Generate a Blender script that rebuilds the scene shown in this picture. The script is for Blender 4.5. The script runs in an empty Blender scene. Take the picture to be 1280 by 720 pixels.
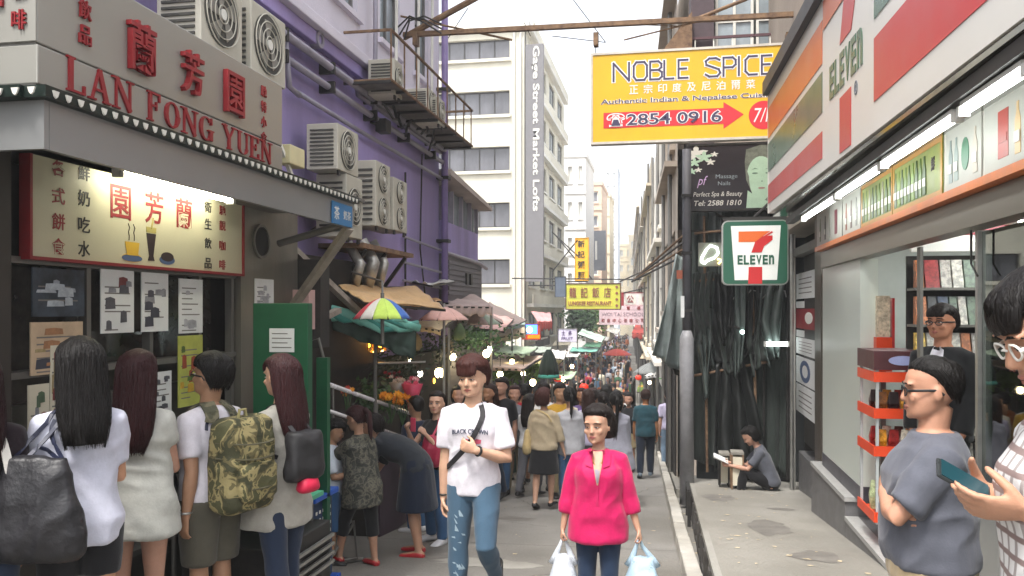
import bpy, bmesh, math, random
from mathutils import Vector, Matrix, noise
from mathutils.bvhtree import BVHTree
S = bpy.context.scene
COL = S.collection
PI = math.pi
R = math.radians

# ---------------------------------------------------------------- camera, sky, sun, exposure
FPX, YAW, HOR = 1050.0, R(10.5), 388.0      # focal length in px of a 1280 px wide frame, turn to the left, eye level row
CAMZ = 1.5
cam_d = bpy.data.cameras.new('camera'); cam = bpy.data.objects.new('camera', cam_d); COL.objects.link(cam)
cam.location = (0, 0, CAMZ); cam.rotation_euler = (R(90), 0, YAW)
cam_d.sensor_width = 36; cam_d.lens = 36 * FPX / 1280; cam_d.shift_y = (HOR - 360) / 1280
cam_d.clip_start = .05; cam_d.clip_end = 2000
S.camera = cam
w = bpy.data.worlds.new('World'); S.world = w; w.use_nodes = True
nt = w.node_tree; nt.nodes.clear()
sky = nt.nodes.new('ShaderNodeTexSky'); sky.sky_type = 'NISHITA'; sky.sun_disc = False
sky.sun_elevation = R(62); sky.sun_rotation = R(200); sky.dust_density = 4; sky.air_density = 1.2
hs = nt.nodes.new('ShaderNodeHueSaturation'); hs.inputs['Saturation'].default_value = .28   # an overcast sky is nearly grey
bg = nt.nodes.new('ShaderNodeBackground'); bg.inputs['Strength'].default_value = .15
wo = nt.nodes.new('ShaderNodeOutputWorld')
nt.links.new(sky.outputs[0], hs.inputs['Color']); nt.links.new(hs.outputs[0], bg.inputs['Color']); nt.links.new(bg.outputs[0], wo.inputs[0])
sd = bpy.data.lights.new('sun', 'SUN'); sd.energy = 1.5; sd.angle = R(12); sd.color = (1, .97, .92)
sun = bpy.data.objects.new('sun', sd); COL.objects.link(sun)
sun.rotation_euler = (R(90 - 62), 0, R(180 - 200) + PI * 0)     # high sun behind thin cloud
S.view_settings.view_transform = 'Standard'; S.view_settings.look = 'None'
S.view_settings.exposure = 1.58; S.view_settings.gamma = 1
S.cycles.use_denoising = True
S.cycles.max_bounces = 7; S.cycles.diffuse_bounces = 4; S.cycles.transparent_max_bounces = 8
S.cycles.sample_clamp_indirect = 6

# ---------------------------------------------------------------- measuring helpers (photo pixel + known distance -> point of the place)
def tx(px): return math.tan(math.atan((px - 640) / FPX) - YAW)
def depth(X, Y): return -math.sin(YAW) * X + math.cos(YAW) * Y
def zat(py, X, Y): return CAMZ + (HOR - py) * depth(X, Y) / FPX
def atY(px, py, Y): X = tx(px) * Y; return Vector((X, Y, zat(py, X, Y)))
def atX(px, py, X): Y = X / tx(px); return Vector((X, Y, zat(py, X, Y)))
def gz(Y):                                  # the street runs downhill, then levels out
    if Y < -12: return 1.26
    if Y < 26: return -.105 * Y
    if Y < 40:
        t = (Y - 26) / 14; return -2.73 - .105 * 14 * (t - t * t / 2)
    return -3.465 + (Y - 40) * .001
def pz(Y): return gz(Y) + .35               # raised pavement on the right

# ---------------------------------------------------------------- materials
MATS = {}
def lin(c):
    if isinstance(c, str):
        c = [int(c[i:i + 2], 16) / 255 for i in (0, 2, 4)]
        c = [x / 12.92 if x <= .04045 else ((x + .055) / 1.055) ** 2.4 for x in c]
    return tuple(c)
def mat(name, col, rough=.6, metal=0., var=.18, scale=6., bump=.0, bscale=None, emit=0., stretch=(1, 1, 1), dirt=0., spec=.4, trans=0., col2=None, sheen=0., contrast=.3):
    if name in MATS: return MATS[name]
    m = bpy.data.materials.new(name); m.use_nodes = True; MATS[name] = m
    n = m.node_tree.nodes; L = m.node_tree.links; b = n['Principled BSDF']
    c = lin(col)
    b.inputs['Roughness'].default_value = rough; b.inputs['Metallic'].default_value = metal
    b.inputs['Specular IOR Level'].default_value = spec
    if trans: b.inputs['Transmission Weight'].default_value = trans
    if sheen: b.inputs['Sheen Weight'].default_value = sheen
    if emit:
        b.inputs['Emission Color'].default_value = (*c, 1); b.inputs['Emission Strength'].default_value = emit
    if var or col2:
        tc = n.new('ShaderNodeTexCoord'); mp = n.new('ShaderNodeMapping'); mp.inputs['Scale'].default_value = stretch
        L.new(tc.outputs['Object'], mp.inputs[0])
        nz = n.new('ShaderNodeTexNoise'); nz.inputs['Scale'].default_value = scale; nz.inputs['Detail'].default_value = 6; nz.inputs['Roughness'].default_value = .65
        L.new(mp.outputs[0], nz.inputs['Vector'])
        cr = n.new('ShaderNodeValToRGB'); L.new(nz.outputs['Fac'], cr.inputs[0])
        cr.color_ramp.elements[0].position = .5 - contrast / 2; cr.color_ramp.elements[1].position = .5 + contrast / 2
        lo = lin(col2) if col2 else tuple(x * (1 - var) for x in c)
        hi = c if col2 else tuple(min(1, x * (1 + var)) for x in c)
        cr.color_ramp.elements[0].color = (*lo, 1); cr.color_ramp.elements[1].color = (*hi, 1)
        out = cr.outputs[0]
        if dirt:
            n2 = n.new('ShaderNodeTexNoise'); n2.inputs['Scale'].default_value = scale * .23; n2.inputs['Detail'].default_value = 8
            L.new(mp.outputs[0], n2.inputs['Vector'])
            c2 = n.new('ShaderNodeValToRGB'); c2.color_ramp.elements[0].position = .42; c2.color_ramp.elements[1].position = .62
            c2.color_ramp.elements[0].color = (1 - dirt, 1 - dirt * 1.05, 1 - dirt * 1.15, 1); c2.color_ramp.elements[1].color = (1, 1, 1, 1)
            L.new(n2.outputs['Fac'], c2.inputs[0])
            mx = n.new('ShaderNodeMix'); mx.data_type = 'RGBA'; mx.blend_type = 'MULTIPLY'; mx.inputs[0].default_value = 1
            L.new(out, mx.inputs[6]); L.new(c2.outputs[0], mx.inputs[7]); out = mx.outputs[2]
        L.new(out, b.inputs['Base Color'])
        rr = n.new('ShaderNodeMapRange'); rr.inputs[3].default_value = max(.02, rough - .12); rr.inputs[4].default_value = min(1, rough + .12)
        L.new(nz.outputs['Fac'], rr.inputs[0]); L.new(rr.outputs[0], b.inputs['Roughness'])
        if bump:
            n3 = n.new('ShaderNodeTexNoise'); n3.inputs['Scale'].default_value = bscale or scale * 4; n3.inputs['Detail'].default_value = 5
            L.new(mp.outputs[0], n3.inputs['Vector'])
            bp = n.new('ShaderNodeBump'); bp.inputs['Strength'].default_value = bump; bp.inputs['Distance'].default_value = .02
            L.new(n3.outputs['Fac'], bp.inputs['Height']); L.new(bp.outputs[0], b.inputs['Normal'])
    else:
        b.inputs['Base Color'].default_value = (*c, 1)
    return m
def glass(name, tint='cfd8d4', clear=.75, rough=.02):
    if name in MATS: return MATS[name]
    m = bpy.data.materials.new(name); m.use_nodes = True; MATS[name] = m
    n = m.node_tree.nodes; L = m.node_tree.links; n.remove(n['Principled BSDF'])
    g = n.new('ShaderNodeBsdfGlossy'); g.inputs['Roughness'].default_value = rough; g.inputs['Color'].default_value = (.9, .93, .92, 1)
    t = n.new('ShaderNodeBsdfTransparent'); t.inputs['Color'].default_value = (*[x * clear + .15 for x in lin(tint)], 1)
    f = n.new('ShaderNodeFresnel'); f.inputs['IOR'].default_value = 1.7
    mx = n.new('ShaderNodeMixShader'); L.new(f.outputs[0], mx.inputs[0]); L.new(t.outputs[0], mx.inputs[1]); L.new(g.outputs[0], mx.inputs[2])
    L.new(mx.outputs[0], n['Material Output'].inputs[0])
    return m
def fabric(name, col, **k):
    k.setdefault('rough', .85); k.setdefault('var', .1); k.setdefault('scale', 14); k.setdefault('bump', .10); k.setdefault('bscale', 140); k.setdefault('spec', .2); k.setdefault('sheen', .15)
    return mat(name, col, **k)

# ---------------------------------------------------------------- mesh builder
class MB:
    def __init__(s): s.v = []; s.f = []
    def add(s, vs, fs):
        k = len(s.v); s.v += [Vector(v) for v in vs]; s.f += [tuple(i + k for i in f) for f in fs]; return s
    def box(s, a, b, M=None):
        (x0, y0, z0), (x1, y1, z1) = [min(p, q) for p, q in zip(a, b)], [max(p, q) for p, q in zip(a, b)]
        vs = [Vector(p) for p in ((x0, y0, z0), (x1, y0, z0), (x1, y1, z0), (x0, y1, z0), (x0, y0, z1), (x1, y0, z1), (x1, y1, z1), (x0, y1, z1))]
        if M: vs = [M @ v for v in vs]
        return s.add(vs, [(0, 3, 2, 1), (4, 5, 6, 7), (0, 1, 5, 4), (1, 2, 6, 5), (2, 3, 7, 6), (3, 0, 4, 7)])
    def cbox(s, c, d, M=None):
        return s.box([c[i] - d[i] / 2 for i in range(3)], [c[i] + d[i] / 2 for i in range(3)], M)
    def hexa(s, p):                       # eight corners: 4 below, 4 above
        return s.add(p, [(0, 3, 2, 1), (4, 5, 6, 7), (0, 1, 5, 4), (1, 2, 6, 5), (2, 3, 7, 6), (3, 0, 4, 7)])
    def loft(s, rings, cap=True, closed=False):
        n = len(rings[0]); k = len(s.v); s.v += [Vector(p) for r in rings for p in r]; m = len(rings)
        for i in range(m - 1 + (1 if closed else 0)):
            a = k + i * n; b = k + ((i + 1) % m) * n
            for j in range(n): s.f.append((a + j, a + (j + 1) % n, b + (j + 1) % n, b + j))
        if cap and not closed:
            s.f.append(tuple(k + j for j in reversed(range(n)))); s.f.append(tuple(k + (m - 1) * n + j for j in range(n)))
        return s
    def ering(s, c, ax, ay, n=16, pw=1.0):
        c = Vector(c); ax = Vector(ax); ay = Vector(ay); out = []
        for j in range(n):
            t = 2 * PI * j / n; cs, sn = math.cos(t), math.sin(t)
            cs = math.copysign(abs(cs) ** pw, cs); sn = math.copysign(abs(sn) ** pw, sn)
            out.append(c + ax * cs + ay * sn)
        return out
    def tube(s, pts, r, n=8, cap=True, round_ends=False, flat=1.0, side=None):
        pts = [Vector(p) for p in pts]
        if not isinstance(r, (list, tuple)): r = [r] * len(pts)
        r = list(r)
        if round_ends:
            d0 = (pts[0] - pts[1]).normalized(); d1 = (pts[-1] - pts[-2]).normalized(); r0, r1 = r[0], r[-1]
            pts = [pts[0] + d0 * r0 * .95, pts[0] + d0 * r0 * .6] + pts + [pts[-1] + d1 * r1 * .6, pts[-1] + d1 * r1 * .95]
            r = [r0 * .3, r0 * .8] + r + [r1 * .8, r1 * .3]
        rings = []; u = None
        for i, p in enumerate(pts):
            d = (pts[min(i + 1, len(pts) - 1)] - pts[max(i - 1, 0)]).normalized()
            if u is None:
                u = Vector(side) if side else (Vector((0, 0, 1)) if abs(d.z) < .9 else Vector((1, 0, 0)))
            u = (u - d * u.dot(d))
            if u.length < 1e-6: u = d.orthogonal()
            u.normalize(); v = d.cross(u)
            rings.append(s.ering(p, u * r[i], v * (r[i] * flat), n))
        return s.loft(rings, cap)
    def bar(s, a, b, wd, ht=None):
        a = Vector(a); b = Vector(b); d = (b - a).normalized(); up = Vector((0, 0, 1)) if abs(d.z) < .95 else Vector((0, 1, 0))
        x = d.cross(up).normalized(); y = x.cross(d); ht = ht or wd
        q = [x * sx * wd / 2 + y * sy * ht / 2 for sx, sy in ((-1, -1), (1, -1), (1, 1), (-1, 1))]
        return s.loft([[a + o for o in q], [b + o for o in q]])
    def prism(s, poly, M, z0=0., z1=.01):
        n = len(poly)
        ar = sum(poly[i][0] * poly[(i + 1) % n][1] - poly[(i + 1) % n][0] * poly[i][1] for i in range(n))
        if ar < 0: poly = list(reversed(poly))
        return s.loft([[M @ Vector((x, y, z0)) for x, y in poly], [M @ Vector((x, y, z1)) for x, y in poly]])
    def sph(s, c, r, n=12, m=8, M=None):
        c = Vector(c); r = Vector(r if isinstance(r, (tuple, list, Vector)) else (r, r, r)); rings = []
        for i in range(m + 1):
            t = PI * (i + .0) / m; t = min(max(t, .12), PI - .12)
            ring = [Vector((math.cos(2 * PI * j / n) * math.sin(t) * r.x, math.sin(2 * PI * j / n) * math.sin(t) * r.y, -math.cos(t) * r.z)) for j in range(n)]
            rings.append([c + (M @ p if M else p) for p in ring])
        return s.loft(rings)
    def grid(s, fn, nu, nv):
        k = len(s.v)
        for i in range(nu + 1):
            for j in range(nv + 1): s.v.append(Vector(fn(i / nu, j / nv)))
        for i in range(nu):
            for j in range(nv):
                a = k + i * (nv + 1) + j; s.f.append((a, a + nv + 1, a + nv + 2, a + 1))
        return s
    def xf(s, M): s.v = [M @ v for v in s.v]; return s
    def mesh(s, name, smooth=False):
        me = bpy.data.meshes.new(name); me.from_pydata(s.v, [], s.f); me.update()
        if smooth: me.polygons.foreach_set('use_smooth', [True] * len(me.polygons))
        return me
    def build(s, name, m, parent=None, smooth=False, bevel=0., local=False, thick=0.):
        if parent is not None and not local:
            I = wm(parent).inverted(); s.v = [I @ v for v in s.v]; loc = None
        elif parent is None and not local:
            lo = [min(v[i] for v in s.v) for i in range(3)]; hi = [max(v[i] for v in s.v) for i in range(3)]
            loc = Vector(((lo[0] + hi[0]) / 2, (lo[1] + hi[1]) / 2, lo[2])); s.v = [v - loc for v in s.v]
        else: loc = None
        o = bpy.data.objects.new(name, s.mesh(name, smooth)); COL.objects.link(o)
        if m: o.data.materials.append(m)
        if loc: o.location = loc
        if parent is not None: o.parent = parent
        if thick:
            k = o.modifiers.new('thick', 'SOLIDIFY'); k.thickness = thick; k.offset = 0
        if bevel:
            k = o.modifiers.new('edge', 'BEVEL'); k.width = bevel; k.segments = 2; k.limit_method = 'ANGLE'
        return o
def wm(o):
    m = o.matrix_basis.copy()
    while o.parent: o = o.parent; m = o.matrix_basis @ m
    return m
def tag(o, label=None, cat=None, group=None, kind=None):
    if label: o['label'] = label
    if cat: o['category'] = cat
    if group: o['group'] = group
    if kind: o['kind'] = kind
    return o
def thing(name, label, cat, loc=(0, 0, 0), rz=0., group=None):
    o = bpy.data.objects.new(name, None); o.empty_display_size = .1; COL.objects.link(o); o.location = loc; o.rotation_euler = (0, 0, rz)
    return tag(o, label, cat, group)
def copy_tree(o, parent=None, kids=None):
    if kids is None:
        kids = {}
        for x in bpy.data.objects:
            if x.parent: kids.setdefault(x.parent.name, []).append(x)
    c = o.copy(); COL.objects.link(c)
    if parent is not None: c.parent = parent
    for ch in kids.get(o.name, []): copy_tree(ch, c, kids)
    return c
def inst(name, src, M, parent, m=None):        # a piece that shares SRC's mesh, placed by a matrix in the parent's space
    o = bpy.data.objects.new(name, src); COL.objects.link(o); o.parent = parent; o.matrix_basis = M
    return o
def frame(o, x, y):                             # plane frame: origin, x along, y up; z = x cross y looks at the viewer
    x = Vector(x).normalized(); y = Vector(y).normalized(); z = x.cross(y).normalized(); y = z.cross(x)
    return Matrix(((x.x, y.x, z.x, o[0]), (x.y, y.y, z.y, o[1]), (x.z, y.z, z.z, o[2]), (0, 0, 0, 1)))
def T(x, y, z): return Matrix.Translation((x, y, z))

_fs = bpy.data.scenes.new('lettering_work')
_tc = bpy.data.curves.new('lettering', 'FONT'); _to = bpy.data.objects.new('lettering_source', _tc)
def glyph_mesh(body, weight=0., shear=0.):
    _fs.collection.objects.link(_to)
    _tc.body = body; _tc.size = 1; _tc.extrude = .5; _tc.offset = weight; _tc.resolution_u = 3; _tc.shear = shear
    _fs.view_layers[0].update()
    me = bpy.data.meshes.new_from_object(_to.evaluated_get(_fs.view_layers[0].depsgraph))
    _fs.collection.objects.unlink(_to)
    return me
GC = {}
def text(body, M, wd, ht, ex=.004, weight=0., shear=0., keep=False):
    """MB holding BODY fitted into a WD x HT rectangle centred on frame M, raised by EX."""
    if any(ord(c) > 0x2e00 for c in body): weight = min(weight, .009)
    k = (body, weight, shear)
    if k not in GC:
        me = glyph_mesh(body, weight, shear); vs = [v.co.copy() for v in me.vertices]; fs = [tuple(p.vertices) for p in me.polygons]
        xs = [v.x for v in vs]; ys = [v.y for v in vs]; bpy.data.meshes.remove(me)
        GC[k] = (vs, fs, min(xs), max(xs), min(ys), max(ys))
    vs, fs, x0, x1, y0, y1 = GC[k]
    sx = wd / max(x1 - x0, 1e-6) if wd else None; sy = ht / max(y1 - y0, 1e-6) if ht else None
    sx = sx or sy; sy = sy or sx
    if keep: sx = sy = min(sx, sy)
    mb = MB(); mb.add([M @ Vector(((v.x - (x0 + x1) / 2) * sx, (v.y - (y0 + y1) / 2) * sy, ex * (.5 + v.z) + .0005)) for v in vs], fs)
    return mb
def lettering(body, M, wd, ht, m, parent, ex=.004, name='lettering', **k):
    return text(body, M, wd, ht, ex, **k).build(name, m, parent)
def chars(body, M, x, y, size, m, parent, dx=0., dy=0., ex=.006, weight=.01, name='character', asp=1.):
    for i, ch in enumerate(body):
        if ch != ' ': lettering(ch, M @ T(x + dx * i, y + dy * i, 0), size * asp, size, m, parent, ex, name, weight=weight)
def rect(x0, y0, x1, y1): return [(x0, y0), (x1, y0), (x1, y1), (x0, y1)]
def circ(x, y, rx, ry=None, n=20, a0=0, a1=2 * PI):
    ry = ry or rx; full = abs(a1 - a0 - 2 * PI) < 1e-6
    return [(x + rx * math.cos(a0 + (a1 - a0) * i / (n if full else n - 1)), y + ry * math.sin(a0 + (a1 - a0) * i / (n if full else n - 1))) for i in range(n)]
# ================================================================ THE SETTING
def holed(mb, M, W, H, holes, dep=.12, back=True):
    """A wall face W x H in frame M with rectangular openings (x0,y0,x1,y1), reveals DEP deep, and a slab behind."""
    xs = sorted({0, W, *[h[0] for h in holes], *[h[2] for h in holes]}); ys = sorted({0, H, *[h[1] for h in holes], *[h[3] for h in holes]})
    xs = [x for x in xs if 0 <= x <= W]; ys = [y for y in ys if 0 <= y <= H]
    for j in range(len(ys) - 1):
        run = None
        for i in range(len(xs) - 1):
            cx, cy = (xs[i] + xs[i + 1]) / 2, (ys[j] + ys[j + 1]) / 2
            solid = not any(h[0] < cx < h[2] and h[1] < cy < h[3] for h in holes)
            if solid and run is None: run = xs[i]
            if (not solid or i == len(xs) - 2) and run is not None:
                e = xs[i + 1] if solid else xs[i]
                mb.add([M @ Vector(p) for p in ((run, ys[j], 0), (e, ys[j], 0), (e, ys[j + 1], 0), (run, ys[j + 1], 0))], [(0, 1, 2, 3)]); run = None
    for x0, y0, x1, y1 in holes:
        P = [M @ Vector(p) for p in ((x0, y0, 0), (x1, y0, 0), (x1, y1, 0), (x0, y1, 0), (x0, y0, -dep), (x1, y0, -dep), (x1, y1, -dep), (x0, y1, -dep))]
        mb.add(P, [(0, 4, 5, 1), (1, 5, 6, 2), (2, 6, 7, 3), (3, 7, 4, 0)])
    if back: mb.box((0, 0, -dep - .3), (W, H, -dep - .004), M)
    return mb
def window(par, M, x0, y0, x1, y1, n=3, dep=.10, mf=None, mp=None, ms=None, sill=.06, rows=1, fw=.05):
    W, H = x1 - x0, y1 - y0; N = M @ T(x0, y0, -dep)
    f = MB()
    f.box((0, 0, 0), (W, fw, .05), N); f.box((0, H - fw, 0), (W, H, .05), N)
    for i in range(n + 1):
        x = (W - fw) * i / n; f.box((x, fw, 0), (x + fw, H - fw, .045), N)
    for j in range(1, rows):
        y = H * j / rows; f.box((fw, y - fw / 2, 0), (W - fw, y + fw / 2, .04), N)
    fo = f.build('window', mf, par)
    for i in range(n):
        a = (W - fw) * i / n + fw; b = (W - fw) * (i + 1) / n; q = MB()
        ti = random.uniform(-.004, .004)
        q.add([N @ Vector(p) for p in ((a, fw, .012 + ti), (b, fw, .012), (b, H - fw, .012 + ti), (a, H - fw, .012))], [(0, 1, 2, 3)]).build('pane', mp, fo)
    if sill: MB().box((-.08, -sill - .02, -.0), (W + .08, -.02 + .004, sill + dep), N).build('sill', ms or mf, fo)
    return fo

m_road = mat('road_concrete', '7f7c77', .85, var=.14, scale=1.3, bump=.6, bscale=34, dirt=.36, contrast=.5)
m_pave = mat('pavement_concrete', '8f8c85', .85, var=.14, scale=1.1, bump=.5, bscale=30, dirt=.30, contrast=.5)
m_kerb = mat('kerb_stone', 'b0aca4', .8, var=.14, scale=3, bump=.4, dirt=.3)
m_dark = mat('dark_gap', '1c1b1a', .9, var=.2)
random.seed(4)
# ground: one sheet following the slope
ys = [-60, -30, -12] + [x for x in range(-10, 64, 2)] + [80, 100, 140, 200, 430]
g = MB()
for y in ys: g.v += [Vector((x, y, gz(y))) for x in (-350, -30, -12, -8, -6, -4, -2, -1, 0, .5, 3, 12, 30, 350)]
for i in range(len(ys) - 1):
    for j in range(13): a = i * 14 + j; g.f.append((a, a + 1, a + 15, a + 14))
tag(g.build('road', m_road), kind='structure')

def sloped_slab(x0, x1, y0, y1, dz, th, n=8, x0f=None, x1f=None):
    """A slab that follows the street's slope; its edges may be functions of Y."""
    mb = MB(); rings = []
    for i in range(n + 1):
        y = y0 + (y1 - y0) * i / n; a = x0f(y) if x0f else x0; b = x1f(y) if x1f else x1; z = gz(y) + dz
        rings.append([(a, y, z - th), (b, y, z - th), (b, y, z), (a, y, z)])
    return mb.loft(rings)
kx = lambda y: .31 - .0265 * y                                   # road side of the right kerb
rx = lambda y: .30 if y < 12.5 else .30 - .047 * (y - 12.5)      # building line beyond the hoarding
pv = sloped_slab(.335, 3.2, 5.25, 13.2, .35, 1.2).build('pavement', m_pave); tag(pv, kind='structure')
p2 = sloped_slab(0, 0, 13.2, 62, .13, .5, 20, lambda y: kx(y) + .17 if y < 27 else rx(y) - .9, lambda y: 3).build('pavement', m_pave); tag(p2, kind='structure')
lp = sloped_slab(-3.3, -1.95, -2, 5.3, .12, .3).build('pavement', m_pave); tag(lp, kind='structure')
# kerb of single stones
kb = thing('kerb', None, None, (0, 5.3, gz(5.3))); tag(kb, kind='structure')
y = 3.2
while y < 27:
    L_ = .92 if y < 14 else 1.9; y1 = y + L_ - .012; j = random.uniform(-.006, .006); t = .125 + random.uniform(-.008, .008)
    q = MB(); A = [(kx(v) + j + o, v, gz(v) + z) for v, o, z in ((y, 0, -.1), (y, .14, -.1), (y1, .14, -.1), (y1, 0, -.1), (y, 0.012, t), (y, .14, t), (y1, .14, t), (y1, .012, t))]
    q.hexa(A).build('kerb_stone', m_kerb, kb, bevel=.012); y += L_
# seams and patches cast in the road, a few mm proud of it so they read as their own slabs
m_patch = mat('road_patch', '8f8c85', .9, var=.12, scale=2, bump=.4, bscale=30, dirt=.2)
m_seam = mat('road_seam', '57544e', .9, var=.3, scale=12)
def ribbon(pts, wd, dz=.004):
    mb = MB()
    for i, (x, y) in enumerate(pts):
        a = Vector(pts[max(i - 1, 0)]); b = Vector(pts[min(i + 1, len(pts) - 1)]); d = (b - a).normalized(); nx, ny = d.y * wd / 2, -d.x * wd / 2
        mb.v += [Vector((x - nx, y - ny, gz(y - ny) + dz)), Vector((x + nx, y + ny, gz(y + ny) + dz))]
    for i in range(len(pts) - 1): k = i * 2; mb.f.append((k, k + 1, k + 3, k + 2))
    return mb
def wob(x0, y0, x1, y1, n, a): return [(x0 + (x1 - x0) * i / n + random.uniform(-a, a), y0 + (y1 - y0) * i / n + random.uniform(-a, a) * .3) for i in range(n + 1)]
for k, q in enumerate(((-.75, 4.5, -1.35, 40, 60, .012, .018), (-3, 13.2, .0, 13.2, 20, .01, .02), (-3, 22, -.3, 22, 20, .01, .02), (-3.1, 8.35, .1, 8.5, 24, .02, .012))):
    tag(ribbon(wob(*q[:4], q[4], q[5]), q[6]).build('road_marking', m_seam), kind='structure')
def blob(cx, cy, rx_, ry_, n=18, dz=.003, z=gz):
    pts = [(cx + rx_ * math.cos(2 * PI * i / n) * random.uniform(.7, 1.15), cy + ry_ * math.sin(2 * PI * i / n) * random.uniform(.7, 1.15)) for i in range(n)]
    return MB().add([(x, y_, z(y_) + dz) for x, y_ in pts] + [(cx, cy, z(cy) + dz)], [(i, (i + 1) % n, n) for i in range(n)])
m_stain = mat('road_stain', '6b6761', .7, var=.2, scale=5, bump=.2)
for cx, cy, a, b in ((-.35, 9.2, .10, .22), (-1.9, 10.2, .3, .18), (-.15, 7.9, .08, .12), (-1.0, 14.5, .4, .3), (-2.2, 7.6, .2, .1)):
    tag(blob(cx, cy, a, b).build('road_surface', m_stain), kind='structure')
for cx, cy, a, b in ((.9, 8.0, .22, .5), (1.1, 6.6, .2, .25), (.6, 10.3, .2, .4), (1.2, 9.4, .16, .12)):
    tag(blob(cx, cy, a, b, z=lambda v: pz(v)).build('pavement_surface', m_stain), kind='structure')
m_crack = mat('road_crack', '3f3c38', .95, var=.2)
for i in range(16):
    x0, y0 = random.uniform(-2.9, -.1), random.uniform(6, 16); a = random.uniform(0, 3.1); L_ = random.uniform(.4, 1.6)
    tag(ribbon(wob(x0, y0, x0 + L_ * math.cos(a), y0 + L_ * math.sin(a), 14, .03), .007, .0035).build('road_surface', m_crack), kind='structure')
for cx, cy, a, b in ((-1.6, 7.4, .5, .22), (-2.4, 9.6, .3, .4), (-.6, 11.8, .25, .6), (-1.5, 12.8, .5, .3), (-.25, 6.8, .12, .5), (-2.0, 6.6, .2, .12)):
    tag(blob(cx, cy, a, b, 26, .0025).build('road_surface', m_patch), kind='structure')
lit = MB()                                                       # scraps on the ground
for i in range(170):
    x = random.choice([random.uniform(-3, .1), random.uniform(.0, .3), random.uniform(.4, 1.4)]); yy = random.uniform(6, 20 if x < .2 else 12)
    z = (gz(yy) if x < .3 else pz(yy)) + .006; s_ = random.uniform(.006, .02); a = random.uniform(0, 3)
    lit.add([(x + s_ * math.cos(a + k * PI / 2) * (1 + (k % 2)), yy + s_ * math.sin(a + k * PI / 2), z + random.uniform(0, .004)) for k in range(4)], [(0, 1, 2, 3)])
tag(lit.build('litter', mat('litter', 'a89a80', .9, var=.5, scale=30)), kind='stuff')
# low wall under the raised pavement: posts and recesses on the road side
rt = thing('retaining_wall', 'low grey wall with recessed bays holding up the raised pavement by the kerb', 'wall', (.31, 8, gz(8)))
m_rw = mat('retaining_wall', '45423f', .85, var=.2, scale=4, bump=.4, dirt=.3)
for i in range(9):
    y = 5.3 + i * .78; q = MB()
    q.hexa([(x, v, gz(v) + z) for v0, z in ((0, .0), (1, 0)) for x, v in ()] or [(.285, y, gz(y)), (.32, y, gz(y)), (.32, y + .16, gz(y + .16)), (.285, y + .16, gz(y + .16)), (.285, y, gz(y) + .30), (.32, y, gz(y) + .30), (.32, y + .16, gz(y + .16) + .30), (.285, y + .16, gz(y + .16) + .30)]).build('post', m_rw, rt)
sloped_slab(.30, .352, 5.25, 12.4, .356, .05).build('coping', m_pave, rt)
sloped_slab(.29, .318, 5.25, 12.4, .06, .06).build('base', m_rw, rt)

# ---------------------------------------------------------------- paints
m_white = mat('white_paint', 'd8d6ce', .6, var=.06, scale=1.2, dirt=.12, bump=.1)
m_cream = mat('cream_paint', 'dad6c6', .75, var=.06, scale=.6, dirt=.2, bump=.1, stretch=(1.5, 1.5, .2))
m_purple = mat('purple_paint', 'a091c4', .75, var=.09, scale=1.3, dirt=.3, bump=.2, bscale=30, stretch=(1.6, 1.6, .25))
m_lilac = mat('lilac_white_paint', 'd6d0dc', .7, var=.05, scale=.8, dirt=.15, stretch=(1, 1, .3))
m_steel = mat('brushed_steel', 'a9a9a5', .38, .75, var=.07, scale=3, stretch=(1, 1, 6), dirt=.12)
m_steeld = mat('dull_steel', '7d7b77', .5, .6, var=.12, scale=3, dirt=.2)
m_pipe = mat('painted_pipe', '8a8590', .5, .2, var=.15, scale=4)
m_dmetal = mat('dark_metal', '33312f', .55, .4, var=.25, scale=7)
m_rust = mat('rusty_steel', '8a6f55', .8, .3, var=.3, scale=9, bump=.4, col2='5b4638')
m_win = mat('window_glass_dark', '4a4f55', .12, 0, var=.35, scale=.7, spec=.8, stretch=(1, 1, .4))
m_winl = mat('window_glass_pale', '8d979c', .15, 0, var=.3, scale=.8, spec=.8)
m_wfr = mat('window_frame', '6a6866', .5, .3, var=.15)
m_red = mat('red_lettering', '851a20', .5, var=.08)
m_blk = mat('black_lettering', '1b1a1c', .5, var=.1)
m_brown = mat('brown_pillar', '3a3430', .6, var=.2, scale=2, dirt=.3)
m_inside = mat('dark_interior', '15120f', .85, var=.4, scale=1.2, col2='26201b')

# ================================================================ LEFT: CAFE
cafe = thing('cafe_shopfront', 'steel clad cafe front with canopy, posters and brown pillar on the left', 'shop', (-3.2, 4.5, gz(4.5)))
MB().box((-3.30, 5.92, -1.2), (-3.20, 6.92, 2.35)).build('steel_wall', mat('steel_cladding', '8a857c', .35, .7, var=.12, scale=1.6, stretch=(3, 3, .6), dirt=.2), cafe)
MB().box((-3.5, 1.2, -.7), (-3.18, 3.62, 2.3)).build('pillar', m_brown, cafe)
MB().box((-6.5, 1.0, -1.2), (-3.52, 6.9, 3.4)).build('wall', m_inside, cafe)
MB().box((-3.52, 3.66, -.6), (-3.36, 5.9, 1.0)).build('counter_wall', mat('counter_steel', '6c6964', .45, .5, var=.2, scale=3, dirt=.3), cafe)
MB().box((-3.50, 3.66, 1.0), (-3.44, 5.9, 1.78)).build('shop_window', mat('cafe_window', '2b2a2a', .12, var=.5, scale=3, spec=.8, col2='514a44'), cafe)
for z in (-.02, .52, 1.15, 1.74): MB().box((-3.36, 3.62, z), (-3.235, 5.92, z + .035)).build('shelf', m_steeld, cafe)
for y in (3.66, 4.27, 4.86, 5.43, 5.88): MB().box((-3.30, y - .018, -.1), (-3.245, y + .018, 1.76)).build('mullion', m_steeld, cafe)
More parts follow.
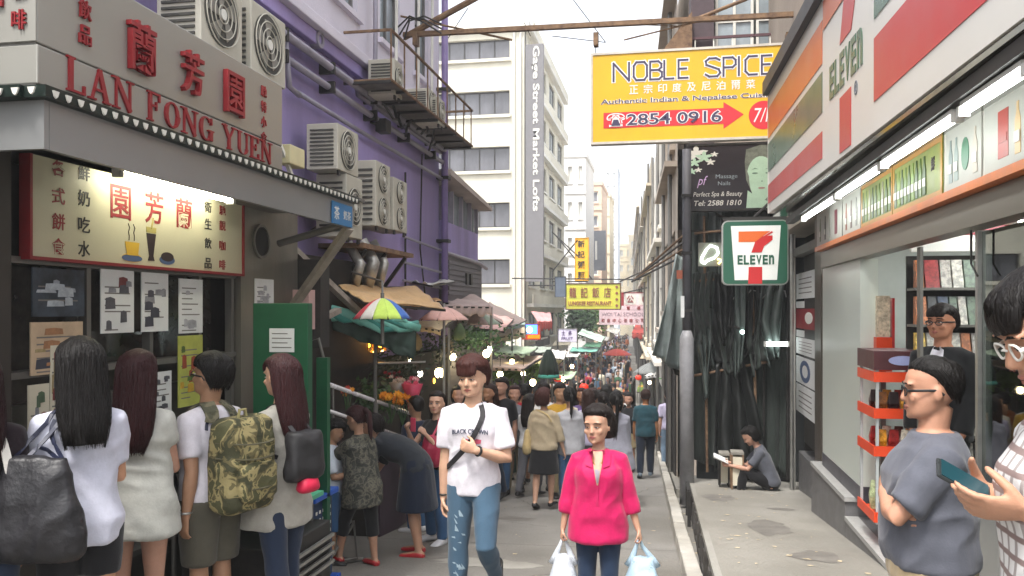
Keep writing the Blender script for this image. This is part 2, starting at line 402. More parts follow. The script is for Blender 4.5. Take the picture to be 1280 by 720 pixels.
# canopy
MB().box((-2.53, 3.05, 2.16), (-2.50, 6.45, 2.36)).build('canopy_fascia', mat('canopy_steel', '8b8c8c', .34, .35, var=.06, scale=1.2, stretch=(1, .4, 1), dirt=.12), cafe)
MB().box((-3.4, 3.02, 2.16), (-2.50, 3.047, 2.36)).build('canopy_fascia', MATS['canopy_steel'], cafe)
MB().box((-3.5, 3.05, 2.30), (-2.535, 6.45, 2.33)).build('canopy_underside', m_steeld, cafe)
MB().box((-2.56, 2.98, 2.362), (-2.46, 6.47, 2.41)).build('gutter', mat('green_black_gutter', '15211c', .4, .2, var=.3), cafe)
MB().box((-3.4, 2.96, 2.362), (-2.563, 3.05, 2.41)).build('gutter', MATS['green_black_gutter'], cafe)
sc = MB(); sc.prism([(-.017, .024), (.017, .024), (.009, .002), (0, -.006), (-.009, .002)], Matrix(), 0, .008); scm = sc.mesh('scallop'); scm.materials.append(m_white)
I0 = wm(cafe).inverted()
for i in range(46): inst('scallop', scm, I0 @ frame((-2.458, 3.03 + i * .075, 2.37), (0, 1, 0), (0, 0, 1)) , cafe)
for i in range(9): inst('scallop', scm, I0 @ frame((-2.5 - i * .075, 2.955, 2.37), (1, 0, 0), (0, 0, 1)), cafe)
MB().tube([(-3.15, 6.45, 2.05), (-2.55, 6.42, 2.2)], .03).build('bracket', m_steeld, cafe)
for a, b in (((-3.15, 6.75, 1.55), (-2.5, 6.35, 2.16)), ((-3.18, 6.2, 1.2), (-3.1, 7.6, 1.5)), ((-3.3, 6.9, 2.1), (-3.0, 8.4, 1.3))):
    MB().bar(a, b, .07, .05).build('strut', mat('pale_timber', '8f867a', .8, var=.2, scale=8, bump=.3), cafe)
Mh = frame(atX(325, 302, -3.2), (0, 1, 0), (0, 0, 1))
MB().prism(circ(0, 0, .115, n=28), Mh, .001, .012).build('vent_hole', m_dark, cafe)
MB().loft([[Mh @ Vector((x, y, z)) for x, y in circ(0, 0, r, n=28)] for r, z in ((.118, .002), (.118, .022), (.135, .022), (.135, .002))], closed=True).build('vent_ring', m_steeld, cafe)
# blue street plate at the canopy's end
pl = thing('street_plate', 'small blue and white enamel plate on the end of the cafe canopy', 'sign', (-2.49, 6.2, 2.25))
Mp = frame((-2.495, 6.18, 2.245), (0, 1, 0), (0, 0, 1))
MB().prism(rect(-.2, -.085, .2, .085), Mp, 0, .012).build('plate', mat('plate_blue', '2f6d9c', .4, var=.05), pl, bevel=.003)
lettering('茶', Mp @ T(-.12, 0, .012), .10, .10, m_white, pl, .002); lettering('奶茶', Mp @ T(.09, 0, .012), .15, .07, m_white, pl, .002)

# steel sign box above the canopy
sb = thing('shop_sign', 'big brushed steel sign box with raised red lettering above the canopy', 'sign', (-2.85, 4.2, 2.45))
m_sign = mat('sign_steel', '98968f', .38, .35, var=.05, scale=.9, stretch=(1, .35, 1), dirt=.1)
MB().box((-3.3, 3.1, 2.625), (-2.60, 5.38, 3.04)).build('panel', m_sign, sb, bevel=.006)
MB().box((-3.3, 3.1, 2.452), (-2.598, 5.38, 2.618)).build('panel', m_sign, sb, bevel=.006)
MB().box((-3.3, 3.104, 2.3), (-2.61, 5.37, 3.03)).build('box', m_steeld, sb)
F = lambda y, z: frame((-2.598, y, z), (0, 1, 0), (0, 0, 1))
for ch, y, s_ in (('蘭', 3.79, .25), ('芳', 4.245, .235), ('園', 4.70, .25)): lettering(ch, F(y, 2.81), s_ * .84, s_, m_red, sb, .03, 'character', weight=.012)
for i, ch in enumerate('熱飲品'): lettering(ch, F(3.385, 2.975 - .115 * i), .078, .085, m_red, sb, .012, 'character', weight=.02)
for i, ch in enumerate('馳特小食'): lettering(ch, F(5.10, 2.93 - .10 * i), .072, .072, mat('dark_red_lettering', '8e2a2c', .5, var=.08), sb, .008, 'character', weight=.01)
# roman capitals with serifs, drawn stroke by stroke
def caps(ch):
    t, n = .17, .075; s_ = .06
    def bar_(x0, y0, x1, y1, w_): d = Vector((x1 - x0, y1 - y0)).normalized() * w_ / 2; return [(x0 - d.y, y0 + d.x), (x0 + d.y, y0 - d.x), (x1 + d.y, y1 - d.x), (x1 - d.y, y1 + d.x)]
    sf = lambda x, y, h=.17: rect(x - h, y, x + h, y + s_)
    v = lambda x, w_=t: [rect(x - w_ / 2, 0, x + w_ / 2, 1), sf(x, 0), sf(x, 1 - s_)]
    ring = lambda cx, rx_, a0, a1: [[(cx + rx_ * math.cos(a), .5 + .5 * math.sin(a)), (cx + rx_ * math.cos(b), .5 + .5 * math.sin(b)), (cx + (rx_ - t * abs(math.cos(b)) ** 1.5 - .07 * abs(math.sin(b))) * math.cos(b), .5 + .43 * math.sin(b)), (cx + (rx_ - t * abs(math.cos(a)) ** 1.5 - .07 * abs(math.sin(a))) * math.cos(a), .5 + .43 * math.sin(a))] for a, b in [(a0 + (a1 - a0) * i / 14, a0 + (a1 - a0) * (i + 1) / 14) for i in range(14)]]
    return {'L': v(.15) + [rect(.15, 0, .72, n), rect(.64, 0, .72, .28)],
            'A': [bar_(.1, 0, .42, 1, n), bar_(.42, .98, .75, 0, t), rect(.2, .3, .62, .3 + n), sf(.1, 0), sf(.75, 0)],
            'N': [rect(.1, 0, .1 + n, 1), rect(.75, 0, .75 + n, 1), bar_(.14, .98, .8, .02, t), sf(.14, 0), sf(.8, 1 - s_), sf(.1, 1 - s_)],
            'F': v(.15) + [rect(.15, 1 - n, .68, 1), rect(.6, .72, .68, 1), rect(.15, .5, .5, .5 + n), rect(.44, .4, .5, .7)],
            'O': ring(.45, .42, 0, 2 * PI), 'G': ring(.45, .42, .7, 2 * PI - .55) + [rect(.66, .05, .84, .45), rect(.56, .42, .92, .42 + s_), rect(.74, .7, .8, .98)],
            'Y': [bar_(.06, 1, .42, .45, t), bar_(.42, .45, .78, 1, n), rect(.33, 0, .33 + t, .5), sf(.43, 0), sf(.08, 1 - s_), sf(.78, 1 - s_)],
            'U': [rect(.08, .25, .08 + t, 1), rect(.72, .25, .72 + n, 1), sf(.18, 1 - s_), sf(.76, 1 - s_)] + [[(.445 + rx1 * math.cos(a), .27 + .27 * math.sin(a)) for rx1, a in ((.365, a0), (.365, a1), (.22, a1), (.22, a0))] for a0, a1 in [(PI + PI * i / 8, PI + PI * (i + 1) / 8) for i in range(8)]],
            'E': v(.15) + [rect(.15, 1 - n, .68, 1), rect(.6, .74, .68, 1), rect(.15, .48, .5, .48 + n), rect(.44, .38, .5, .68), rect(.15, 0, .72, n), rect(.64, 0, .72, .26)]}[ch]
def serif(ch, M, h, wd, m, par, ex=.02):
    mb = MB()
    for i, pl_ in enumerate(caps(ch)):
        mb.prism([(x * wd, y * h) for x, y in pl_], M, 0, ex + .0004 * i)
    return mb.build('letter', m, par)
yy = 3.27
for ch, h in zip('LAN FONG YUEN', [.155, .15, .15, 0, .15, .14, .14, .14, 0, .14, .14, .14, .14]):
    if ch == ' ': yy += .10; continue
    wd = .17 if ch in 'LANOG' else .165
    serif(ch, F(yy, 2.468), h, wd * .94, m_red, sb, .010); yy += wd * (.98 if ch in 'OGNAYU' else .86)
Mr = frame((-2.6, 3.098, 2.6), (1, 0, 0), (0, 0, 1))
MB().prism(rect(-.7, .03, .0, .44), Mr, 0, .006).build('side_panel', m_sign, sb)
for i, ch in enumerate('啡咖啡'): lettering(ch, Mr @ T(-.075, .37 - .125 * i, .007), .07, .085, m_red, sb, .008, 'character', weight=.02)
MB().prism(rect(-.24, .18, -.15, .44), Mr, .007, .02).build('red_block', m_red, sb)
MB().box((-3.3, 3.14, 3.04), (-2.64, 5.34, 3.06)).build('top_flashing', m_steeld, sb)

# white sign board under the canopy
bd = thing('menu_board', 'white board with red frame, brush characters and drink pictures under the canopy', 'sign', (-3.2, 4.8, 1.77))
m_board = mat('board_white', 'b9b49a', .45, var=.04, scale=1)
MB().box((-3.24, 3.76, 1.775), (-3.195, 5.93, 2.305)).build('board', m_board, bd)
for a, b in (((3.745, 1.76), (5.945, 1.778)), ((3.745, 2.302), (5.945, 2.32)), ((3.745, 1.778), (3.763, 2.302)), ((5.927, 1.778), (5.945, 2.302))):
    MB().box((-3.245, a[0], a[1]), (-3.18, b[0], b[1])).build('frame', mat('frame_red', '7e1d22', .5, var=.1), bd)
F = lambda px, py: frame(atX(px, py, -3.194), (0, 1, 0), (0, 0, 1))
def colm(s_, px, ys_, m, h, asp=.95, wt=.025):
    for ch, py in zip(s_, ys_): lettering(ch, F(px, py), h * asp, h, m, bd, .002, 'character', weight=wt)
colm('各式餅食', 73, (210, 245, 277, 308), m_red, .088, 1.1); colm('鮮奶吃水', 105, (216, 248, 281, 311), m_blk, .088, 1.1)
colm('衛生飲品', 260, (259, 280, 304, 329), m_blk, .075, 1.2); colm('馳靚咖啡', 278, (263, 282, 307, 331), m_red, .072, 1.2)
for ch, px, py in (('園', 151, 253), ('芳', 193, 260), ('蘭', 230, 267)): lettering(ch, F(px, py), .19, .2, m_red, bd, .002, 'character', weight=.035)
Fc = F(165, 313); mY = mat('print_yellow', 'c9a22c', .5, var=.05); mBl = mat('print_blue', '46597d', .5, var=.05); mBk = mat('print_dark', '2a1c1c', .5, var=.05)
MB().prism(circ(0, -.045, .095, .028), Fc, 0, .0015).prism([(-.07, .05), (.07, .05), (.055, -.03), (-.05, -.03)], Fc, .002, .003).build('cup_print', mY, bd)
MB().prism(circ(0, -.047, .10, .022), Fc, .0016, .0018).build('saucer_print', mBl, bd)
for s_ in (-.03, .02): MB().tube([Fc @ Vector((s_ + .015 * math.sin(t * 3), .06 + .025 * t, .001)) for t in range(5)], .003, 4).build('steam_print', mBk, bd)
Fg = F(189, 306); MB().prism([(-.05, .07), (.05, .07), (.022, -.07), (.035, -.1), (-.035, -.1), (-.022, -.07)], Fg, 0, .0015).build('glass_print', mBk, bd)
MB().prism([(-.052, .11), (.052, .11), (.05, .075), (-.05, .075)], Fg, 0, .0015).tube([Fg @ Vector((0, .1, .001)), Fg @ Vector((.02, .17, .001))], .006, 4).build('ice_print', mat('print_pale', 'a99c5a', .5), bd)
Fd = F(209, 325); MB().prism(circ(0, 0, .085, .03) , Fd, 0, .0015).build('dish_print', mBl, bd); MB().prism(circ(0, .02, .07, .03), Fd, .0016, .0026).build('cake_print', mBk, bd)

def tube_lamp(name, label, a, b, r=.02, strength=14, col=(1, .97, .82), parent_mat='lamp_housing', drop=(0, 0, .04)):
    a = Vector(a); b = Vector(b); t = thing(name, label, 'lamp', (a + b) / 2)
    m = bpy.data.materials.get('tube_%s' % strength) or None
    if m is None:
        m = bpy.data.materials.new('tube_%s' % strength); m.use_nodes = True; n = m.node_tree.nodes; e = n.new('ShaderNodeEmission'); e.inputs[0].default_value = (*col, 1); e.inputs[1].default_value = strength
        m.node_tree.links.new(e.outputs[0], n['Material Output'].inputs[0])
    MB().tube([a, b], r, 10).build('tube', m, t, smooth=True)
    dr = Vector(drop); d = (b - a).normalized()
    MB().bar(a + dr, b + dr, .04, .02).build('housing', mat(parent_mat, 'b9b8b2', .5, var=.1), t)
    for p, s_ in ((a, -1), (b, 1)): MB().bar(p + d * s_ * .0, p + d * s_ * .035, r * 2.6).build('end_cap', MATS[parent_mat], t)
    return t
L1 = atX(150, 216, -3.05); L2 = atX(287, 250, -3.05); 
tube_lamp('fluorescent_lamp', 'warm white fluorescent tube mounted on the front of the menu board', L1, L2, .021, 14, (1, .96, .72), drop=(-.03, 0, .045))

# posters and photos behind the queue
def poster(px0, py0, px1, py1, X, base, label, seed, mcol=None, name='poster'):
    a = atX(px0, py1, X); b = atX(px1, py1, X); h = zat(py0, X, a.y) - a.z
    t = thing(name, label, name.replace('_', ' '), ((a + b) / 2))
    Mx = frame((X, a.y, a.z), (0, 1, 0), (0, 0, 1)); W = b.y - a.y
    MB().prism(rect(0, 0, W, h), Mx, 0, .008).build('sheet', base, t)
    rr = random.Random(seed)
    cols = mcol or ['6b2a2a', '3a3a44', '8f7f5a', '4d5f4a', '93694a', '7b7b80']
    for i in range(7):
        w_, h_ = rr.uniform(.12, .4) * W, rr.uniform(.06, .2) * h; x = rr.uniform(.05 * W, .93 * W - w_); y = rr.uniform(.05 * h, .93 * h - h_)
        c = rr.choice(cols); MB().prism([(x + w_ * u, y + h_ * v) for u, v in ((0, 0), (1, .05), (.95, .9), (.5, 1.05), (.05, .95))], Mx, .008, .0088 + i * .0003).build('picture', mat('ink_' + c, c, .6, var=.25, scale=20), t)
    for i in range(max(2, int(h / .04))):
        if rr.random() < .6:
            y = .04 * h + i * .036; MB().prism(rect(.1 * W, y, rr.uniform(.4, .9) * W, y + .008), Mx, .008, .0084).build('text_line', mat('ink_grey', '6f6a66', .7, var=.1), t)
    return t
m_pA = mat('paper_cream', 'c9c2ae', .7, var=.06, scale=3); m_pB = mat('paper_white', 'cfd0cf', .7, var=.04); m_photo = mat('photo_dark', '39424f', .35, var=.4, scale=7, col2='1c2027'); m_pY = mat('paper_yellow', 'a8ab52', .6, var=.15, scale=6)
m_pP = mat('paper_peach', 'b9a186', .6, var=.12, scale=6)
poster(39, 334, 104, 396, -3.225, m_photo, 'dark framed photograph of people, top left in the cafe window', 1, ['8a8f98', '6b2a35', '20242c', '9aa0a8'], 'framed_photo')
poster(37, 403, 102, 470, -3.225, m_pP, 'peach coloured food poster below the dark framed photograph', 2)
poster(34, 482, 60, 560, -3.225, m_pA, 'small cream notice low in the window by the brown pillar', 3)
poster(62, 432, 76, 548, -3.22, m_pA, 'narrow white strip notice beside the black haired woman', 4)
poster(125, 336, 166, 417, -3.225, m_pB, 'pale newspaper cutting under the left part of the menu board', 5, ['4a4a50', '7b7b80', '6b2a2a'])
poster(176, 340, 209, 415, -3.225, m_pB, 'white cutting with small photos under the drink pictures', 6, ['3a3a44', '7b7b80'])
poster(223, 348, 252, 417, -3.225, m_pB, 'plain grey typed page at the right of the cafe window', 7, ['9a9a9e'])
poster(222, 420, 252, 510, -3.225, m_pY, 'yellow green food poster under the grey typed page', 8, ['8a3b24', 'b8902c', '4d5f2a'])
poster(190, 466, 213, 520, -3.23, m_pB, 'small white card behind the red haired woman', 9, ['4a4a50'])
poster(318, 348, 341, 384, -3.196, m_pB, 'single white sheet taped to the steel wall under the round vent', 10, ['9a9a9e'], 'notice')

# green iron stall at the end of the cafe
gs = thing('green_stall', 'dark green iron stall cabinet with a notice beside the cafe', 'stall', (-2.7, 5.8, gz(5.8)))
m_green = mat('green_enamel', '1d5a3c', .45, .1, var=.12, scale=3, dirt=.2)
A = atY(316, 379, 5.62); B = atY(385, 379, 5.62)
MB().box((A.x, 5.62, -.62), (B.x, 5.70, A.z)).build('panel', m_green, gs, bevel=.006)
MB().box((A.x - .1, 5.72, -.6), (-2.86, 6.1, .2)).build('cabinet', m_green, gs, bevel=.006)
MB().box((-2.71, 6.2, -.75), (-2.62, 6.26, 1.13)).build('post', m_green, gs); MB().box((-2.84, 6.2, -.7), (-2.77, 6.25, 1.1)).build('post', m_green, gs)
MB().tube([(-2.80, 6.22, 1.1), (-2.80, 6.22, 1.25), (-2.70, 6.22, 1.28), (-2.66, 6.24, 1.1)], .012).build('bracket', m_steeld, gs)
MB().box((-2.76, 6.2, .1), (-2.72, 6.25, .16)).build('shelf', m_steeld, gs)
n_ = thing('notice', 'white notice on the green stall panel behind the tunic woman', 'notice', atY(353, 440, 5.61))
Mn = frame(atY(337, 440, 5.618), (1, 0, 0), (0, 0, 1)); MB().prism(rect(0, 0, .19, .17), Mn, 0, .004).build('sheet', m_pB, n_)
for i in range(4): MB().prism(rect(.02, .03 + i * .033, .17 - .03 * (i % 2), .037 + i * .033), Mn, .004, .005).build('text_line', MATS['ink_grey'], n_)
# green counter and steel trough behind the queue
gt = thing('green_table', 'green topped folding table behind the backpack man', 'table', (-2.75, 5.1, gz(5.1)))
MB().box((-3.1, 4.75, .22), (-2.35, 5.5, .25)).build('tabletop', mat('table_green', '4b9a78', .5, var=.08), gt)
for x in (-3.05, -2.42):
    for y in (4.8, 5.45): MB().tube([(x, y, -.45), (x, y, .22)], .015).build('leg', m_steeld, gt)
st = thing('steel_trough', 'black machine with bright steel rails beside the queue', 'machine', (-2.6, 5.0, gz(5)))
MB().box((-2.95, 4.72, -.42), (-2.3, 5.5, .05)).build('body', m_dmetal, st, bevel=.01)
for i in range(4): MB().bar((-2.28, 4.72, -.05 - i * .06), (-2.28, 5.5, -.05 - i * .06), .02).build('rail', m_steel, st)
# blue plastic crate stack
bc = thing('blue_crate', 'tall blue plastic crate with square holes beside the green stall', 'crate', (-2.85, 6.2, gz(6.2)))
m_blue = mat('crate_blue', '1f4fa8', .4, var=.06); m_blued = mat('crate_navy', '1b2c4e', .5, var=.1)
MB().box((-3.04, 6.02, -.62), (-2.66, 6.4, .03)).build('basket', m_blued, bc, bevel=.01)
MB().box((-3.08, 5.98, .031), (-2.62, 6.44, .075)).build('rim', m_blue, bc, bevel=.008); MB().box((-3.08, 5.98, -.66), (-2.6, 6.44, -.622)).build('base', m_blue, bc, bevel=.008)
hole = MB().box((-.012, -.012, 0), (.012, .012, .004)).mesh('hole'); hole.materials.append(m_white); Ib = wm(bc).inverted()
for i in range(5):
    for j in range(8): inst('hole', hole, Ib @ frame((-2.658, 6.08 + i * .065, -.5 + j * .062), (0, 1, 0), (0, 0, 1)), bc); inst('hole', hole, Ib @ frame((-3.0 + i * .072, 6.018, -.5 + j * .062), (1, 0, 0), (0, 0, 1)), bc)
hr = thing('steel_stand', 'bent steel pipe stand on the road behind the blue crate', 'stand', (-2.5, 7.2, gz(7.2)))
MB().tube([(-3.0, 6.9, -.42), (-2.75, 7.1, -.38), (-2.72, 7.1, -.70), (-3.0, 6.8, -.70), (-3.0, 6.9, -.42)], .016).build('frame', m_steeld, hr)
MB().tube([(-3.0, 6.7, -.68), (-2.7, 7.2, -.74)], .02).build('foot', m_steeld, hr); MB().tube([(-2.9, 6.85, -.69), (-2.75, 7.1, -.40)], .014).build('brace', m_steeld, hr)
# ================================================================ LEFT: PURPLE BUILDING
XP = -3.6
pb = thing('purple_building', 'purple painted old building with pipes and window ledges above the cafe', 'building', (XP, 8, gz(8)))
Mw = frame((XP, 3, -2), (0, 1, 0), (0, 0, 1))
holes = []
for i in range(7): holes.append((1.0 + i * 1.42, 6.85, 1.75 + i * 1.42, 8.6))
hs_ = [h for h in holes]
MB().box((XP - 5, 3, -2), (XP, 13, 4.42)).build('wall', m_purple, pb)
Mu = frame((XP, 3, 4.42), (0, 1, 0), (0, 0, 1))
uh = [(2.2, .55, 3.0, 2.1), (3.9, .55, 4.7, 2.1), (5.6, .55, 6.4, 2.1), (7.2, .55, 8.0, 2.1), (8.7, .55, 9.4, 2.1)] + [(a, .55 + 3.0, a + .8, 5.1) for a in (2.2, 3.9, 5.6, 7.2, 8.7)]
holed(MB(), Mu, 10, 8, uh, .14).build('upper_wall', m_lilac, pb)
for h in uh: window(pb, Mu, *h, n=2, mf=m_wfr, mp=m_winl, ms=m_lilac, rows=2)
MB().box((XP + .002, 3, 4.36), (XP + .16, 13.1, 4.47)).build('ledge', m_lilac, pb, bevel=.01)
MB().box((XP + .002, 3, 4.22), (XP + .08, 13.05, 4.357)).build('ledge', m_purple, pb, bevel=.01)
MB().box((XP + .002, 3, 7.3), (XP + .14, 13.1, 7.42)).build('ledge', m_lilac, pb)
for z, x, r in ((3.84, .10, .035), (4.04, .13, .04), (4.10, .07, .03), (3.58, .09, .025)):
    MB().tube([(XP + x, 5.2 if z != 3.58 else 7.6, z + .02), (XP + x, 9.2, z), (XP + x, 9.25, z - .1 if z == 4.1 else z), (XP + x, 12.9, z - (.1 if z == 4.1 else 0))], r, 10).build('pipe', m_pipe, pb, smooth=True)
MB().tube([(XP + .1, 9.7, 3.84), (XP + .12, 9.7, 4.7), (XP + .12, 9.7, 9)], .03, 8).build('pipe', m_pipe, pb, smooth=True)
MB().tube([(XP + .1, 7.3, 4.04), (XP + .14, 7.3, 3.58), (XP + .1, 7.6, 3.58)], .03, 8).build('pipe', m_pipe, pb, smooth=True)
for y in (6.4, 7.2, 8.3, 9.6, 10.9, 12.2):
    for z in (3.84, 4.04): MB().box((XP, y, z - .06), (XP + .17, y + .04, z + .06)).build('pipe_clip', m_dmetal, pb)
MB().tube([(XP + .12, 12.92, -1), (XP + .12, 12.92, 9)], .055, 12).build('downpipe', mat('purple_pipe', '756590', .45, var=.1), pb, smooth=True)
for z in (1.6, 2.6, 3.6, 5): MB().cbox((XP + .1, 12.92, z), (.2, .16, .05)).build('pipe_clip', m_dmetal, pb)
MB().tube([(XP + .05, 11.1, 1.2), (XP + .05, 11.1, 3.4)], .015, 6).build('cable', m_dmetal, pb); MB().tube([(XP + .05, 12.1, 1.6), (XP + .05, 11.8, 2.4), (XP + .05, 11.9, 3.8)], .012, 6).build('cable', m_dmetal, pb)
for z in (2.45, 2.1, 1.85): MB().tube([(XP + .05, 11.0, z + .06), (XP + .07, 12.9, z)], .02, 6).build('pipe', m_pipe, pb)
lb = thing('wall_lamp', 'small black floodlight fixed to the purple wall', 'lamp', atX(479, 158, XP + .1)); p = atX(479, 158, XP + .15)
MB().cbox(p, (.14, .2, .16)).build('housing', m_dmetal, lb, bevel=.01); MB().bar(p, p + Vector((-.16, -.05, .05)), .03).build('bracket', m_dmetal, lb)
tb = thing('vent_box', 'small pale junction ring on the purple wall between the pipes', 'vent', atX(390, 50, XP)); p = atX(390, 50, XP)
MB().loft([[frame(p, (0, 1, 0), (0, 0, 1)) @ Vector((x, y, z)) for x, y in circ(0, 0, r, n=20)] for r, z in ((.09, 0), (.09, .1), (.05, .1), (.05, .02))]).build('ring', m_pipe, tb)
# painted recess shade and pink wall at street level beyond the cafe
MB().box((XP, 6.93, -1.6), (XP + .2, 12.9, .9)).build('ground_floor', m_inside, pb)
MB().box((XP + .002, 6.93, .9), (XP + .3, 9.2, 2.02)).build('recess_shade', m_inside, pb)  # near-black box put where the wall lies in shadow
MB().box((XP + .36, 6.95, 1.17), (XP + .6, 7.15, 1.95)).build('strut', m_dmetal, pb)
a = atX(386, 412, -3.05); b = atX(409, 412, -3.05)
MB().box((-3.25, a.y, a.z), (-3.05, b.y, zat(362, -3.05, a.y))).build('pink_panel', mat('pink_panel', 'c3a29c', .7, var=.06), pb)
# corner annex
an = thing('corner_annex', 'low purple and grey annex with sloped roof at the corner of the purple building', 'building', (-3.9, 14.4, gz(14)))
MB().box((-8, 13.05, 2.42), (-3.55, 15.6, 2.95)).build('wall', m_purple, an)
MB().box((-8, 13.05, -1.8), (-3.50, 15.7, 2.417)).build('lower_wall', mat('grey_shutter', '77747a', .6, .2, var=.08, scale=2, dirt=.15), an)
for i in range(7): MB().box((-3.497, 13.2, 1.75 + i * .085), (-3.48, 15.6, 1.81 + i * .085)).build('shutter_slat', MATS['grey_shutter'], an)
MB().box((-3.48, 14.3, 1.95), (-3.45, 14.42, 2.15)).build('box', m_dmetal, an); MB().box((-3.48, 14.6, 1.95), (-3.45, 14.72, 2.15)).build('box', m_dmetal, an)
MB().hexa([(-8, 13.0, 3.66), (-3.4, 13.0, 3.66), (-3.3, 15.75, 3.40), (-8, 15.75, 3.40), (-8, 13.0, 3.76), (-3.4, 13.0, 3.76), (-3.3, 15.75, 3.47), (-8, 15.75, 3.47)]).build('roof', mat('annex_roof', 'b1a49c', .7, var=.12, scale=3, dirt=.2), an)
for y in (13.1, 13.75, 14.4, 15.05, 15.6): MB().box((-3.62, y - .03, 2.952), (-3.55, y + .03, 3.5)).build('mullion', m_pipe, an)
MB().box((-3.66, 13.1, 2.952), (-3.63, 15.6, 3.5)).build('window', m_winl, an)
MB().tube([(-3.48, 13.0, 2.42), (-3.45, 15.2, 2.38), (-3.4, 15.7, 2.3)], .035, 8).build('pipe', m_pipe, an)

# air conditioners
m_ac = mat('ac_white', 'b9b5a7', .55, .1, var=.07, scale=3, dirt=.16); m_acd = mat('ac_dark', '45443f', .7, var=.25, scale=8)
def ac_unit(px0, px1, py0, py1, X, label, fans=1, dep=.32, first=False):
    """outdoor unit whose fan side (px0..px1 by py0..py1 at its far edge) faces the street"""
    a = atX(px0, py1, X); b = atX(px1, py1, X); y0, y1 = a.y, b.y; ym = (y0 + y1) / 2
    zb, zt = zat(py1, X, y1), zat(py0, X, y1)
    t = thing('air_conditioner', label, 'air conditioner', ((X - dep / 2), ym, zb), 0, 'air conditioner units hung on the purple wall')
    MB().box((X - dep, y0, zb), (X, y1, zt)).build('casing', m_ac, t, bevel=.008)
    M0 = frame((X + .001, ym, zb), (0, 1, 0), (0, 0, 1)); H = (zt - zb); W = y1 - y0; r = min(W * .43, H / fans * .43)
    for k in range(fans):
        cy = H * (k + .5) / fans; C = M0 @ T(-.03 * W, cy, 0)
        MB().prism(circ(0, 0, r, n=26), C, 0, .004).build('fan_recess', m_acd, t)
        for q in range(4):
            rr = r * (.28 + .24 * q); ring = [C @ Vector((rr * math.cos(2 * PI * i / 24), rr * math.sin(2 * PI * i / 24), .018)) for i in range(25)]
            MB().tube(ring, .005, 4, cap=False).build('guard_ring', m_ac, t)
        for q in range(5):
            an_ = q * 2 * PI / 5; MB().prism([(r * .16 * math.cos(an_ + .5), r * .16 * math.sin(an_ + .5)), (r * .85 * math.cos(an_), r * .85 * math.sin(an_)), (r * .85 * math.cos(an_ + .7), r * .85 * math.sin(an_ + .7)), (r * .16 * math.cos(an_ + 1.3), r * .16 * math.sin(an_ + 1.3))], C, .006, .010).build('fan_blade', mat('fan_grey', '85827a', .5, var=.1), t)
        MB().prism(circ(0, 0, r * .17), C, .010, .022).build('hub', m_white, t)
    # louvred end that faces up the street
    for i in range(10):
        z = zb + H * (.08 + .84 * i / 10); MB().box((X - dep + .04, y0 - .012, z), (X - .04, y0 - .001, z + H * .035)).build('louvre', m_acd, t)
    MB().box((X - .03, y0 + .05, zb - .05), (X - .01, y0 + .1, zb - .001)).box((X - .03, y1 - .1, zb - .05), (X - .01, y1 - .05, zb - .001)).build('foot', m_dmetal, t)
    return t
ac_unit(251, 303, -8, 80, -3.0, 'large outdoor unit at the very top left, above the steel sign')
ac_unit(314, 357, 30, 112, -3.0, 'outdoor unit beside the small red characters at the right end of the steel sign')
ac_unit(422, 448, 168, 222, -3.12, 'upper single outdoor unit on the bare purple wall')
ac_unit(433, 453, 225, 300, -3.12, 'outdoor unit half hidden behind the end of the canopy')
ac_unit(470, 488, 209, 287, -3.15, 'tall double fan outdoor unit, nearer of the pair on the shelf', 2)
ac_unit(492, 509, 229, 292, -3.15, 'tall double fan outdoor unit, farther of the pair on the shelf', 2)
sh = thing('bracket_shelf', 'steel shelf with struts carrying the pair of double fan units', 'shelf', (-3.3, 10, 2.1))
s0 = atX(452, 290, -3.12); s1 = atX(512, 296, -3.12)
MB().box((XP + .002, s0.y, s0.z - .16), (-3.1, s1.y + .1, s0.z - .11)).build('shelf', m_rust, sh)
for y in (s0.y + .2, (s0.y + s1.y) / 2, s1.y - .1): MB().bar((XP + .02, y, s0.z - .75), (-3.14, y, s0.z - .17), .04).build('strut', m_dmetal, sh)
s2 = atX(405, 224, -3.1); sh2 = thing('bracket_shelf', 'thin steel shelf under the upper single outdoor unit', 'shelf', (-3.3, s2.y, s2.z))
MB().box((XP + .002, s2.y - .3, s2.z - .09), (-3.08, s2.y + 1.0, s2.z - .06)).build('shelf', m_steeld, sh2)
for y in (s2.y, s2.y + .8): MB().bar((XP + .02, y, s2.z - .4), (-3.14, y, s2.z - .1), .03).build('strut', m_steeld, sh2)
fx = thing('exhaust_duct', 'bundle of silvery exhaust ducts under the outdoor units', 'duct', (-3.3, 9.5, 1.4))
for a_, b_, c_, r in ((446, 315, 345, .05), (462, 312, 345, .07), (476, 312, 348, .05)):
    p0 = atX(a_, b_, -3.2); p1 = atX(a_, c_, -3.2)
    pts = [p0 + Vector((-.1, 0, .1)), p0 + Vector((0, .05, -.1)), (p0 + p1) / 2 + Vector((.08, -.1, 0)), p1, p1 + Vector((-.1, .2, -.1))]
    MB().tube(pts, [r * (1 + .05 * (i % 2)) for i in range(5)], 14).build('duct', mat('duct_silver', 'a5a29b', .4, .6, var=.25, scale=6, bump=.5), fx, smooth=True)
ww = thing('white_box', 'white plastic box with bracket beside the steel sign', 'box', atX(362, 200, -3.1)); p = atX(364, 196, -3.1)
MB().cbox(p, (.12, .28, .16)).build('box', mat('box_cream', 'c9bf95', .5, var=.06), ww, bevel=.01); MB().bar(p + Vector((.0, -.25, .1)), p + Vector((0, .05, -.2)), .03).build('bracket', m_white, ww)
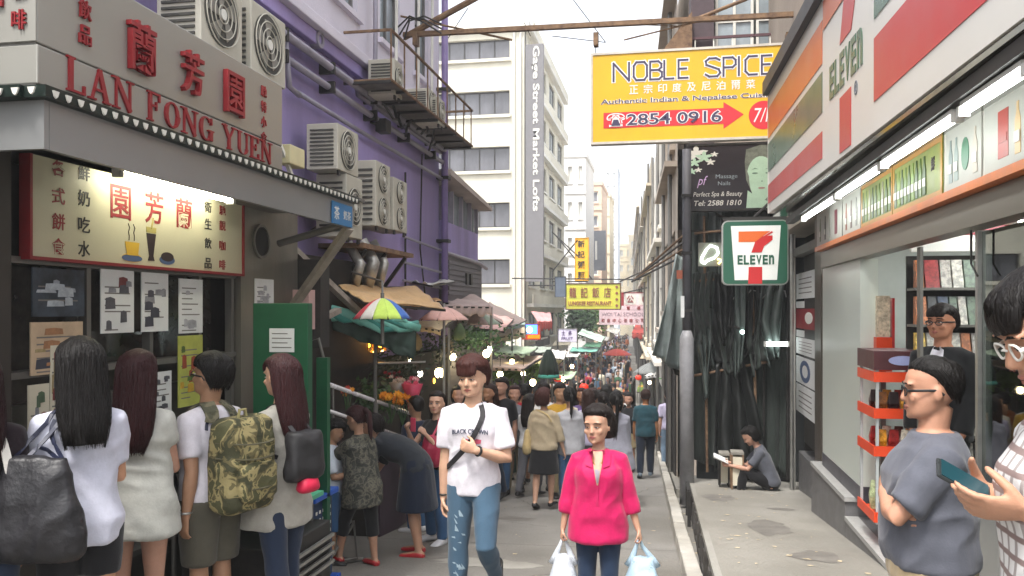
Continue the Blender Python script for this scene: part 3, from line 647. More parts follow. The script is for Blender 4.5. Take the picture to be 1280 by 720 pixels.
# rack cage with more units on the upper storey
ck = thing('window_cage', 'rusty steel rack with cables and small units under the upper windows', 'rack', (-3.1, 10.5, 3.8))
c0 = atX(478, 100, -3.1); c1 = atX(575, 175, -2.85)
for zoff in (0, .55):
    MB().tube([(XP + .05, c0.y, c0.z + zoff), (-3.0, c0.y, c0.z + zoff), (-2.98, 12.7, c0.z + zoff), (XP + .05, 12.7, c0.z + zoff)], .018, 6).build('rail', m_rust, ck)
for i in range(9):
    y = c0.y + (12.7 - c0.y) * i / 8; MB().tube([(-3.0, y, c0.z), (-3.0, y, c0.z + .55)], .01, 5).build('bar', m_rust, ck); MB().bar((XP + .05, y, c0.z - .02), (-3.0, y, c0.z - .02), .03).build('cross_bar', m_dmetal, ck)
for i in range(4): MB().tube([Vector((-3.3 + .1 * math.sin(i * 2 + t), c0.y + .6 + i * .55 + t * .12, c0.z - .1 - .18 * math.sin(t * 1.1 + i))) for t in range(5)], .018, 6).build('cable', m_dmetal, ck)
MB().box((-3.5, c0.y, c0.z + .0), (-3.02, 12.7, c0.z + .02)).build('tray', mat('tray_grey', '5f5b56', .7, var=.3, scale=5), ck)
ac_unit(493, 503, 82, 125, -3.1, 'small outdoor unit standing in the steel rack, nearer one'); ac_unit(536, 545, 118, 150, -3.1, 'small outdoor unit at the far end of the steel rack')
ac_unit(548, 556, 128, 160, -3.0, 'narrow unit beyond the far end of the steel rack')
dp = thing('drain_pipe', 'thin pale pipes running up the upper storey wall', 'pipe', (XP + .1, 11, 4.5))
for y in (10.6, 11.6, 12.3): MB().tube([(XP + .08, y, 4.5), (XP + .1, y + .05, 9)], .022, 6).build('pipe', m_white, dp)

# ================================================================ WHITE BUILDING AND BEYOND
wb = thing('white_building', 'cream white block with rows of strip windows facing up the street', 'building', (-10, 45, gz(45)))
YB = 45; W0 = -16.0; W1 = tx(655) * YB; base = gz(45)
Mb = frame((W0, YB, base), (1, 0, 0), (0, 0, 1)); H = zat(40, (W0 + W1) / 2, YB) - base
rows = [(48, 73), (113, 143), (183, 213), (253, 284), (324, 355)]
hx = tx(555) * YB - W0 - 1.5, tx(637) * YB - W0
hb = [(hx[0], zat(b, -9, YB) - base, hx[1], zat(a, -9, YB) - base) for a, b in rows]
holed(MB(), Mb, W1 - W0, H, hb, .35).build('wall', m_cream, wb)
for h in hb: window(wb, Mb, *h, n=6, dep=.3, mf=m_dmetal, mp=mat('strip_glass', '5a5a60', .2, var=.3, scale=.6, spec=.6, stretch=(1.5, 1, .5)), ms=m_cream, sill=.16, fw=.07)
MB().box((W0, YB - .3, base + H), (W1 + .3, YB + 12, base + H + .35)).build('parapet', m_white, wb)
MB().box((W0 + 2, YB + .0, base), (W1 - .02, YB + 18, base + H - .01)).build('side_wall', m_cream, wb) if False else None
for px in (643, 651): x = tx(px) * YB; MB().tube([(x, YB - .08, base), (x, YB - .08, base + H)], .06, 6).build('pipe', m_white, wb)
# side facade with stacked bays and air conditioners
sX = W1
Ms = frame((sX, YB + .01, base), (0, 1, 0), (0, 0, 1)); sh_ = []
for k in range(6):
    for j in range(4): sh_.append((1.5 + j * 4.2, 2.4 + k * 3.05 + .9, 4.2 + j * 4.2, 2.4 + k * 3.05 + 2.4))
holed(MB(), Ms, 18, H, sh_, .2).build('side_wall', m_cream, wb)
for h in sh_: window(wb, Ms, *h, n=2, dep=.15, mf=m_dmetal, mp=m_winl, ms=m_white, sill=.1, fw=.07)
for k in range(7):
    zz = 2.2 + k * 3.05
    MB().box((1.0, zz - .1, 0), (17.8, zz + .10, .35), Ms).build('balcony_slab', m_white, wb); MB().box((1.0, zz + .10, .31), (17.8, zz + .6, .35), Ms).build('balcony_rail', m_cream, wb)
lo = thing('lofts_sign', 'tall grey vertical sign board with white letters on the corner of the white building', 'sign', (W1 + .6, 44.8, 4))
Ms2 = frame((tx(657) * 44.5, 44.5, zat(352, W1, 44.5)), (1, 0, 0), (0, 0, 1)); SW = (tx(679) - tx(657)) * 44.5; SH = zat(56, W1, 44.5) - zat(352, W1, 44.5)
MB().prism(rect(0, 0, SW, SH), Ms2, -.3, 0).build('board', mat('sign_grey', '6c6a6c', .6, var=.06), lo)
lettering('Gage Street Market Lofts', Ms2 @ T(SW * .55, SH - .1 - (263 - 57) / 296 * SH / 2, .0) @ Matrix.Rotation(-PI / 2, 4, 'Z'), (263 - 57) / 296 * SH, .46, m_white, lo, .03, weight=.02)

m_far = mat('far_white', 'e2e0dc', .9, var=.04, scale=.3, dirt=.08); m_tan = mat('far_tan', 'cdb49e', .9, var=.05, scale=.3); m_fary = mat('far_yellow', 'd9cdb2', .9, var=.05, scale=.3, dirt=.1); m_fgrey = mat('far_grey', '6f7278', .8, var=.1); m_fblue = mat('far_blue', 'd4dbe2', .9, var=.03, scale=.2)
def far_block(px0, px1, py, Y, m, label, cols=2, rows=5, wm_=None, dep=8, gap=.3, name='apartment_building', cap=True, rr=.45):
    x0, x1 = tx(px0) * Y, tx(px1) * Y; base = gz(Y) - .2; H = zat(py, x0, Y) - base; t = thing(name, label, 'building', ((x0 + x1) / 2, Y, gz(Y)))
    Mf = frame((x0, Y, base), (1, 0, 0), (0, 0, 1)); W = x1 - x0; hl = []
    for r in range(rows):
        for c in range(cols):
            cw = W / cols; ch = (H - 3) / rows
            hl.append((c * cw + cw * gap, 3 + r * ch + ch * .3, (c + 1) * cw - cw * gap, 3 + r * ch + ch * (.3 + rr)))
    holed(MB(), Mf, W, H, hl, .3, back=False).build('wall', m, t); MB().box((0, 0, -dep), (W, H - .01, -.31), Mf).build('side_wall', m, t)
    for h in hl: window(t, Mf, *h, n=2, dep=.25, mf=m_white, mp=wm_ or m_winl, ms=m, sill=.12, fw=.1)
    for k in range(rows): MB().box((-.05, 3 + k * (H - 3) / rows - .08, 0), (W + .05, 3 + k * (H - 3) / rows + .08, .12), Mf).build('cornice', m, t)
    if cap: MB().box((-.1, H, -dep), (W + .1, H + .4, .1), Mf).build('parapet', m, t)
    return t
far_block(706, 732, 197, 70, m_far, 'plain tall white block between the grey lettered sign and the tan house', 2, 5)
far_block(729, 752, 232, 86, m_tan, 'tan house with dark windows past the tall white block', 1, 6, m_fgrey, gap=.2)
far_block(748, 762, 246, 100, m_fary, 'narrow cream house right of the tan house', 1, 7)
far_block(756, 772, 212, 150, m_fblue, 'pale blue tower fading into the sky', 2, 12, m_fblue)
far_block(764, 790, 308, 165, m_fary, 'low cream terrace closing the view, left part', 3, 5)
far_block(786, 812, 296, 160, m_fary, 'cream terrace closing the view, right part', 3, 5)
far_block(806, 824, 286, 130, m_far, 'white house at the far end of the right hand row', 2, 5)
dk = thing('dark_billboard', 'dark grey wall panel beside the yellow vertical sign', 'panel', atY(746, 335, 80)); p0 = atY(736, 338, 80); p1 = atY(757, 288, 80)
MB().box((p0.x, 80, p0.z), (p1.x, 80.5, p1.z)).build('panel', m_fgrey, dk); MB().box(((p0.x + p1.x) / 2 - .2, 79.95, p0.z + 1), ((p0.x + p1.x) / 2, 79.99, p1.z - 1)).build('pane', m_white, dk)
# left row of low shops beyond the stalls and under the white building
lr = thing('shop_row', 'row of shadowy ground floor shops behind the market stalls', 'shops', (-7, 30, gz(30)))
y = 16
while y < 62:
    L_ = 5.5; x = -5.6 - .06 * (y - 16); zt = min(gz(y) + 3.2, 1.1) + random.uniform(-.4, .2)
    MB().box((x - 4, y, gz(y) - 2), (x, y + L_ - .05, zt)).build('shop', mat('shop_brown', '57504a', .85, var=.3, scale=1.2, dirt=.3), lr)
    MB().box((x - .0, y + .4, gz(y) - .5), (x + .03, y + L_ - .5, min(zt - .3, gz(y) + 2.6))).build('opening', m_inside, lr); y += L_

# ================================================================ RIGHT ROW
def row_block(y0, y1, zt, m, label, nw=3, nr=3, balc=True, depx=6):
    xa, xb = rx(y0), rx(y1); t = thing('tenement', label, 'building', (xa, (y0 + y1) / 2, gz(y0)))
    d = Vector((xb - xa, y1 - y0, 0)); Lg = d.length; base = gz(y1) - .5
    Mf = frame((xb, y1, base), -d, (0, 0, 1)); H = zt - base; hl = []
    fl = 3.1
    for r in range(nr):
        for c in range(nw):
            cw = Lg / nw; yb = 4.2 + r * fl
            if yb + 1.5 < H - .2: hl.append((c * cw + cw * .2, yb, c * cw + cw * .75, yb + 1.5))
    holed(MB(), Mf, Lg, H, hl, .2, back=False).build('wall', m, t); MB().box((0.01, 0, -depx), (Lg - .01, H - .01, -.21), Mf).build('side_wall', m, t)
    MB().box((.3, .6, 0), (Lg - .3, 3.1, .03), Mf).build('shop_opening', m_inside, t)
    for h in hl: window(t, Mf, *h, n=2, dep=.15, mf=m_wfr, mp=m_winl, ms=m, sill=.1)
    if balc:
        for r in range(nr): MB().box((.2, 3.7 + r * fl, 0), (Lg - .2, 3.8 + r * fl, .22), Mf).build('balcony_slab', m, t)
    for c in (.3, .8): MB().tube([Mf @ Vector((Lg * c, 0, .08)), Mf @ Vector((Lg * c, H, .08))], .04, 6).build('pipe', m_steeld, t)
    return t
m_tn1 = mat('tenement_brown', 'b0a498', .85, var=.15, scale=.8, dirt=.3); m_tn2 = mat('tenement_cream', 'c9bda9', .85, var=.08, scale=.6, dirt=.25); m_tn3 = mat('tenement_white', 'dad5cc', .85, var=.06, scale=.6, dirt=.2)
row_block(15.2, 21, 8.2, m_tn1, 'tall brown tenement right beyond the scaffold', 2, 3)
row_block(21.05, 30, 6.4, m_tn3, 'pale tenement behind the brown one on the right', 3, 2)
row_block(30.05, 45, 7.2, m_tn2, 'cream tenement further down on the right', 4, 3)
row_block(45.05, 62, 8.0, m_tn3, 'white tenement before the bend on the right', 4, 3)
row_block(62.05, 85, 9.5, m_tn2, 'far cream tenement on the right', 4, 4); row_block(85.05, 125, 10.5, m_tn3, 'farthest white tenement on the right', 6, 4)
# ================================================================ RIGHT: CONVENIENCE STORE
m_or = mat('stripe_orange', 'd0642c', .35, var=.04, scale=2); m_gr = mat('stripe_green', '2f5a45', .3, var=.05, scale=2, spec=.6); m_rd = mat('stripe_red', 'b8292b', .35, var=.04, scale=2); m_sw = mat('sign_white', 'cfccc5', .35, var=.04, scale=1, spec=.5)
cs = thing('convenience_store', 'convenience store front with glass panels, white pillar and grey steps', 'shop', (1.6, 7, pz(7)))
# sign box, slightly turned to the street
A = Vector((1.065, 9.38, 2.545)); B = Vector((1.245, 1.0, 2.49)); dS = (A - B).normalized(); LS = (A - B).length
Mg = frame(A, (B - A), (0, 0, 1)); HS = 1.27                       # x runs from the far end towards the viewer
sg = thing('fascia_sign', 'long white store fascia sign with orange, green and red stripes and a big seven', 'sign', (A + B) / 2)
MB().box((0, 0, -.55), (LS, HS, 0), Mg).build('panel', m_sw, sg)
MB().box((-.04, HS, -.6), (LS, HS + .14, .06), Mg).build('top_trim', mat('trim_dark', '3c3b3d', .5, .2, var=.15), sg)
MB().box((-.03, 0, -.55), (-.001, HS, .005), Mg).build('end_trim', m_sw, sg)
def s_at(px): # distance along the sign of the image column px
    t = tx(px); best = min(range(2000), key=lambda i: abs((A + (B - A) * i / 2000).x / (A + (B - A) * i / 2000).y - t)); return LS * best / 2000
s1, s2, s3, s4 = s_at(1028), s_at(1037), s_at(1079), s_at(1093)
st_ = ((.80, 1.12, m_or), (.44, .74, m_gr), (.10, .30, m_rd))
st2 = ((1.0, 1.2, m_or), (.64, .93, m_gr), (.17, .53, m_rd))
for (a, b, m) in st_: MB().prism(rect(.0, a, s1, b), Mg, .001, .004).build('stripe', m, sg)
for (a, b, m) in st2: MB().prism(rect(s4, a, LS - .2, b), Mg, .001, .004).build('stripe', m, sg)
c7 = (s_at(1050) + s_at(1064)) / 2; w7 = s_at(1064) - s_at(1050)
MB().prism(rect(c7 - w7 / 2, .03, c7 + w7 / 2, .40), Mg, .001, .004).build('seven_stem', m_rd, sg)
MB().prism([(c7 - w7 * .5, .76), (c7 + w7 * .5, .76), (c7 + w7 * 1.0, 1.02), (c7 + w7 * 1.9, 1.2), (c7 + w7 * 1.0, 1.22), (c7 - w7 * .1, 1.05)], Mg, .001, .004).build('seven_stem', m_rd, sg)
MB().prism(rect(c7 - w7 * 2.2, 1.03, c7 + w7 * .4, 1.24), Mg, .0042, .006).build('seven_bar', m_or, sg)
tA, tB = s_at(1037) , s_at(1079)
for i, ch in enumerate('ELEVEn'):
    lettering(ch, Mg @ T(tA + (tB - tA) * (i + .5) / 6, .58, .001), (tB - tA) / 6 * .82, .235, m_gr, sg, .004, 'letter', weight=.03)
MB().loft([[Mg @ Vector((s_at(1070) + x, .36 + y, z)) for x, y in circ(0, 0, r, .045 * r / .04)] for r, z in ((.04, .001), (.04, .004), (.03, .004), (.03, .001))], closed=True).build('ring', m_fgrey, sg)
lettering('R', Mg @ T(s_at(1070), .36, .001), .03, .045, m_fgrey, sg, .003, 'letter')
# soffit, lamp channel, poster rail
m_soff = mat('soffit_gloss', '77766f', .13, .75, var=.1, scale=2, stretch=(1, .3, 1))
MB().hexa([(1.10, 9.3, 2.50), (1.75, 9.3, 2.50), (1.9, .8, 2.46), (1.25, .8, 2.46), (1.10, 9.3, 2.53), (1.75, 9.3, 2.53), (1.9, .8, 2.49), (1.25, .8, 2.49)]).build('soffit', m_soff, cs)
XB = 1.52
Mr_ = frame((XB, 8.95, 2.14), (0, -1, .0), (0, 0, 1)); LR = 8.0
MB().box((0, -.0, -.1), (LR, .36, 0), Mr_).build('poster_rail', m_sw, cs); MB().box((-.02, -.045, -.12), (LR, -.002, .05), Mr_).build('rail_edge', mat('rail_orange', 'c0672a', .4, var=.15, scale=5), cs)
MB().hexa([(1.53, 8.95, 1.93), (1.66, 8.95, 1.93), (1.66, .95, 1.93), (1.53, .95, 1.93), (1.53, 8.95, 2.09), (1.66, 8.95, 2.09), (1.66, .95, 2.09), (1.53, .95, 2.09)]).build('header', mat('header_bronze', '6b6357', .35, .5, var=.1, scale=2, stretch=(1, .2, 1)), cs)
MB().box((1.22, .9, 2.405), (1.30, 9.2, 2.465)).build('lamp_channel', m_dmetal, cs)
for k, (a, b) in enumerate(((1005, 1046), (1048, 1103), (1106, 1199), (1206, 1290))):
    t0, t1 = 1.26 / tx(a), 1.26 / tx(b)
    lb_ = ('farthest', 'second farthest', 'second nearest', 'nearest')[k]
    tube_lamp('fluorescent_lamp', lb_ + ' white fluorescent tube under the striped store sign', (1.26, t0, 2.36), (1.26, t1 + .04, 2.355), .018, 9, (.95, 1, .97), drop=(0, 0, .03))
# advert cards on the rail
def card(px0, px1, base, label, seed, items, h=.33):
    y0, y1 = XB / tx(px0), XB / tx(px1); W = y0 - y1 - .02; t = thing('advert_card', label, 'advert', (XB, (y0 + y1) / 2, 2.16))
    Mx = frame((XB - .003, y0 - .01, 2.15), (0, -1, 0), (0, 0, 1)); MB().prism(rect(0, 0, W, h), Mx, 0, .006).build('sheet', base, t)
    for i, (kind, c, fx_) in enumerate(items):
        m = mat('ad_' + c, c, .45, var=.12, scale=12); x = W * fx_
        if kind == 'bottle': MB().prism([(x - .03, .04), (x + .03, .04), (x + .03, .19), (x + .012, .23), (x + .012, .27), (x - .012, .27), (x - .012, .23), (x - .03, .19)], Mx, .006, .008 + i * .0004).build('bottle_print', m, t); MB().prism(rect(x - .029, .09, x + .029, .14), Mx, .0105, .013).build('label_print', m_white, t)
        elif kind == 'box': MB().prism(rect(x - .06, .05, x + .06, .27), Mx, .006, .008 + i * .0004).prism(rect(x - .045, .12, x + .045, .16), Mx, .009, .0105).build('pack_print', m, t)
        elif kind == 'oval': MB().prism(circ(x, .16, .055, .085), Mx, .006, .009).build('oval_print', m, t)
        elif kind == 'band': MB().prism(rect(.01, .02, W - .01, .06), Mx, .006, .007).build('band_print', m, t)
        elif kind == 'frame':
            for r_ in (rect(0, 0, W, .03), rect(0, h - .03, W, h), rect(0, .03, .03, h - .03), rect(W - .03, .03, W, h - .03)): MB().prism(r_, Mx, .0065, .009).build('border_print', m, t)
        elif kind == 'text': lettering('鮮', Mx @ T(x, .2, .006), .07, .08, m, t, .003, 'character', weight=.02)
    return t
m_cw = mat('card_white', 'a9a9a2', .5, var=.05); m_cg = mat('card_green', '7c8640', .5, var=.2, scale=6); m_cy = mat('card_yellow', 'cfa62e', .5, var=.1, scale=5)
card(1022, 1038, m_cw, 'pale card with dark pictures, farthest on the poster rail', 1, [('bottle', '5f6f4b', .3), ('bottle', '4b4b44', .7)])
card(1039, 1054, m_cw, 'white card with one dark red pack', 2, [('box', '6b2333', .5)])
card(1055, 1077, m_cw, 'white card with three brown packs', 3, [('bottle', '8a4a34', .2), ('bottle', '5f4a44', .5), ('bottle', '7f7f7a', .8)])
card(1078, 1118, m_cg, 'green card with row of drink bottles, farther half of the yellow framed display', 4, [('frame', 'a87410', 0)] + [('bottle', ('3c5420', '56702c', '8a8a78', '2f4a1c')[i % 4], .08 + .107 * i) for i in range(9)])
card(1118, 1181, m_cg, 'green card with many bottles and two black and white characters inside a yellow frame', 5, [('frame', 'a87410', 0)] + [('bottle', ('3c5420', '6a8434', '2f4a1c', '56702c')[i % 4], .06 + .078 * i) for i in range(9)] + [('text', '2a1c1c', .84)])
card(1184, 1230, m_cw, 'white card with green oval badge and grey bottles', 6, [('bottle', '6d7a78', .15), ('bottle', '7d8a86', .32), ('oval', '2d6b4c', .58), ('bottle', 'b0a79a', .85)])
card(1232, 1285, m_cw, 'white card with tall red pack, nearest on the rail', 7, [('box', '9a2f22', .5), ('bottle', 'c9aa7a', .85)])
card(1288, 1400, m_cw, 'white card at the near end of the rail, at the edge of the view', 8, [('box', '2f5f9a', .4)])

# pillar, glass, floor, steps, interior
m_tile = mat('step_granite', '6b6a6b', .45, var=.12, scale=30, contrast=.6, dirt=.15); m_nose = mat('step_nosing', 'a09f9c', .5, var=.1, scale=20)
MB().box((1.58, 7.42, .03), (1.72, 9.15, 1.93)).build('pillar', mat('pillar_white', 'c5cbc2', .35, var=.03, scale=1), cs)
MB().box((1.575, 7.42, -.1), (1.72, 9.15, .028)).build('skirting', mat('skirting_dark', '45434a', .4, var=.1), cs)
MB().box((1.50, 7.62, -1.3), (4.5, 9.35, -.14)).build('plinth', m_tile, cs); MB().box((1.49, 7.6, -.139), (1.72, 9.36, -.1)).build('nosing', m_nose, cs)
MB().box((1.722, 7.6, -.139), (4.5, 9.36, -.101)).build('landing', m_tile, cs)
MB().box((1.50, 3.2, -1.3), (4.5, 7.615, -.30)).build('lower_step', m_tile, cs); MB().box((1.49, 3.2, -.299), (1.60, 7.6, -.262)).build('nosing', m_nose, cs)
MB().box((1.602, 3.2, -.299), (1.95, 7.6, -.263)).build('tread', m_tile, cs)
MB().box((1.90, 3.2, -.262), (4.5, 7.6, -.10)).build('shop_floor', mat('shop_floor', '8c8b87', .25, var=.08, scale=2), cs)
m_gl = glass('shop_glass')
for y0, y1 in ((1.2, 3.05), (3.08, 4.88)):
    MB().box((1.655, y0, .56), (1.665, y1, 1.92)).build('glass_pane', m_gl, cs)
    MB().box((1.64, y0, -.25), (1.68, y1, .55)).build('lower_panel', mat('lower_panel', '8f918f', .18, .3, var=.06, scale=1), cs)  # light grey stands in for the reflection in the lower glass
for y in (3.065, 4.905): MB().box((1.635, y - .018, -.26), (1.69, y + .018, 1.93)).build('mullion', m_steel, cs)
MB().box((1.62, 3.0, -.262), (1.70, 4.95, -.245)).build('sill', m_nose, cs)
MB().box((1.64, 5.95, -.1), (1.66, 6.02, 1.92)).build('door_edge', m_steeld, cs)
# interior
MB().box((4.4, .8, -.1), (4.5, 9.3, 2.5)).build('back_wall', mat('shop_wall', 'b5b8b3', .6, var=.05), cs)
MB().box((1.74, 9.16, -.1), (4.5, 9.3, 2.5)).build('side_wall', mat('shop_wall', 'b5b8b3'), cs)
MB().box((1.68, .8, 2.25), (4.5, 9.3, 2.31)).build('ceiling', mat('shop_ceiling', '9c9d9b', .7, var=.04), cs)
MB().box((1.73, .8, 1.94), (1.76, 7.4, 2.24)).build('inner_header', m_sw, cs) if False else None
ih = thing('shelf_header', 'white and red striped header board above the magazine shelf inside the store', 'board', (2.7, 6.9, 1.9))
MB().box((1.80, 6.75, 1.94), (4.3, 6.8, 2.2)).build('board', m_sw, ih); MB().box((1.80, 6.735, 2.06), (4.3, 6.748, 2.13)).build('stripe', mat('header_red', '8e1f2c', .4, var=.05), ih)
for k in range(3):
    z = -.1; t = thing('magazine_rack', ('magazine rack facing the door inside the store', 'second rack of goods deeper in the store', 'tall rack against the store back wall')[k], 'rack', ((1.95, 2.5, 3.2)[k], 7.1, -.1))
    x0, x1, y0 = ((1.82, 3.1, 6.95), (3.15, 4.3, 6.95), (2.6, 4.2, 5.2))[k]
    MB().box((x0, y0, -.1), (x1, y0 + .03, 1.92)).build('back', m_dmetal, t)
    for j in range(7):
        z = .02 + j * .275; MB().box((x0, y0 - .22, z - .02), (x1, y0 - .002, z)).build('shelf', m_steeld, t); x = x0 + .02
        while x < x1 - .1:
            w_ = random.uniform(.06, .11); c = random.choice(['8f2b2b', 'b8b3a8', '3b4a66', '7a7a78', 'c9a94a', '2f2f33', 'a8a29a', '5a6b58', 'b56a3a'])
            MB().hexa([(x, y0 - .2, z), (x + w_ - .01, y0 - .2, z), (x + w_ - .01, y0 - .1, z), (x, y0 - .1, z), (x, y0 - .14, z + .21), (x + w_ - .01, y0 - .14, z + .21), (x + w_ - .01, y0 - .1, z + .21), (x, y0 - .1, z + .21)]).build('magazine', mat('mag_' + c, c, .4, var=.35, scale=25, contrast=.15), t); x += w_
for k, (a, b) in enumerate(((1056, 1092), (1096, 1125))):
    p0 = atX(a, 319 - 1 * k, 1.9); X = 2.0 + k * .5
    tube_lamp('ceiling_lamp', ('ceiling tube just inside the store by the white pillar', 'second ceiling tube deeper inside the store')[k], (X, 8.3, 2.16), (X, 7.25, 2.16), .022, 26, (.95, 1, .98), drop=(0, 0, .04))
tube_lamp('ceiling_lamp', 'long ceiling tube over the middle of the store', (2.5, 6.6, 2.16), (2.5, 4.6, 2.16), .022, 28, (.95, 1, .98), drop=(0, 0, .04))
cc = thing('glass_door_track', 'dark cable loop hanging from the header by the store door', 'cable', (1.62, 5.9, 1.9))
MB().tube([atX(1200, 264, 1.6), atX(1204, 276, 1.6), atX(1215, 272, 1.6), atX(1214, 262, 1.6)], .006, 6).build('cable', m_dmetal, cc); MB().tube([atX(1214, 270, 1.6), atX(1214, 330, 1.6), atX(1222, 345, 1.6)], .006, 6).build('cable', m_dmetal, cc)

# orange snack rack by the door
sr = thing('snack_rack', 'orange trayed snack display rack standing by the store door', 'rack', (1.68, 6.95, -.26))
y0, y1, x0, x1 = 6.62, 7.15, 1.52, 1.88
m_oj = mat('tray_orange', 'd8441c', .4, var=.05); m_clr = mat('rack_plastic', 'aeb3b3', .25, var=.05, spec=.6)
for x in (x0 + .01, x1 - .01):
    for y in (y0 + .01, y1 - .01): MB().box((x - .01, y - .01, -.09), (x + .01, y + .01, 1.17)).build('upright', m_clr, sr)
MB().box((x1 - .014, y0 + .022, -.05), (x1 - .006, y1 - .022, 1.15)).build('back_panel', m_clr, sr)
pk = 0
for k, z in enumerate((-.07, .42, .70, .97)):
    MB().box((x0 - .02, y0 - .02, z), (x1, y1, z + .02)).box((x0 - .02, y0 - .02, z + .02), (x0 - .008, y1, z + .075)).box((x0 - .006, y0 - .02, z + .02), (x1, y0 - .008, z + .075)).build('tray', m_oj, sr)
MB().box((x0 - .02, y0 - .025, 1.06), (x1, y1, 1.20)).build('header_card', mat('card_maroon', '4b2226', .45, var=.1), sr)
MB().prism(circ(0, 0, .10, .035), frame(((x0 + x1) / 2, y0 - .0255, 1.13), (1, 0, 0), (0, 0, 1)), 0, .004).build('oval_print', mat('oval_lilac', '9aa0c8', .4, var=.1), sr)
for k, z in enumerate((-.05, .44, .72, .99)):
    n_p = 4 if k < 3 else 0
    for j in range(n_p):
        for i in range(2):
            c = [['4f7a35', 'a9b68a', '6b8f4c', 'c5c8b8'], ['c98a1c', '8e1f1c', 'd8d2c0', '5a2a1c'], ['7a4a1c', '2a1c1c', 'c08a2c', 'a02a1c']][k][(i + j) % 4]
            cx = x0 + .05 + j * .085; cy = y0 + .07 + i * .2; h = .17 if k else .24; q = MB()
            q.loft([[(cx + sx * .03, cy + sy * .012, z + .02) for sx, sy in ((-1, -1), (1, -1), (1, 1), (-1, 1))], [(cx + sx * .036, cy + sy * .03, z + h * .5) for sx, sy in ((-1, -1), (1, -1), (1, 1), (-1, 1))], [(cx + sx * .03 + .006, cy + sy * .006, z + h) for sx, sy in ((-1, -1), (1, -1), (1, 1), (-1, 1))]])
            o = q.build('snack_packet', mat('pack_' + c, c, .3, var=.3, scale=25, contrast=.12, spec=.6)); pk += 1
            tag(o, '%s snack packet, %s, on the %s tray of the orange rack' % (('green', 'grey white', 'leaf green', 'pale', 'amber', 'red', 'cream', 'brown', 'tan', 'black', 'gold', 'brick red')[k * 4 + (i + j) % 4], ('front', 'rear')[i] + (' left' if j < 2 else ' right'), ('bottom', 'third', 'second', 'top')[k]), 'packet', 'snack packets on the orange rack')
# second smaller orange stand behind
s2 = thing('leaflet_stand', 'small red and orange leaflet stand deeper in the doorway behind the rack', 'stand', (1.95, 7.4, .9))
MB().box((1.68, 7.3, 1.0), (1.80, 7.4, 1.28)).build('tray', m_oj, s2); MB().box((1.69, 7.32, 1.285), (1.79, 7.38, 1.62)).build('leaflets', mat('leaflet', 'c5b49a', .5, var=.4, scale=30), s2); MB().box((1.802, 7.3, 1.1), (1.82, 7.39, 1.6)).build('side', m_rd, s2); MB().box((1.72, 7.33, -.1), (1.76, 7.38, .999)).build('leg', m_steeld, s2)

# projecting seven eleven sign
YS = 10.5; p0 = atY(904, 355, YS); p1 = atY(984, 276, YS); WS, HS2 = p1.x - p0.x, p1.z - p0.z
bs = thing('projecting_sign', 'square green bordered store sign with a seven hanging over the pavement', 'sign', ((p0.x + p1.x) / 2, YS + .06, p0.z))
Mq = frame((p0.x, YS, p0.z), (1, 0, 0), (0, 0, 1))
def rrect(x0, y0, x1, y1, r): return [p for cx, cy, a in ((x1 - r, y0 + r, -PI / 2), (x1 - r, y1 - r, 0), (x0 + r, y1 - r, PI / 2), (x0 + r, y0 + r, PI)) for p in circ(cx, cy, r, r, 6, a, a + PI / 2)]
MB().prism(rrect(-.015, -.015, WS + .015, HS2 + .015, .07), Mq, -.14, .0).build('rim', m_steel, bs)
MB().prism(rrect(0, 0, WS, HS2, .06), Mq, .0005, .012).build('border', mat('border_green', '14503b', .35, var=.05, spec=.6), bs)
MB().prism([(WS * .12, HS2 * .93), (WS * .9, HS2 * .93), (WS * .84, HS2 * .06), (WS * .18, HS2 * .06)], Mq, .0125, .016).build('face', mat('face_white', 'd9dbd6', .4, var=.03), bs)
u = lambda x, y: (WS * x, HS2 * y)
MB().prism([u(.24, .84), u(.74, .84), u(.62, .76), u(.50, .67), u(.24, .67)], Mq, .0165, .019).build('seven_bar', m_or, bs)
MB().prism([u(.60, .735), u(.76, .84), u(.78, .82), u(.66, .75)], Mq, .0165, .0195).prism([u(.44, .5), u(.60, .5), u(.64, .60), u(.77, .70), u(.77, .77), u(.62, .76), u(.50, .67)], Mq, .0165, .020).build('seven_stem', m_rd, bs)
MB().prism([u(.39, .0), u(.61, .0), u(.61, .27), u(.40, .27)], Mq, .0165, .020).build('seven_stem', m_rd, bs)
for i, ch in enumerate('ELEVEn'): lettering(ch, Mq @ T(WS * (.265 + i * .098), HS2 * .385, .0165), WS * .082, HS2 * .15, MATS['border_green'], bs, .003, 'letter', weight=.035)
MB().box((.0, HS2 + .016, -.1), (WS, HS2 + .06, -.04), Mq).tube([Mq @ Vector((WS * .5, HS2 + .06, -.07)), Mq @ Vector((WS * .9, HS2 + .35, -.07)), Mq @ Vector((WS * 2, HS2 + .35, -.07))], .018, 6).build('bracket', m_dmetal, bs)
# white metal post and notices doorway next to the store
dw = thing('stairway_door', 'dark stairway entrance with a steel post between the store and the hoarding', 'doorway', (1.75, 10.5, pz(10.5)))
MB().box((1.60, 9.37, -1.0), (1.68, 9.75, 2.5)).build('jamb', mat('jamb_bronze', '5d564e', .4, .5, var=.1), dw)
MB().box((1.62, 11.6, -1.2), (1.66, 11.75, 2.5)).build('post', m_white, dw); MB().tube([(1.60, 11.5, pz(11.5)), (1.60, 11.5, 2.5)], .025, 8).build('post', m_steel, dw)
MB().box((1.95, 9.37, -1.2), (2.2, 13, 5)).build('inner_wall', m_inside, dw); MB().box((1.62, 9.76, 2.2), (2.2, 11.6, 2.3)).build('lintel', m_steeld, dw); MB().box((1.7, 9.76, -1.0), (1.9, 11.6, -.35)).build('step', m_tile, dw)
MB().box((1.55, 9.3, 2.55), (4.5, 14, 9)).build('upper_wall', m_tn1, dw)
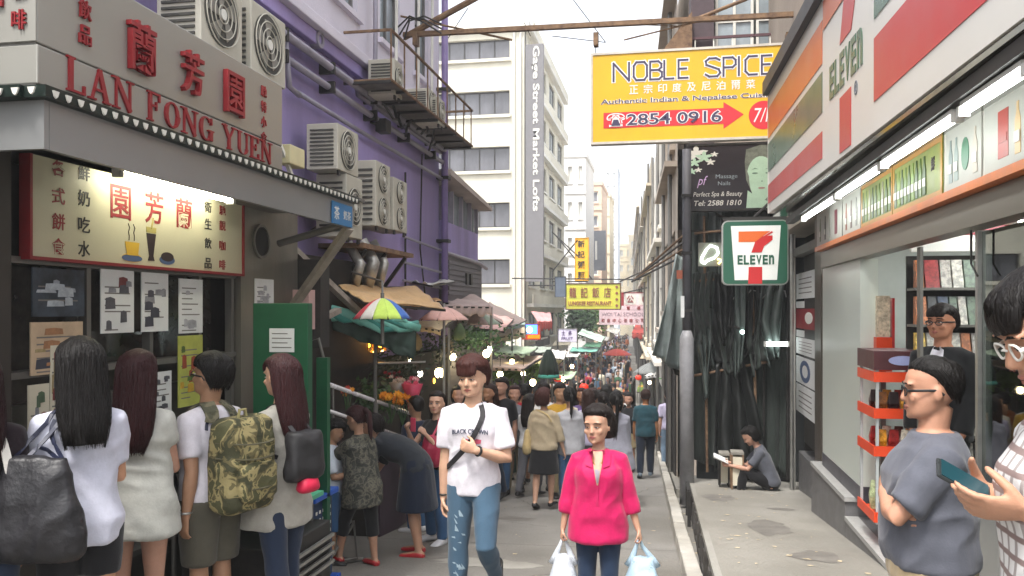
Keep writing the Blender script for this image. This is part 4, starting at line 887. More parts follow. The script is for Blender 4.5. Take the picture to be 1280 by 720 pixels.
MB().box((1.74, 9.98, -.2), (1.76, 11.4, 2.2)).build('notice_board', m_dmetal, dw)
for i, (py0, py1, m_, t_) in enumerate(((343, 374, m_pB, 'white printed notice, topmost beside the stair door'), (377, 385, m_pB, 'narrow white slip under the topmost notice'), (386, 410, m_red, 'red notice with a white round badge beside the stair door'), (412, 420, m_pB, 'narrow white slip under the red notice'), (421, 441, m_pB, 'plain small white notice below the red one'), (444, 476, m_pB, 'white notice with a blue ring mark'), (478, 512, m_pB, 'lowest white notice with grey lines by the stair door'))):
    p0 = atX(996, py1, 1.735); p1 = atX(1019, py1, 1.735); h = zat(py0, 1.735, p0.y) - p0.z; t = thing('notice', t_, 'notice', p0)
    Mx = frame((1.735, p0.y, p0.z), (0, -1, 0), (0, 0, 1)); W = p0.y - p1.y
    if 'narrow' in t_: W *= .45
    MB().prism(rect(0, 0, W, h), Mx, 0, .006).build('sheet', m_, t)
    if 'red notice with' in t_: MB().prism(circ(W * .7, h * .55, W * .2, h * .28), Mx, .006, .008).build('badge', m_white, t)
    elif 'ring' in t_: MB().loft([[Mx @ Vector((x, y, z)) for x, y in circ(W * .5, h * .5, r, r * .35)] for r, z in ((W * .28, .006), (W * .28, .008), (W * .16, .008), (W * .16, .006))], closed=True).build('ring_print', mBl, t)
    elif h > .2:
        for k in range(4): MB().prism(rect(W * .15, h * (.2 + k * .18), W * .85, h * (.24 + k * .18)), Mx, .006, .007).build('text_line', MATS['ink_grey'], t)

# ---------------------------------------------------------------- hoarding, tarps and pole
m_net = fabric('scaffold_net', '303733', rough=.95, var=.25, scale=3, bump=.6, bscale=30, stretch=(1.5, 1, .35)); m_tarp = mat('tarp_grey_green', '454e4b', .42, var=.2, scale=3, bump=.4, bscale=9, stretch=(2, 2, .5), spec=.5); m_tarpd = mat('tarp_dark', '161918', .5, var=.25, scale=3, bump=.4, bscale=9, spec=.4)
hd = thing('hoarding', 'dark scaffold hoarding wrapped in grey green netting beyond the store', 'hoarding', (1.2, 12.8, pz(12.8)))
MB().box((.42, 12.72, pz(12.8) - .3), (1.95, 12.8, 3.0)).build('backing', mat('hoarding_dark', '26292a', .85, var=.3, scale=3), hd)
def drape(name, m, par, pts, n=40, amp=.04, fold=9, seed=0, thick=.01):
    """cloth hanging between a left and a right edge polyline (lists of points, top to bottom), with vertical folds"""
    Lp, Rp = pts; ph = seed * 1.7
    def at(P, v):
        v *= len(P) - 1; i = min(int(v), len(P) - 2); return Vector(P[i]).lerp(Vector(P[i + 1]), v - i)
    def fn(u, v):
        p = at(Lp, v).lerp(at(Rp, v), u); a = amp * (.35 + .65 * v)
        return p + Vector((.3 * a * math.sin(u * fold * 7 + v * 3 + ph), a * (math.sin(u * fold * PI * 2 + ph + 1.3 * math.sin(v * 4 + ph)) + .6 * noise.noise(Vector((u * 9, v * 5, ph)))) - a, .4 * a * math.sin(u * fold * 3 + ph)))
    return MB().grid(fn, n, 26).build(name, m, par, smooth=True, thick=thick)
q = lambda px, py, Y=12.6: atY(px, py, Y)
drape('net', m_net, hd, ([q(866, 250, 12.68), q(864, 420, 12.68), q(866, 575, 12.68)], [q(990, 250, 12.68), q(990, 420, 12.68), q(990, 600, 12.68)]), 60, .05, 7, 1)
drape('tarp', m_tarp, hd, ([q(862, 262), q(862, 360), q(868, 400), q(885, 455)], [q(902, 262), q(900, 350), q(893, 410), q(902, 470)]), 40, .07, 3, 2)
drape('tarp', m_tarpd, hd, ([q(895, 455, 12.45), q(893, 520, 12.45), q(890, 585, 12.45)], [q(925, 440, 12.45), q(945, 510, 12.45), q(965, 592, 12.45)]), 40, .08, 3, 3)
drape('tarp', m_tarpd, hd, ([q(893, 358, 12.5), q(890, 400, 12.5), q(895, 455, 12.5)], [q(982, 360, 12.5), q(975, 385, 12.5), q(945, 440, 12.5)]), 40, .10, 2, 5)
drape('tarp', MATS['tarp_grey_green'], hd, ([q(897, 365, 12.4), q(893, 375, 12.4), q(896, 392, 12.4)], [q(912, 362, 12.4), q(908, 375, 12.4), q(906, 395, 12.4)]), 14, .03, 2, 6)
rg_ = random.Random(9)
for i in range(9):
    xa = 866 + i * 12 + rg_.uniform(-4, 4); ya = rg_.choice((262, 300, 345, 372)) + rg_.uniform(-6, 6); yb = ya + rg_.uniform(60, 190); wv = rg_.uniform(14, 30); Yd = 12.5 - rg_.uniform(0, .12)
    drape('net_scrap', (m_net, m_tarp, m_tarpd)[i % 3], hd, ([q(xa, ya, Yd), q(xa + rg_.uniform(-6, 6), (ya + yb) / 2, Yd - .05), q(xa + rg_.uniform(-8, 10), yb, Yd)], [q(xa + wv, ya + rg_.uniform(-8, 10), Yd), q(xa + wv * .8, (ya + yb) / 2 + 5, Yd - .08), q(xa + wv * rg_.uniform(.4, 1.1), yb + rg_.uniform(-25, 20), Yd)]), 26, .09, rg_.uniform(1.5, 3.5), i)
for a, b in (((868, 292), (930, 286)), ((868, 352), (985, 338)), ((866, 470), (960, 452)), ((880, 270), (884, 590)), ((940, 352), (946, 560))): MB().tube([q(*a, 12.42), q(*b, 12.42)], .02, 7).build('bamboo_pole', m_rust, hd)
for a, b, w_ in (((862, 188), (862, 590), .05), ((985, 330), (985, 600), .05), ((862, 289), (905, 289), .035), ((895, 268), (985, 300), .03), ((955, 450), (955, 590), .03)):
    MB().tube([q(*a, 12.55), q(*b, 12.55)], w_ * .6, 8).build('scaffold_pole', m_dmetal, hd)
for i in range(5):
    pa = q(898 + i * 18, 368 + (i % 2) * 6, 12.38); MB().tube([pa, pa + Vector((.05, -.03, .06)), pa + Vector((.12, 0, .05)), pa + Vector((.14, 0, -.04))], .010, 6).build('hook', m_steel, hd)
tp = thing('hanging_tarp', 'big dark grey tarp hanging from a sloping pole beside the street pole', 'tarp', q(835, 460, 13.6))
drape('sheet', mat('tarp_pale', '6f7876', .42, var=.2, scale=3, bump=.5, bscale=9, spec=.5), tp, ([q(844, 318, 13.4), q(832, 380, 13.2), q(817, 446, 13.1)], [q(858, 322, 13.5), q(856, 380, 13.5), q(856, 465, 13.5)]), 30, .08, 2, 8)  # lighter copy of the tarp, its lit look put into the colour
drape('sheet', m_tarpd, tp, ([q(832, 395, 13.7), q(822, 425, 13.7), q(838, 458, 13.7)], [q(856, 380, 13.7), q(856, 430, 13.7), q(856, 478, 13.7)]), 24, .06, 2, 9)
for i in range(4): MB().tube([q(790 + i * 3, 352 - i * 3, 16), q(858, 318 - i * 9, 13.4)], .02, 6).build('bamboo_pole', m_rust if i % 2 else m_dmetal, tp)
pl = thing('street_pole', 'thick grey street pole standing at the edge of the raised pavement', 'pole', (atY(858, 600, 12.0)))
pc = atY(858.5, 602, 12.0); XX = pc.x; YY = 12.0
MB().tube([(XX, YY, pz(12) - .3), (XX, YY, 1.1), (XX, YY, 1.22)], [.10, .10, .06], 18).build('lower_tube', mat('pole_grey', '8e8e92', .6, .1, var=.12, scale=6, dirt=.2, bump=.2), pl, smooth=True)
MB().tube([(XX, YY, 1.2), (XX, YY, 3.75)], .06, 14).build('upper_tube', mat('pole_upper', '55555a', .6, .1, var=.15), pl, smooth=True)
MB().tube([(XX, YY, .12), (XX, YY, .2)], .095, 18).build('collar', mat('collar_rust', '6a3f37', .7, var=.2), pl)
MB().cbox((XX - .06, YY - .08, 1.55), (.05, .03, .3)).build('plate', m_pB, pl); MB().cbox((XX - .1, YY - .05, 2.0), (.08, .06, .12)).build('small_box', mat('box_red', 'a5583f', .5, var=.1), pl)
for z in (1.5, 2.3, 3.1): MB().cbox((XX, YY, z), (.14, .14, .04)).build('clamp', m_dmetal, pl)
# spa sign
p0 = atY(860, 262, 12.3); p1 = atY(1000, 178, 12.3); sp = thing('spa_sign', 'black spa sign with a pale green face picture and white flower', 'sign', p0)
Mz = frame(p0, (1, 0, 0), (0, 0, 1)); W, H = p1.x - p0.x, p1.z - p0.z; Wv = W * (102 / 140)
MB().prism(rect(0, 0, W, H), Mz, -.08, 0).build('panel', mat('spa_black', '262127', .4, var=.15, scale=3), sp)
for r_ in (rect(-.03, -.03, 0, H + .03), rect(0, -.03, W, 0), rect(0, H, W, H + .03)): MB().prism(r_, Mz, -.09, .01).build('frame', m_dmetal, sp)
mF = mat('spa_face', 'a9c4ab', .5, var=.08, scale=5); mFd = mat('spa_face_dark', '5e7865', .5, var=.1); mFh = mat('spa_hair', '6b6f63', .5, var=.3, scale=14)
cx, cy = Wv * .90, H * .5
MB().prism([(cx - .20, cy + .38), (cx - .22, cy + .2), (cx - .2, cy - .05), (cx - .05, cy - .4), (cx + .25, cy - .42), (cx + .3, cy + .42), (cx, cy + .44)], Mz, .001, .002).build('hair_print', mFh, sp)
MB().prism([(cx + .19 * math.cos(a) * (1 if math.sin(a) > 0 else .85), cy + (.28 if math.sin(a) > 0 else .36) * math.sin(a)) for a in [2 * PI * i / 26 for i in range(26)]], Mz, .0025, .004).build('face_print', mF, sp)
MB().prism([(cx - .2, cy - .45), (cx + .25, cy - .45), (cx + .1, cy - .36), (cx - .05, cy - .3), (cx - .18, cy - .2)], Mz, .0045, .005).build('hand_print', mF, sp)
for s_ in (-.08, .10): MB().prism(circ(cx + s_, cy + .04, .04, .012), Mz, .0045, .0055).prism([(cx + s_ - .05, cy + .09), (cx + s_, cy + .115), (cx + s_ + .05, cy + .095), (cx + s_, cy + .10)], Mz, .0045, .0055).build('eye_print', mFd, sp)
MB().prism(circ(cx + .01, cy - .17, .05, .014), Mz, .0045, .0055).build('mouth_print', mat('spa_lip', '9c7f78', .5), sp); MB().prism([(cx, cy - .08), (cx + .03, cy - .08), (cx + .015, cy - .06)], Mz, .0045, .0055).build('nose_print', mFd, sp)
for i, (x, y, r) in enumerate(((.10, .88, .12), (.20, .82, .09), (.28, .74, .05), (.08, .74, .07), (.33, .86, .04), (.05, .60, .05), (.13, .62, .04))):
    MB().prism([(Wv * x + r * (1 + .5 * math.sin(5 * a)) * math.cos(a), H * y + r * (.7 + .3 * math.sin(5 * a)) * math.sin(a)) for a in [2 * PI * k / 20 for k in range(20)]], Mz, .001 + .0003 * i, .002 + .0004 * i).build('petal_print', mF if i % 2 else m_white, sp)
lettering('pf', Mz @ T(Wv * .18, H * .43, .001), .15, .17, mat('spa_violet', 'b79ac0', .5, var=.1), sp, .003, shear=.35)
lettering('Massage', Mz @ T(Wv * .48, H * .50, .001), .30, .075, m_winl, sp, .003); lettering('Nails', Mz @ T(Wv * .45, H * .40, .001), .17, .055, m_winl, sp, .003)
lettering('Perfect Spa & Beauty', Mz @ T(Wv * .37, H * .225, .001), .68, .085, m_white, sp, .003, shear=.2); lettering('Tel: 2588 1810', Mz @ T(Wv * .37, H * .095, .001), .66, .075, m_white, sp, .003, shear=.2, weight=.01)
# neon loop sign
p0 = atY(873, 333, 11.9); p1 = atY(906, 303, 11.9); ns = thing('neon_sign', 'small grey sign with a glowing white loop beside the projecting store sign', 'sign', p0)
Mn = frame(p0, (1, 0, 0), (0, 0, 1)); W, H = p1.x - p0.x, p1.z - p0.z
MB().prism(rect(0, 0, W, H), Mn, -.05, 0).build('panel', mat('neon_panel', '77746a', .6, var=.1), ns)
def emis(name, col, s_):
    m = bpy.data.materials.get(name)
    if m: return m
    m = bpy.data.materials.new(name); m.use_nodes = True; n = m.node_tree.nodes; e = n.new('ShaderNodeEmission'); e.inputs[0].default_value = (*lin(col), 1); e.inputs[1].default_value = s_; m.node_tree.links.new(e.outputs[0], n['Material Output'].inputs[0]); return m
pts = [Mn @ Vector((W * x, H * y, .02)) for x, y in ((.12, .18), (.12, .35), (.3, .7), (.45, .88), (.7, .78), (.75, .55), (.6, .35), (.35, .25), (.22, .12), (.12, .18))]
MB().tube(pts, .016, 8, cap=False).build('loop', emis('neon_white', 'e8fff2', 3), ns, smooth=True); MB().tube([Mn @ Vector((W * .72, H * .3, .02)), Mn @ Vector((W * .9, H * .25, .02)), Mn @ Vector((W * .75, H * .1, .02))], .014, 6).build('flourish', emis('neon_yellow', 'ffe28a', 2.5), ns)
tube_lamp('wall_lamp', 'short bright tube lamp in the dark hoarding opening', atY(958, 430, 12.2), atY(984, 430, 12.2), .028, 10, (.9, 1, .98), drop=(0, .05, 0))
bl = thing('bulb', 'small bare bulb glowing in the dark hoarding opening', 'bulb', atY(928, 415, 12.2)); MB().sph(atY(928, 415, 12.2), .028).build('glass', emis('bulb_cold', 'dffcf5', 6), bl, smooth=True); MB().tube([atY(925, 411, 12.2), atY(918, 408, 12.2)], .015, 6).build('holder', m_dmetal, bl)
# kerb furniture: box stools by the hoarding
for (px0, px1, py0, py1, Y, c, lb_) in ((899, 912, 567, 600, 11.6, m_dmetal, 'small dark metal box behind the seated girl'), (914, 930, 566, 601, 11.3, m_rust, 'pale worn crate beside the seated girl')):
    p0 = atY(px0, py1, Y); p1 = atY(px1, py0, Y); t = thing('crate', lb_, 'crate', ((p0.x + p1.x) / 2, Y + .1, pz(Y)))
    zt = max(p1.z, pz(Y) + .2); MB().box((p0.x, Y, zt - .03), (p1.x, Y + .25, zt)).build('lid', m_pave, t)
    for x in (p0.x, p1.x - .02): 
        for y in (Y, Y + .23): MB().box((x, y, pz(Y + .3)), (x + .02, y + .02, zt - .03)).build('leg', c, t)
    MB().box((p0.x + .021, Y + .01, pz(Y) + .05), (p1.x - .021, Y + .22, zt - .06)).build('panel', m_pA, t)
gb = thing('grey_bracket', 'dull steel bracket frame on the kerb at the foot of the street pole', 'frame', (.24, 11, gz(11)))
for y in (10.2, 11.2): MB().bar((.25, y, gz(y)), (.25, y, gz(y) + .42), .04).build('post', m_dmetal, gb)
MB().bar((.25, 10.2, gz(10.2) + .42), (.25, 11.2, gz(11.2) + .42), .04).build('rail', m_dmetal, gb)

# ---------------------------------------------------------------- yellow hanging sign
YN = 10.95; p0 = atY(741, 178, YN); p1 = atY(1003, 55, YN); W, H = p1.x - p0.x, p1.z - p0.z
ys_ = thing('hanging_sign', 'large yellow restaurant sign with a red arrow hanging over the street', 'sign', p0)
My = frame(p0, (1, 0, 0), (0, 0, 1)); k = W / 262.
m_yel = mat('sign_yellow', 'd8a916', .45, var=.05, scale=1.5, dirt=.12)
MB().prism(rect(0, 0, W, H), My, -.12, 0).build('panel', m_yel, ys_)
for r_ in (rect(-.03, -.03, 0, H + .03), rect(W, -.03, W + .03, H + .03), rect(0, -.03, W, 0), rect(0, H, W, H + .03)): MB().prism(r_, My, -.13, .012).build('frame', mat('frame_pale', 'b8b1a6', .5, .3, var=.15), ys_)
P = lambda px, py: (px * k, H - (py) * H / 123)                     # sign's own coordinates in photo pixels
m_nav = mat('letter_navy', '3c3550', .5, var=.05); m_lw = mat('letter_outline', 'dcd6d2', .5, var=.03)
GL = {'N': [[(0, 0), (0, 1), (1, 0), (1, 1)]], 'O': [[(.2, 0), (.8, 0), (1, .2), (1, .8), (.8, 1), (.2, 1), (0, .8), (0, .2), (.2, 0)]],
      'B': [[(0, 0), (0, 1), (.7, 1), (.95, .85), (.95, .65), (.7, .52), (0, .52)], [(.7, .52), (1, .38), (1, .14), (.75, 0), (0, 0)]], 'L': [[(0, 1), (0, 0), (.9, 0)]],
      'E': [[(.95, 1), (0, 1), (0, 0), (.95, 0)], [(0, .52), (.8, .52)]], 'S': [[(.95, .9), (.7, 1), (.25, 1), (0, .85), (.05, .65), (.9, .38), (1, .18), (.8, 0), (.25, 0), (0, .12)]],
      'P': [[(0, 0), (0, 1), (.75, 1), (1, .85), (1, .6), (.75, .46), (0, .46)]], 'I': [[(0, 0), (0, 1)]], 'C': [[(1, 1), (.3, 1), (0, .8), (0, .2), (.3, 0), (1, 0)]]}
for ch, x, wd in (('N', 27, 20), ('O', 53, 17), ('B', 74, 15), ('L', 92, 13), ('E', 110, 12), ('S', 144, 18), ('P', 166, 15), ('I', 185, 1), ('C', 193, 14), ('E', 213, 12)):
    ox, oy = P(x, 38); o1, w1 = MB(), MB()
    for ln in GL[ch]:
        pts = [Vector((ox + a * wd * k, oy + b * 25 * H / 123, 0)) for a, b in ln]
        for i in range(len(pts) - 1):
            d = (pts[i + 1] - pts[i]).normalized(); nrm = Vector((-d.y, d.x, 0))
            for mb, hw, z0, z1 in ((w1, .026, .0012, .003), (o1, .013, .0034, .006)):
                a, b = pts[i] - d * hw * .9, pts[i + 1] + d * hw * .9
                mb.prism([(v.x, v.y) for v in (a - nrm * hw, b - nrm * hw, b + nrm * hw, a + nrm * hw)], My, z0, z1 + .0003 * i)
    lo_ = w1.build('letter_outline', m_lw, ys_); o1.build('letter', m_nav, ys_)
for i, ch in enumerate('正宗印度及尼泊爾菜'):
    x, y = P(53 + i * 18.3, 51); lettering(ch, My @ T(x, y, .001), 11.5 * k, 11.5 * k, m_lw, ys_, .002, 'character', weight=.045); lettering(ch, My @ T(x, y, .0035), 11 * k, 11 * k, m_nav, ys_, .002, 'character', weight=-.005) if False else None
x, y = P(115, 67.5); lettering('Authentic Indian & Nepalese Cuisine', My @ T(x + 6 * k, y, .0005), 222 * k, 8.6 * k, m_lw, ys_, .002, weight=.05); lettering('Authentic Indian & Nepalese Cuisine', My @ T(x + 6 * k, y, .003), 221 * k, 8.2 * k, m_nav, ys_, .002, weight=.005)
MB().prism([P(14, 104), P(14, 82), P(166, 82), P(166, 74), P(191, 92), P(166, 111), P(166, 104)], My, .001, .003).build('arrow', mat('arrow_red', 'c4242e', .45, var=.04), ys_)
x, y = P(104, 93); lettering('2854 0916', My @ T(x, y, .0035), 122 * k, 17 * k, m_lw, ys_, .003, weight=.06); lettering('2854 0916', My @ T(x, y, .007), 119 * k, 14.5 * k, m_nav, ys_, .003, weight=.012)
x, y = P(30, 93.5); lettering('☎', My @ T(x, y, .0035), 24 * k, 19 * k, m_lw, ys_, .003, weight=.02); MB().prism([(x - 6 * k, y - 7 * k), (x + 6 * k, y - 7 * k), (x + 3 * k, y + 1 * k), (x - 3 * k, y + 1 * k)], My, .0066, .009).build('telephone_body', m_nav, ys_)
x, y = P(215, 94); MB().prism(circ(x, y, 18 * k, n=30), My, .001, .003).build('badge', MATS['arrow_red'], ys_); lettering('7/F', My @ T(x, y, .003), 24 * k, 18 * k, m_lw, ys_, .003, shear=.2)
# steel beam, struts and stay wires that carry it
bm_ = thing('sign_beam', 'long rusty steel beam spanning from the purple building above the yellow sign', 'beam', atY(600, 50, 11.1))
BL = Vector((XP + .05, 11.02, zat(44, XP, 11.02))); BR = atY(1010, 53, 11.02)
MB().bar(BL, (BR.x, 11.02, BL.z - .05), .07, .06).build('beam', m_rust, bm_)
bz = BL.z - .02
for a, b, w_ in (((505, 47), (612, -12), .09), ((640, 50), (500, 20), .03), ((860, 28), (950, -8), .05), ((780, 50), (880, 25), .022), ((770, 30), (855, 33), .012)):
    MB().tube([atY(*a, 11.05), atY(*b, 11.05)], w_ / 2, 8).build('strut', m_rust, bm_)
for a, b in (((757, 53), (713, -5)), ((757, 53), (690, 45)), ((663, 45), (655, 28)), ((560, 48), (585, 10)), ((745, 50), (741, 178))):
    MB().tube([atY(*a, 11.0), atY(*b, 11.0)], .006, 5).build('stay_wire', m_dmetal, bm_)
for px in (470, 520, 745, 985): MB().cbox(atY(px, 50, 11.0), (.06, .14, .16)).build('clamp', m_rust, bm_)
for i in range(3): MB().tube([atY(505 - i * 6, 50 - 6 * i, 10.95) , atY(512, 26 - i * 3, 10.9), atY(530, 20 + i * 4, 10.85), atY(552, 30 + i * 6, 10.9)], .012, 7).build('cable', m_dmetal, bm_)
# upper floors above the yellow sign
uf = thing('upper_building', 'old upper storey with glazed balcony and dark post above the yellow sign', 'building', atY(920, 40, 13.4))
YU = 13.4; x0 = atY(868, 50, YU).x; 
MB().box((x0 - .05, YU, 3.0), (x0 + .3, YU + 1.5, 9.5)).build('post', mat('post_umber', '4c4044', .8, var=.2, scale=3), uf)
MB().box((x0 + .31, YU + .25, 2.9), (3.5, YU + 1.5, 4.95)).build('wall', m_tn1, uf); MB().box((x0 + .31, YU + .5, 4.95), (3.5, YU + 1.5, 9.5)).build('wall', mat('upper_grey', '8d938e', .8, var=.2, scale=2, dirt=.3), uf)
Mv = frame((x0 + .31, YU + .25, 4.97), (1, 0, 0), (0, 0, 1))
for i in range(4): window(uf, Mv, .02 + i * .62, .25, .6 + i * .62, 1.9, n=2, dep=0.0, mf=m_white, mp=m_winl, sill=0, rows=2, fw=.04)
for z in (.2, .75): MB().bar(Mv @ Vector((-.4, z, .3)), Mv @ Vector((2.6, z, .3)), .04).build('rail', mat('rail_maroon', '54373c', .6, var=.15), uf)
for i in range(10): MB().bar(Mv @ Vector((-.3 + i * .28, -.1, .3)), Mv @ Vector((-.3 + i * .28, .75, .3)), .02).build('baluster', m_white, uf)
MB().hexa([(x0 - .55, YU - .2, 5.45), (x0 - .04, YU - .2, 5.5), (x0 - .04, YU + .6, 5.5), (x0 - .55, YU + .6, 5.45), (x0 - .5, YU - .2, 5.5), (x0 - .04, YU - .2, 6.1), (x0 - .04, YU + .6, 6.1), (x0 - .5, YU + .6, 5.5)]).build('bracket_roof', m_rust, uf)
MB().tube([Mv @ Vector((1.55, -1, .35)), Mv @ Vector((1.75, 4, .35))], .035, 8).build('pipe', m_dmetal, uf)
# ================================================================ MARKET STALLS, SIGNS AND LAMPS DOWN THE STREET
def canopy(label, corners, m, sag=.06, name='awning', cat='awning', poles=(), valance=0., wr=.02, seed=0, group=None, vm=None):
    """cloth stretched over four corners (px, py, Y); poles name the corners that stand on a post"""
    P = [atY(*c) for c in corners]; t = thing(name, label, cat, sum(P, Vector()) / 4, 0, group)
    def fn(u, v):
        p = P[0].lerp(P[1], u).lerp(P[3].lerp(P[2], u), v); s_ = math.sin(PI * u) * math.sin(PI * v)
        return p + Vector((0, 0, -sag * s_ + wr * noise.noise(Vector((u * 6, v * 6, seed * 3.1))) + wr * .6 * math.sin(u * 17 + v * 5 + seed)))
    MB().grid(fn, 24, 16).build('cloth', m, t, smooth=True, thick=.012)
    if valance:
        def fv(u, v): p = fn(u, 0); return p + Vector((.015 * math.sin(u * 40), -.01, -v * valance * (1 + .15 * math.sin(u * 26))))
        MB().grid(fv, 40, 3).build('valance', vm or m, t, smooth=True, thick=.008)
    for a, b in ((0, 1), (1, 2), (2, 3), (3, 0)): MB().bar(P[a] - Vector((0, 0, .02)), P[b] - Vector((0, 0, .02)), .025).build('frame_bar', m_dmetal, t)
    for i in poles: MB().tube([(P[i].x, P[i].y, gz(P[i].y)), P[i]], .022, 7).build('pole', m_steeld, t)
    return t
def umbrella(label, px, py, Y, rad, h, mats_, n=8, pole=2.0, name='parasol', tilt=0., m_pole=None):
    c = atY(px, py, Y); t = thing(name, label, 'umbrella', (c.x, c.y, gz(Y)))
    for k in range(n):
        a0, a1 = 2 * PI * k / n, 2 * PI * (k + 1) / n
        def fn(u, v, a0=a0, a1=a1):
            a = a0 + (a1 - a0) * u; r = rad * v; sc_ = 1 - .08 * math.sin(PI * u) * v
            return c + Vector((r * sc_ * math.cos(a), r * sc_ * math.sin(a), -h * (v ** 1.8) - .0 + .03 * h * math.sin(PI * u) * v))
        MB().grid(fn, 6, 8).build('panel', mats_[k % len(mats_)], t, smooth=True, thick=.006)
        MB().tube([c + Vector((0, 0, -.02)), c + Vector((rad * .5 * math.cos(a0), rad * .5 * math.sin(a0), -h * .5 ** 1.8 - .01)), c + Vector((rad * math.cos(a0), rad * math.sin(a0), -h))], .008, 5).build('rib', m_dmetal, t)
    MB().tube([c + Vector((0, 0, .05)), c - Vector((0, 0, pole))], .018, 8).build('pole', m_pole or m_steeld, t)
    return t
f = lambda n, c, **k: fabric('cloth_' + n, c, var=.12, scale=2.5, bump=.5, bscale=7, dirt=.18, **k)
c_tan, c_pinkg, c_wht, c_brn, c_grn, c_beige, c_mint, c_teal, c_red, c_pnk = f('tan', 'c9a473'), f('pink_grey', 'b5a09a'), f('white', 'cfccc6'), f('brown', '6e5a53'), f('green_white', '9fae9c'), f('beige', 'b8a488'), f('mint', 'b5d0bf'), f('teal', '3f8a80'), f('red', 'a83c34'), f('pink', 'c98a8a')
canopy('tan cloth awning slung above the rainbow parasol', [(423, 358, 8.0), (456, 377, 7.7), (556, 386, 9.6), (518, 357, 10.6)], c_tan, .05, seed=1)
rb = thing('red_wall_panel', 'dark red board wall behind the rainbow parasol', 'wall', atY(430, 388, 10)); p0 = atY(404, 402, 9.8); p1 = atY(470, 357, 9.8)
for i in range(6): MB().box((p0.x + (p1.x - p0.x) * i / 6, 9.8, p0.z), (p0.x + (p1.x - p0.x) * (i + 1) / 6 - .012, 9.83, p1.z)).build('plank', mat('board_red', '6e2a26', .7, var=.25, scale=4), rb)
umbrella('rainbow parasol with red, white, lime and blue panels by the cafe', 478, 373, 7.35, .27, .19, [fabric('panel_blue', '2f5aa0'), c_wht, fabric('panel_lime', 'a9c25a'), fabric('panel_blue', '2f5aa0'), c_wht, fabric('panel_red', 'b32a38'), fabric('panel_red', 'b32a38'), fabric('panel_red', 'b32a38'), c_wht, fabric('panel_lime', 'a9c25a'), fabric('panel_lime', 'a9c25a'), fabric('panel_blue', '2f5aa0')], n=12, pole=.42)
MB().tube([atY(478, 373, 7.35), atY(478, 352, 7.6), atY(440, 340, 8.2)], .012, 6).build('pole', m_steeld, [o for o in bpy.data.objects if o.name.startswith('parasol')][0])
# twisted teal tarp
tt = thing('teal_tarp', 'twisted teal tarp tied along the front of the nearest stall', 'tarp', atY(460, 400, 8.2)); pts = [atY(405, 389, 7.9), atY(430, 391, 8.0), atY(455, 396, 8.1), atY(478, 403, 8.2), atY(500, 404, 8.4), atY(521, 408, 8.6)]
for j in range(5):
    pp = [p + Vector((.03 * math.sin(i * 2 + j), 0, .05 * math.cos(i * 1.7 + j * 1.3) - .01 * j)) for i, p in enumerate(pts)]
    MB().tube(pp, [.035 + .015 * math.sin(i + j) for i in range(6)], 10, flat=.6).build('fold', c_teal if j % 2 else mat('teal_light', '6fb0a2', .5, var=.15, bump=.4), tt, smooth=True)
drape('skirt', mat('green_black_cloth', '22332b', .7, var=.25), tt, ([pts[0], pts[0] - Vector((0, 0, .16))], [pts[-1] - Vector((0, 0, .05)), pts[-1] - Vector((0, 0, .35))]), 30, .03, 5, 3)
umbrella('small pale pink parasol on a steel pole in front of the stalls', 555, 384, 10.6, .335, .17, [fabric('parasol_pink', 'c9a096', var=.06)], 8, 1.15, m_pole=m_steel)
canopy('white tarp tied to the purple building above the stalls', [(508, 350, 11.5), (540, 356, 11.0), (568, 351, 13), (512, 338, 14)], c_wht, .08, seed=2)
canopy('pinkish grey awning with a hanging valance, glowing lamps beneath', [(556, 382, 12.6), (614, 383, 13.4), (580, 358, 16), (508, 351, 14.0)], c_pinkg, .05, valance=.14, poles=(1,), seed=3)
canopy('brown backed awning sloping down toward the white building', [(592, 390, 16.5), (640, 408, 17.5), (658, 400, 24), (612, 378, 22)], c_brn, .03, seed=4, poles=(1,))
umbrella('green and white parasol under the pinkish grey awning', 592, 390, 14.2, .5, .22, [c_grn, c_wht, c_pinkg, c_grn], 8, 1.6)
canopy('dull teal awning in front of the white building base', [(628, 413, 20), (658, 414, 21.5), (656, 401, 25.5), (630, 397, 24.5)], f('dull_teal', '7f938c'), .04, seed=5, valance=.1)
canopy('beige awning rolled over a pole beside the lit screen', [(604, 424, 17.5), (656, 416, 20), (656, 409, 21), (606, 417, 18.5)], c_beige, .02, seed=6, valance=.12, poles=(0,))
canopy('pale pink stall awning with bulbs hanging under its edge', [(603, 459, 15.0), (654, 461, 14.8), (681, 445, 18.8), (628, 443, 19.3)], f('awning_peach', 'd6b9a8'), .03, poles=(0, 1), seed=7, valance=.05)
canopy('small white awning behind the dark folded parasol', [(686, 446, 21), (705, 449, 21), (708, 440, 24), (690, 437, 25)], c_wht, .03, seed=8, poles=(1,))
canopy('mint green awning in the middle of the street view', [(722, 417, 37), (752, 428, 36), (757, 421, 43), (728, 411, 44)], c_mint, .05, seed=9, poles=(1, 0))
canopy('thin teal awning under the mint green one', [(712, 439, 33), (745, 440, 33), (750, 435, 39), (716, 434, 39)], f('thin_teal', '5f9c8c'), .04, seed=10, poles=(0, 1))
canopy('low pale green awning above the crowd', [(690, 473, 19), (714, 474, 18.5), (721, 465, 22), (700, 464, 23)], f('pale_green', 'a9c3a0'), .03, seed=11, poles=(0, 1))
canopy('pinkish red shop awning at the foot of the white building', [(672, 402, 40), (690, 402, 41), (688, 391, 46), (664, 389, 45)], c_pnk, .03, seed=12, valance=.4, vm=c_red)
canopy('dark red awning on the right far down the street', [(790, 416, 46), (826, 418, 44), (829, 404, 50), (796, 402, 52)], c_red, .05, seed=13, valance=.3)
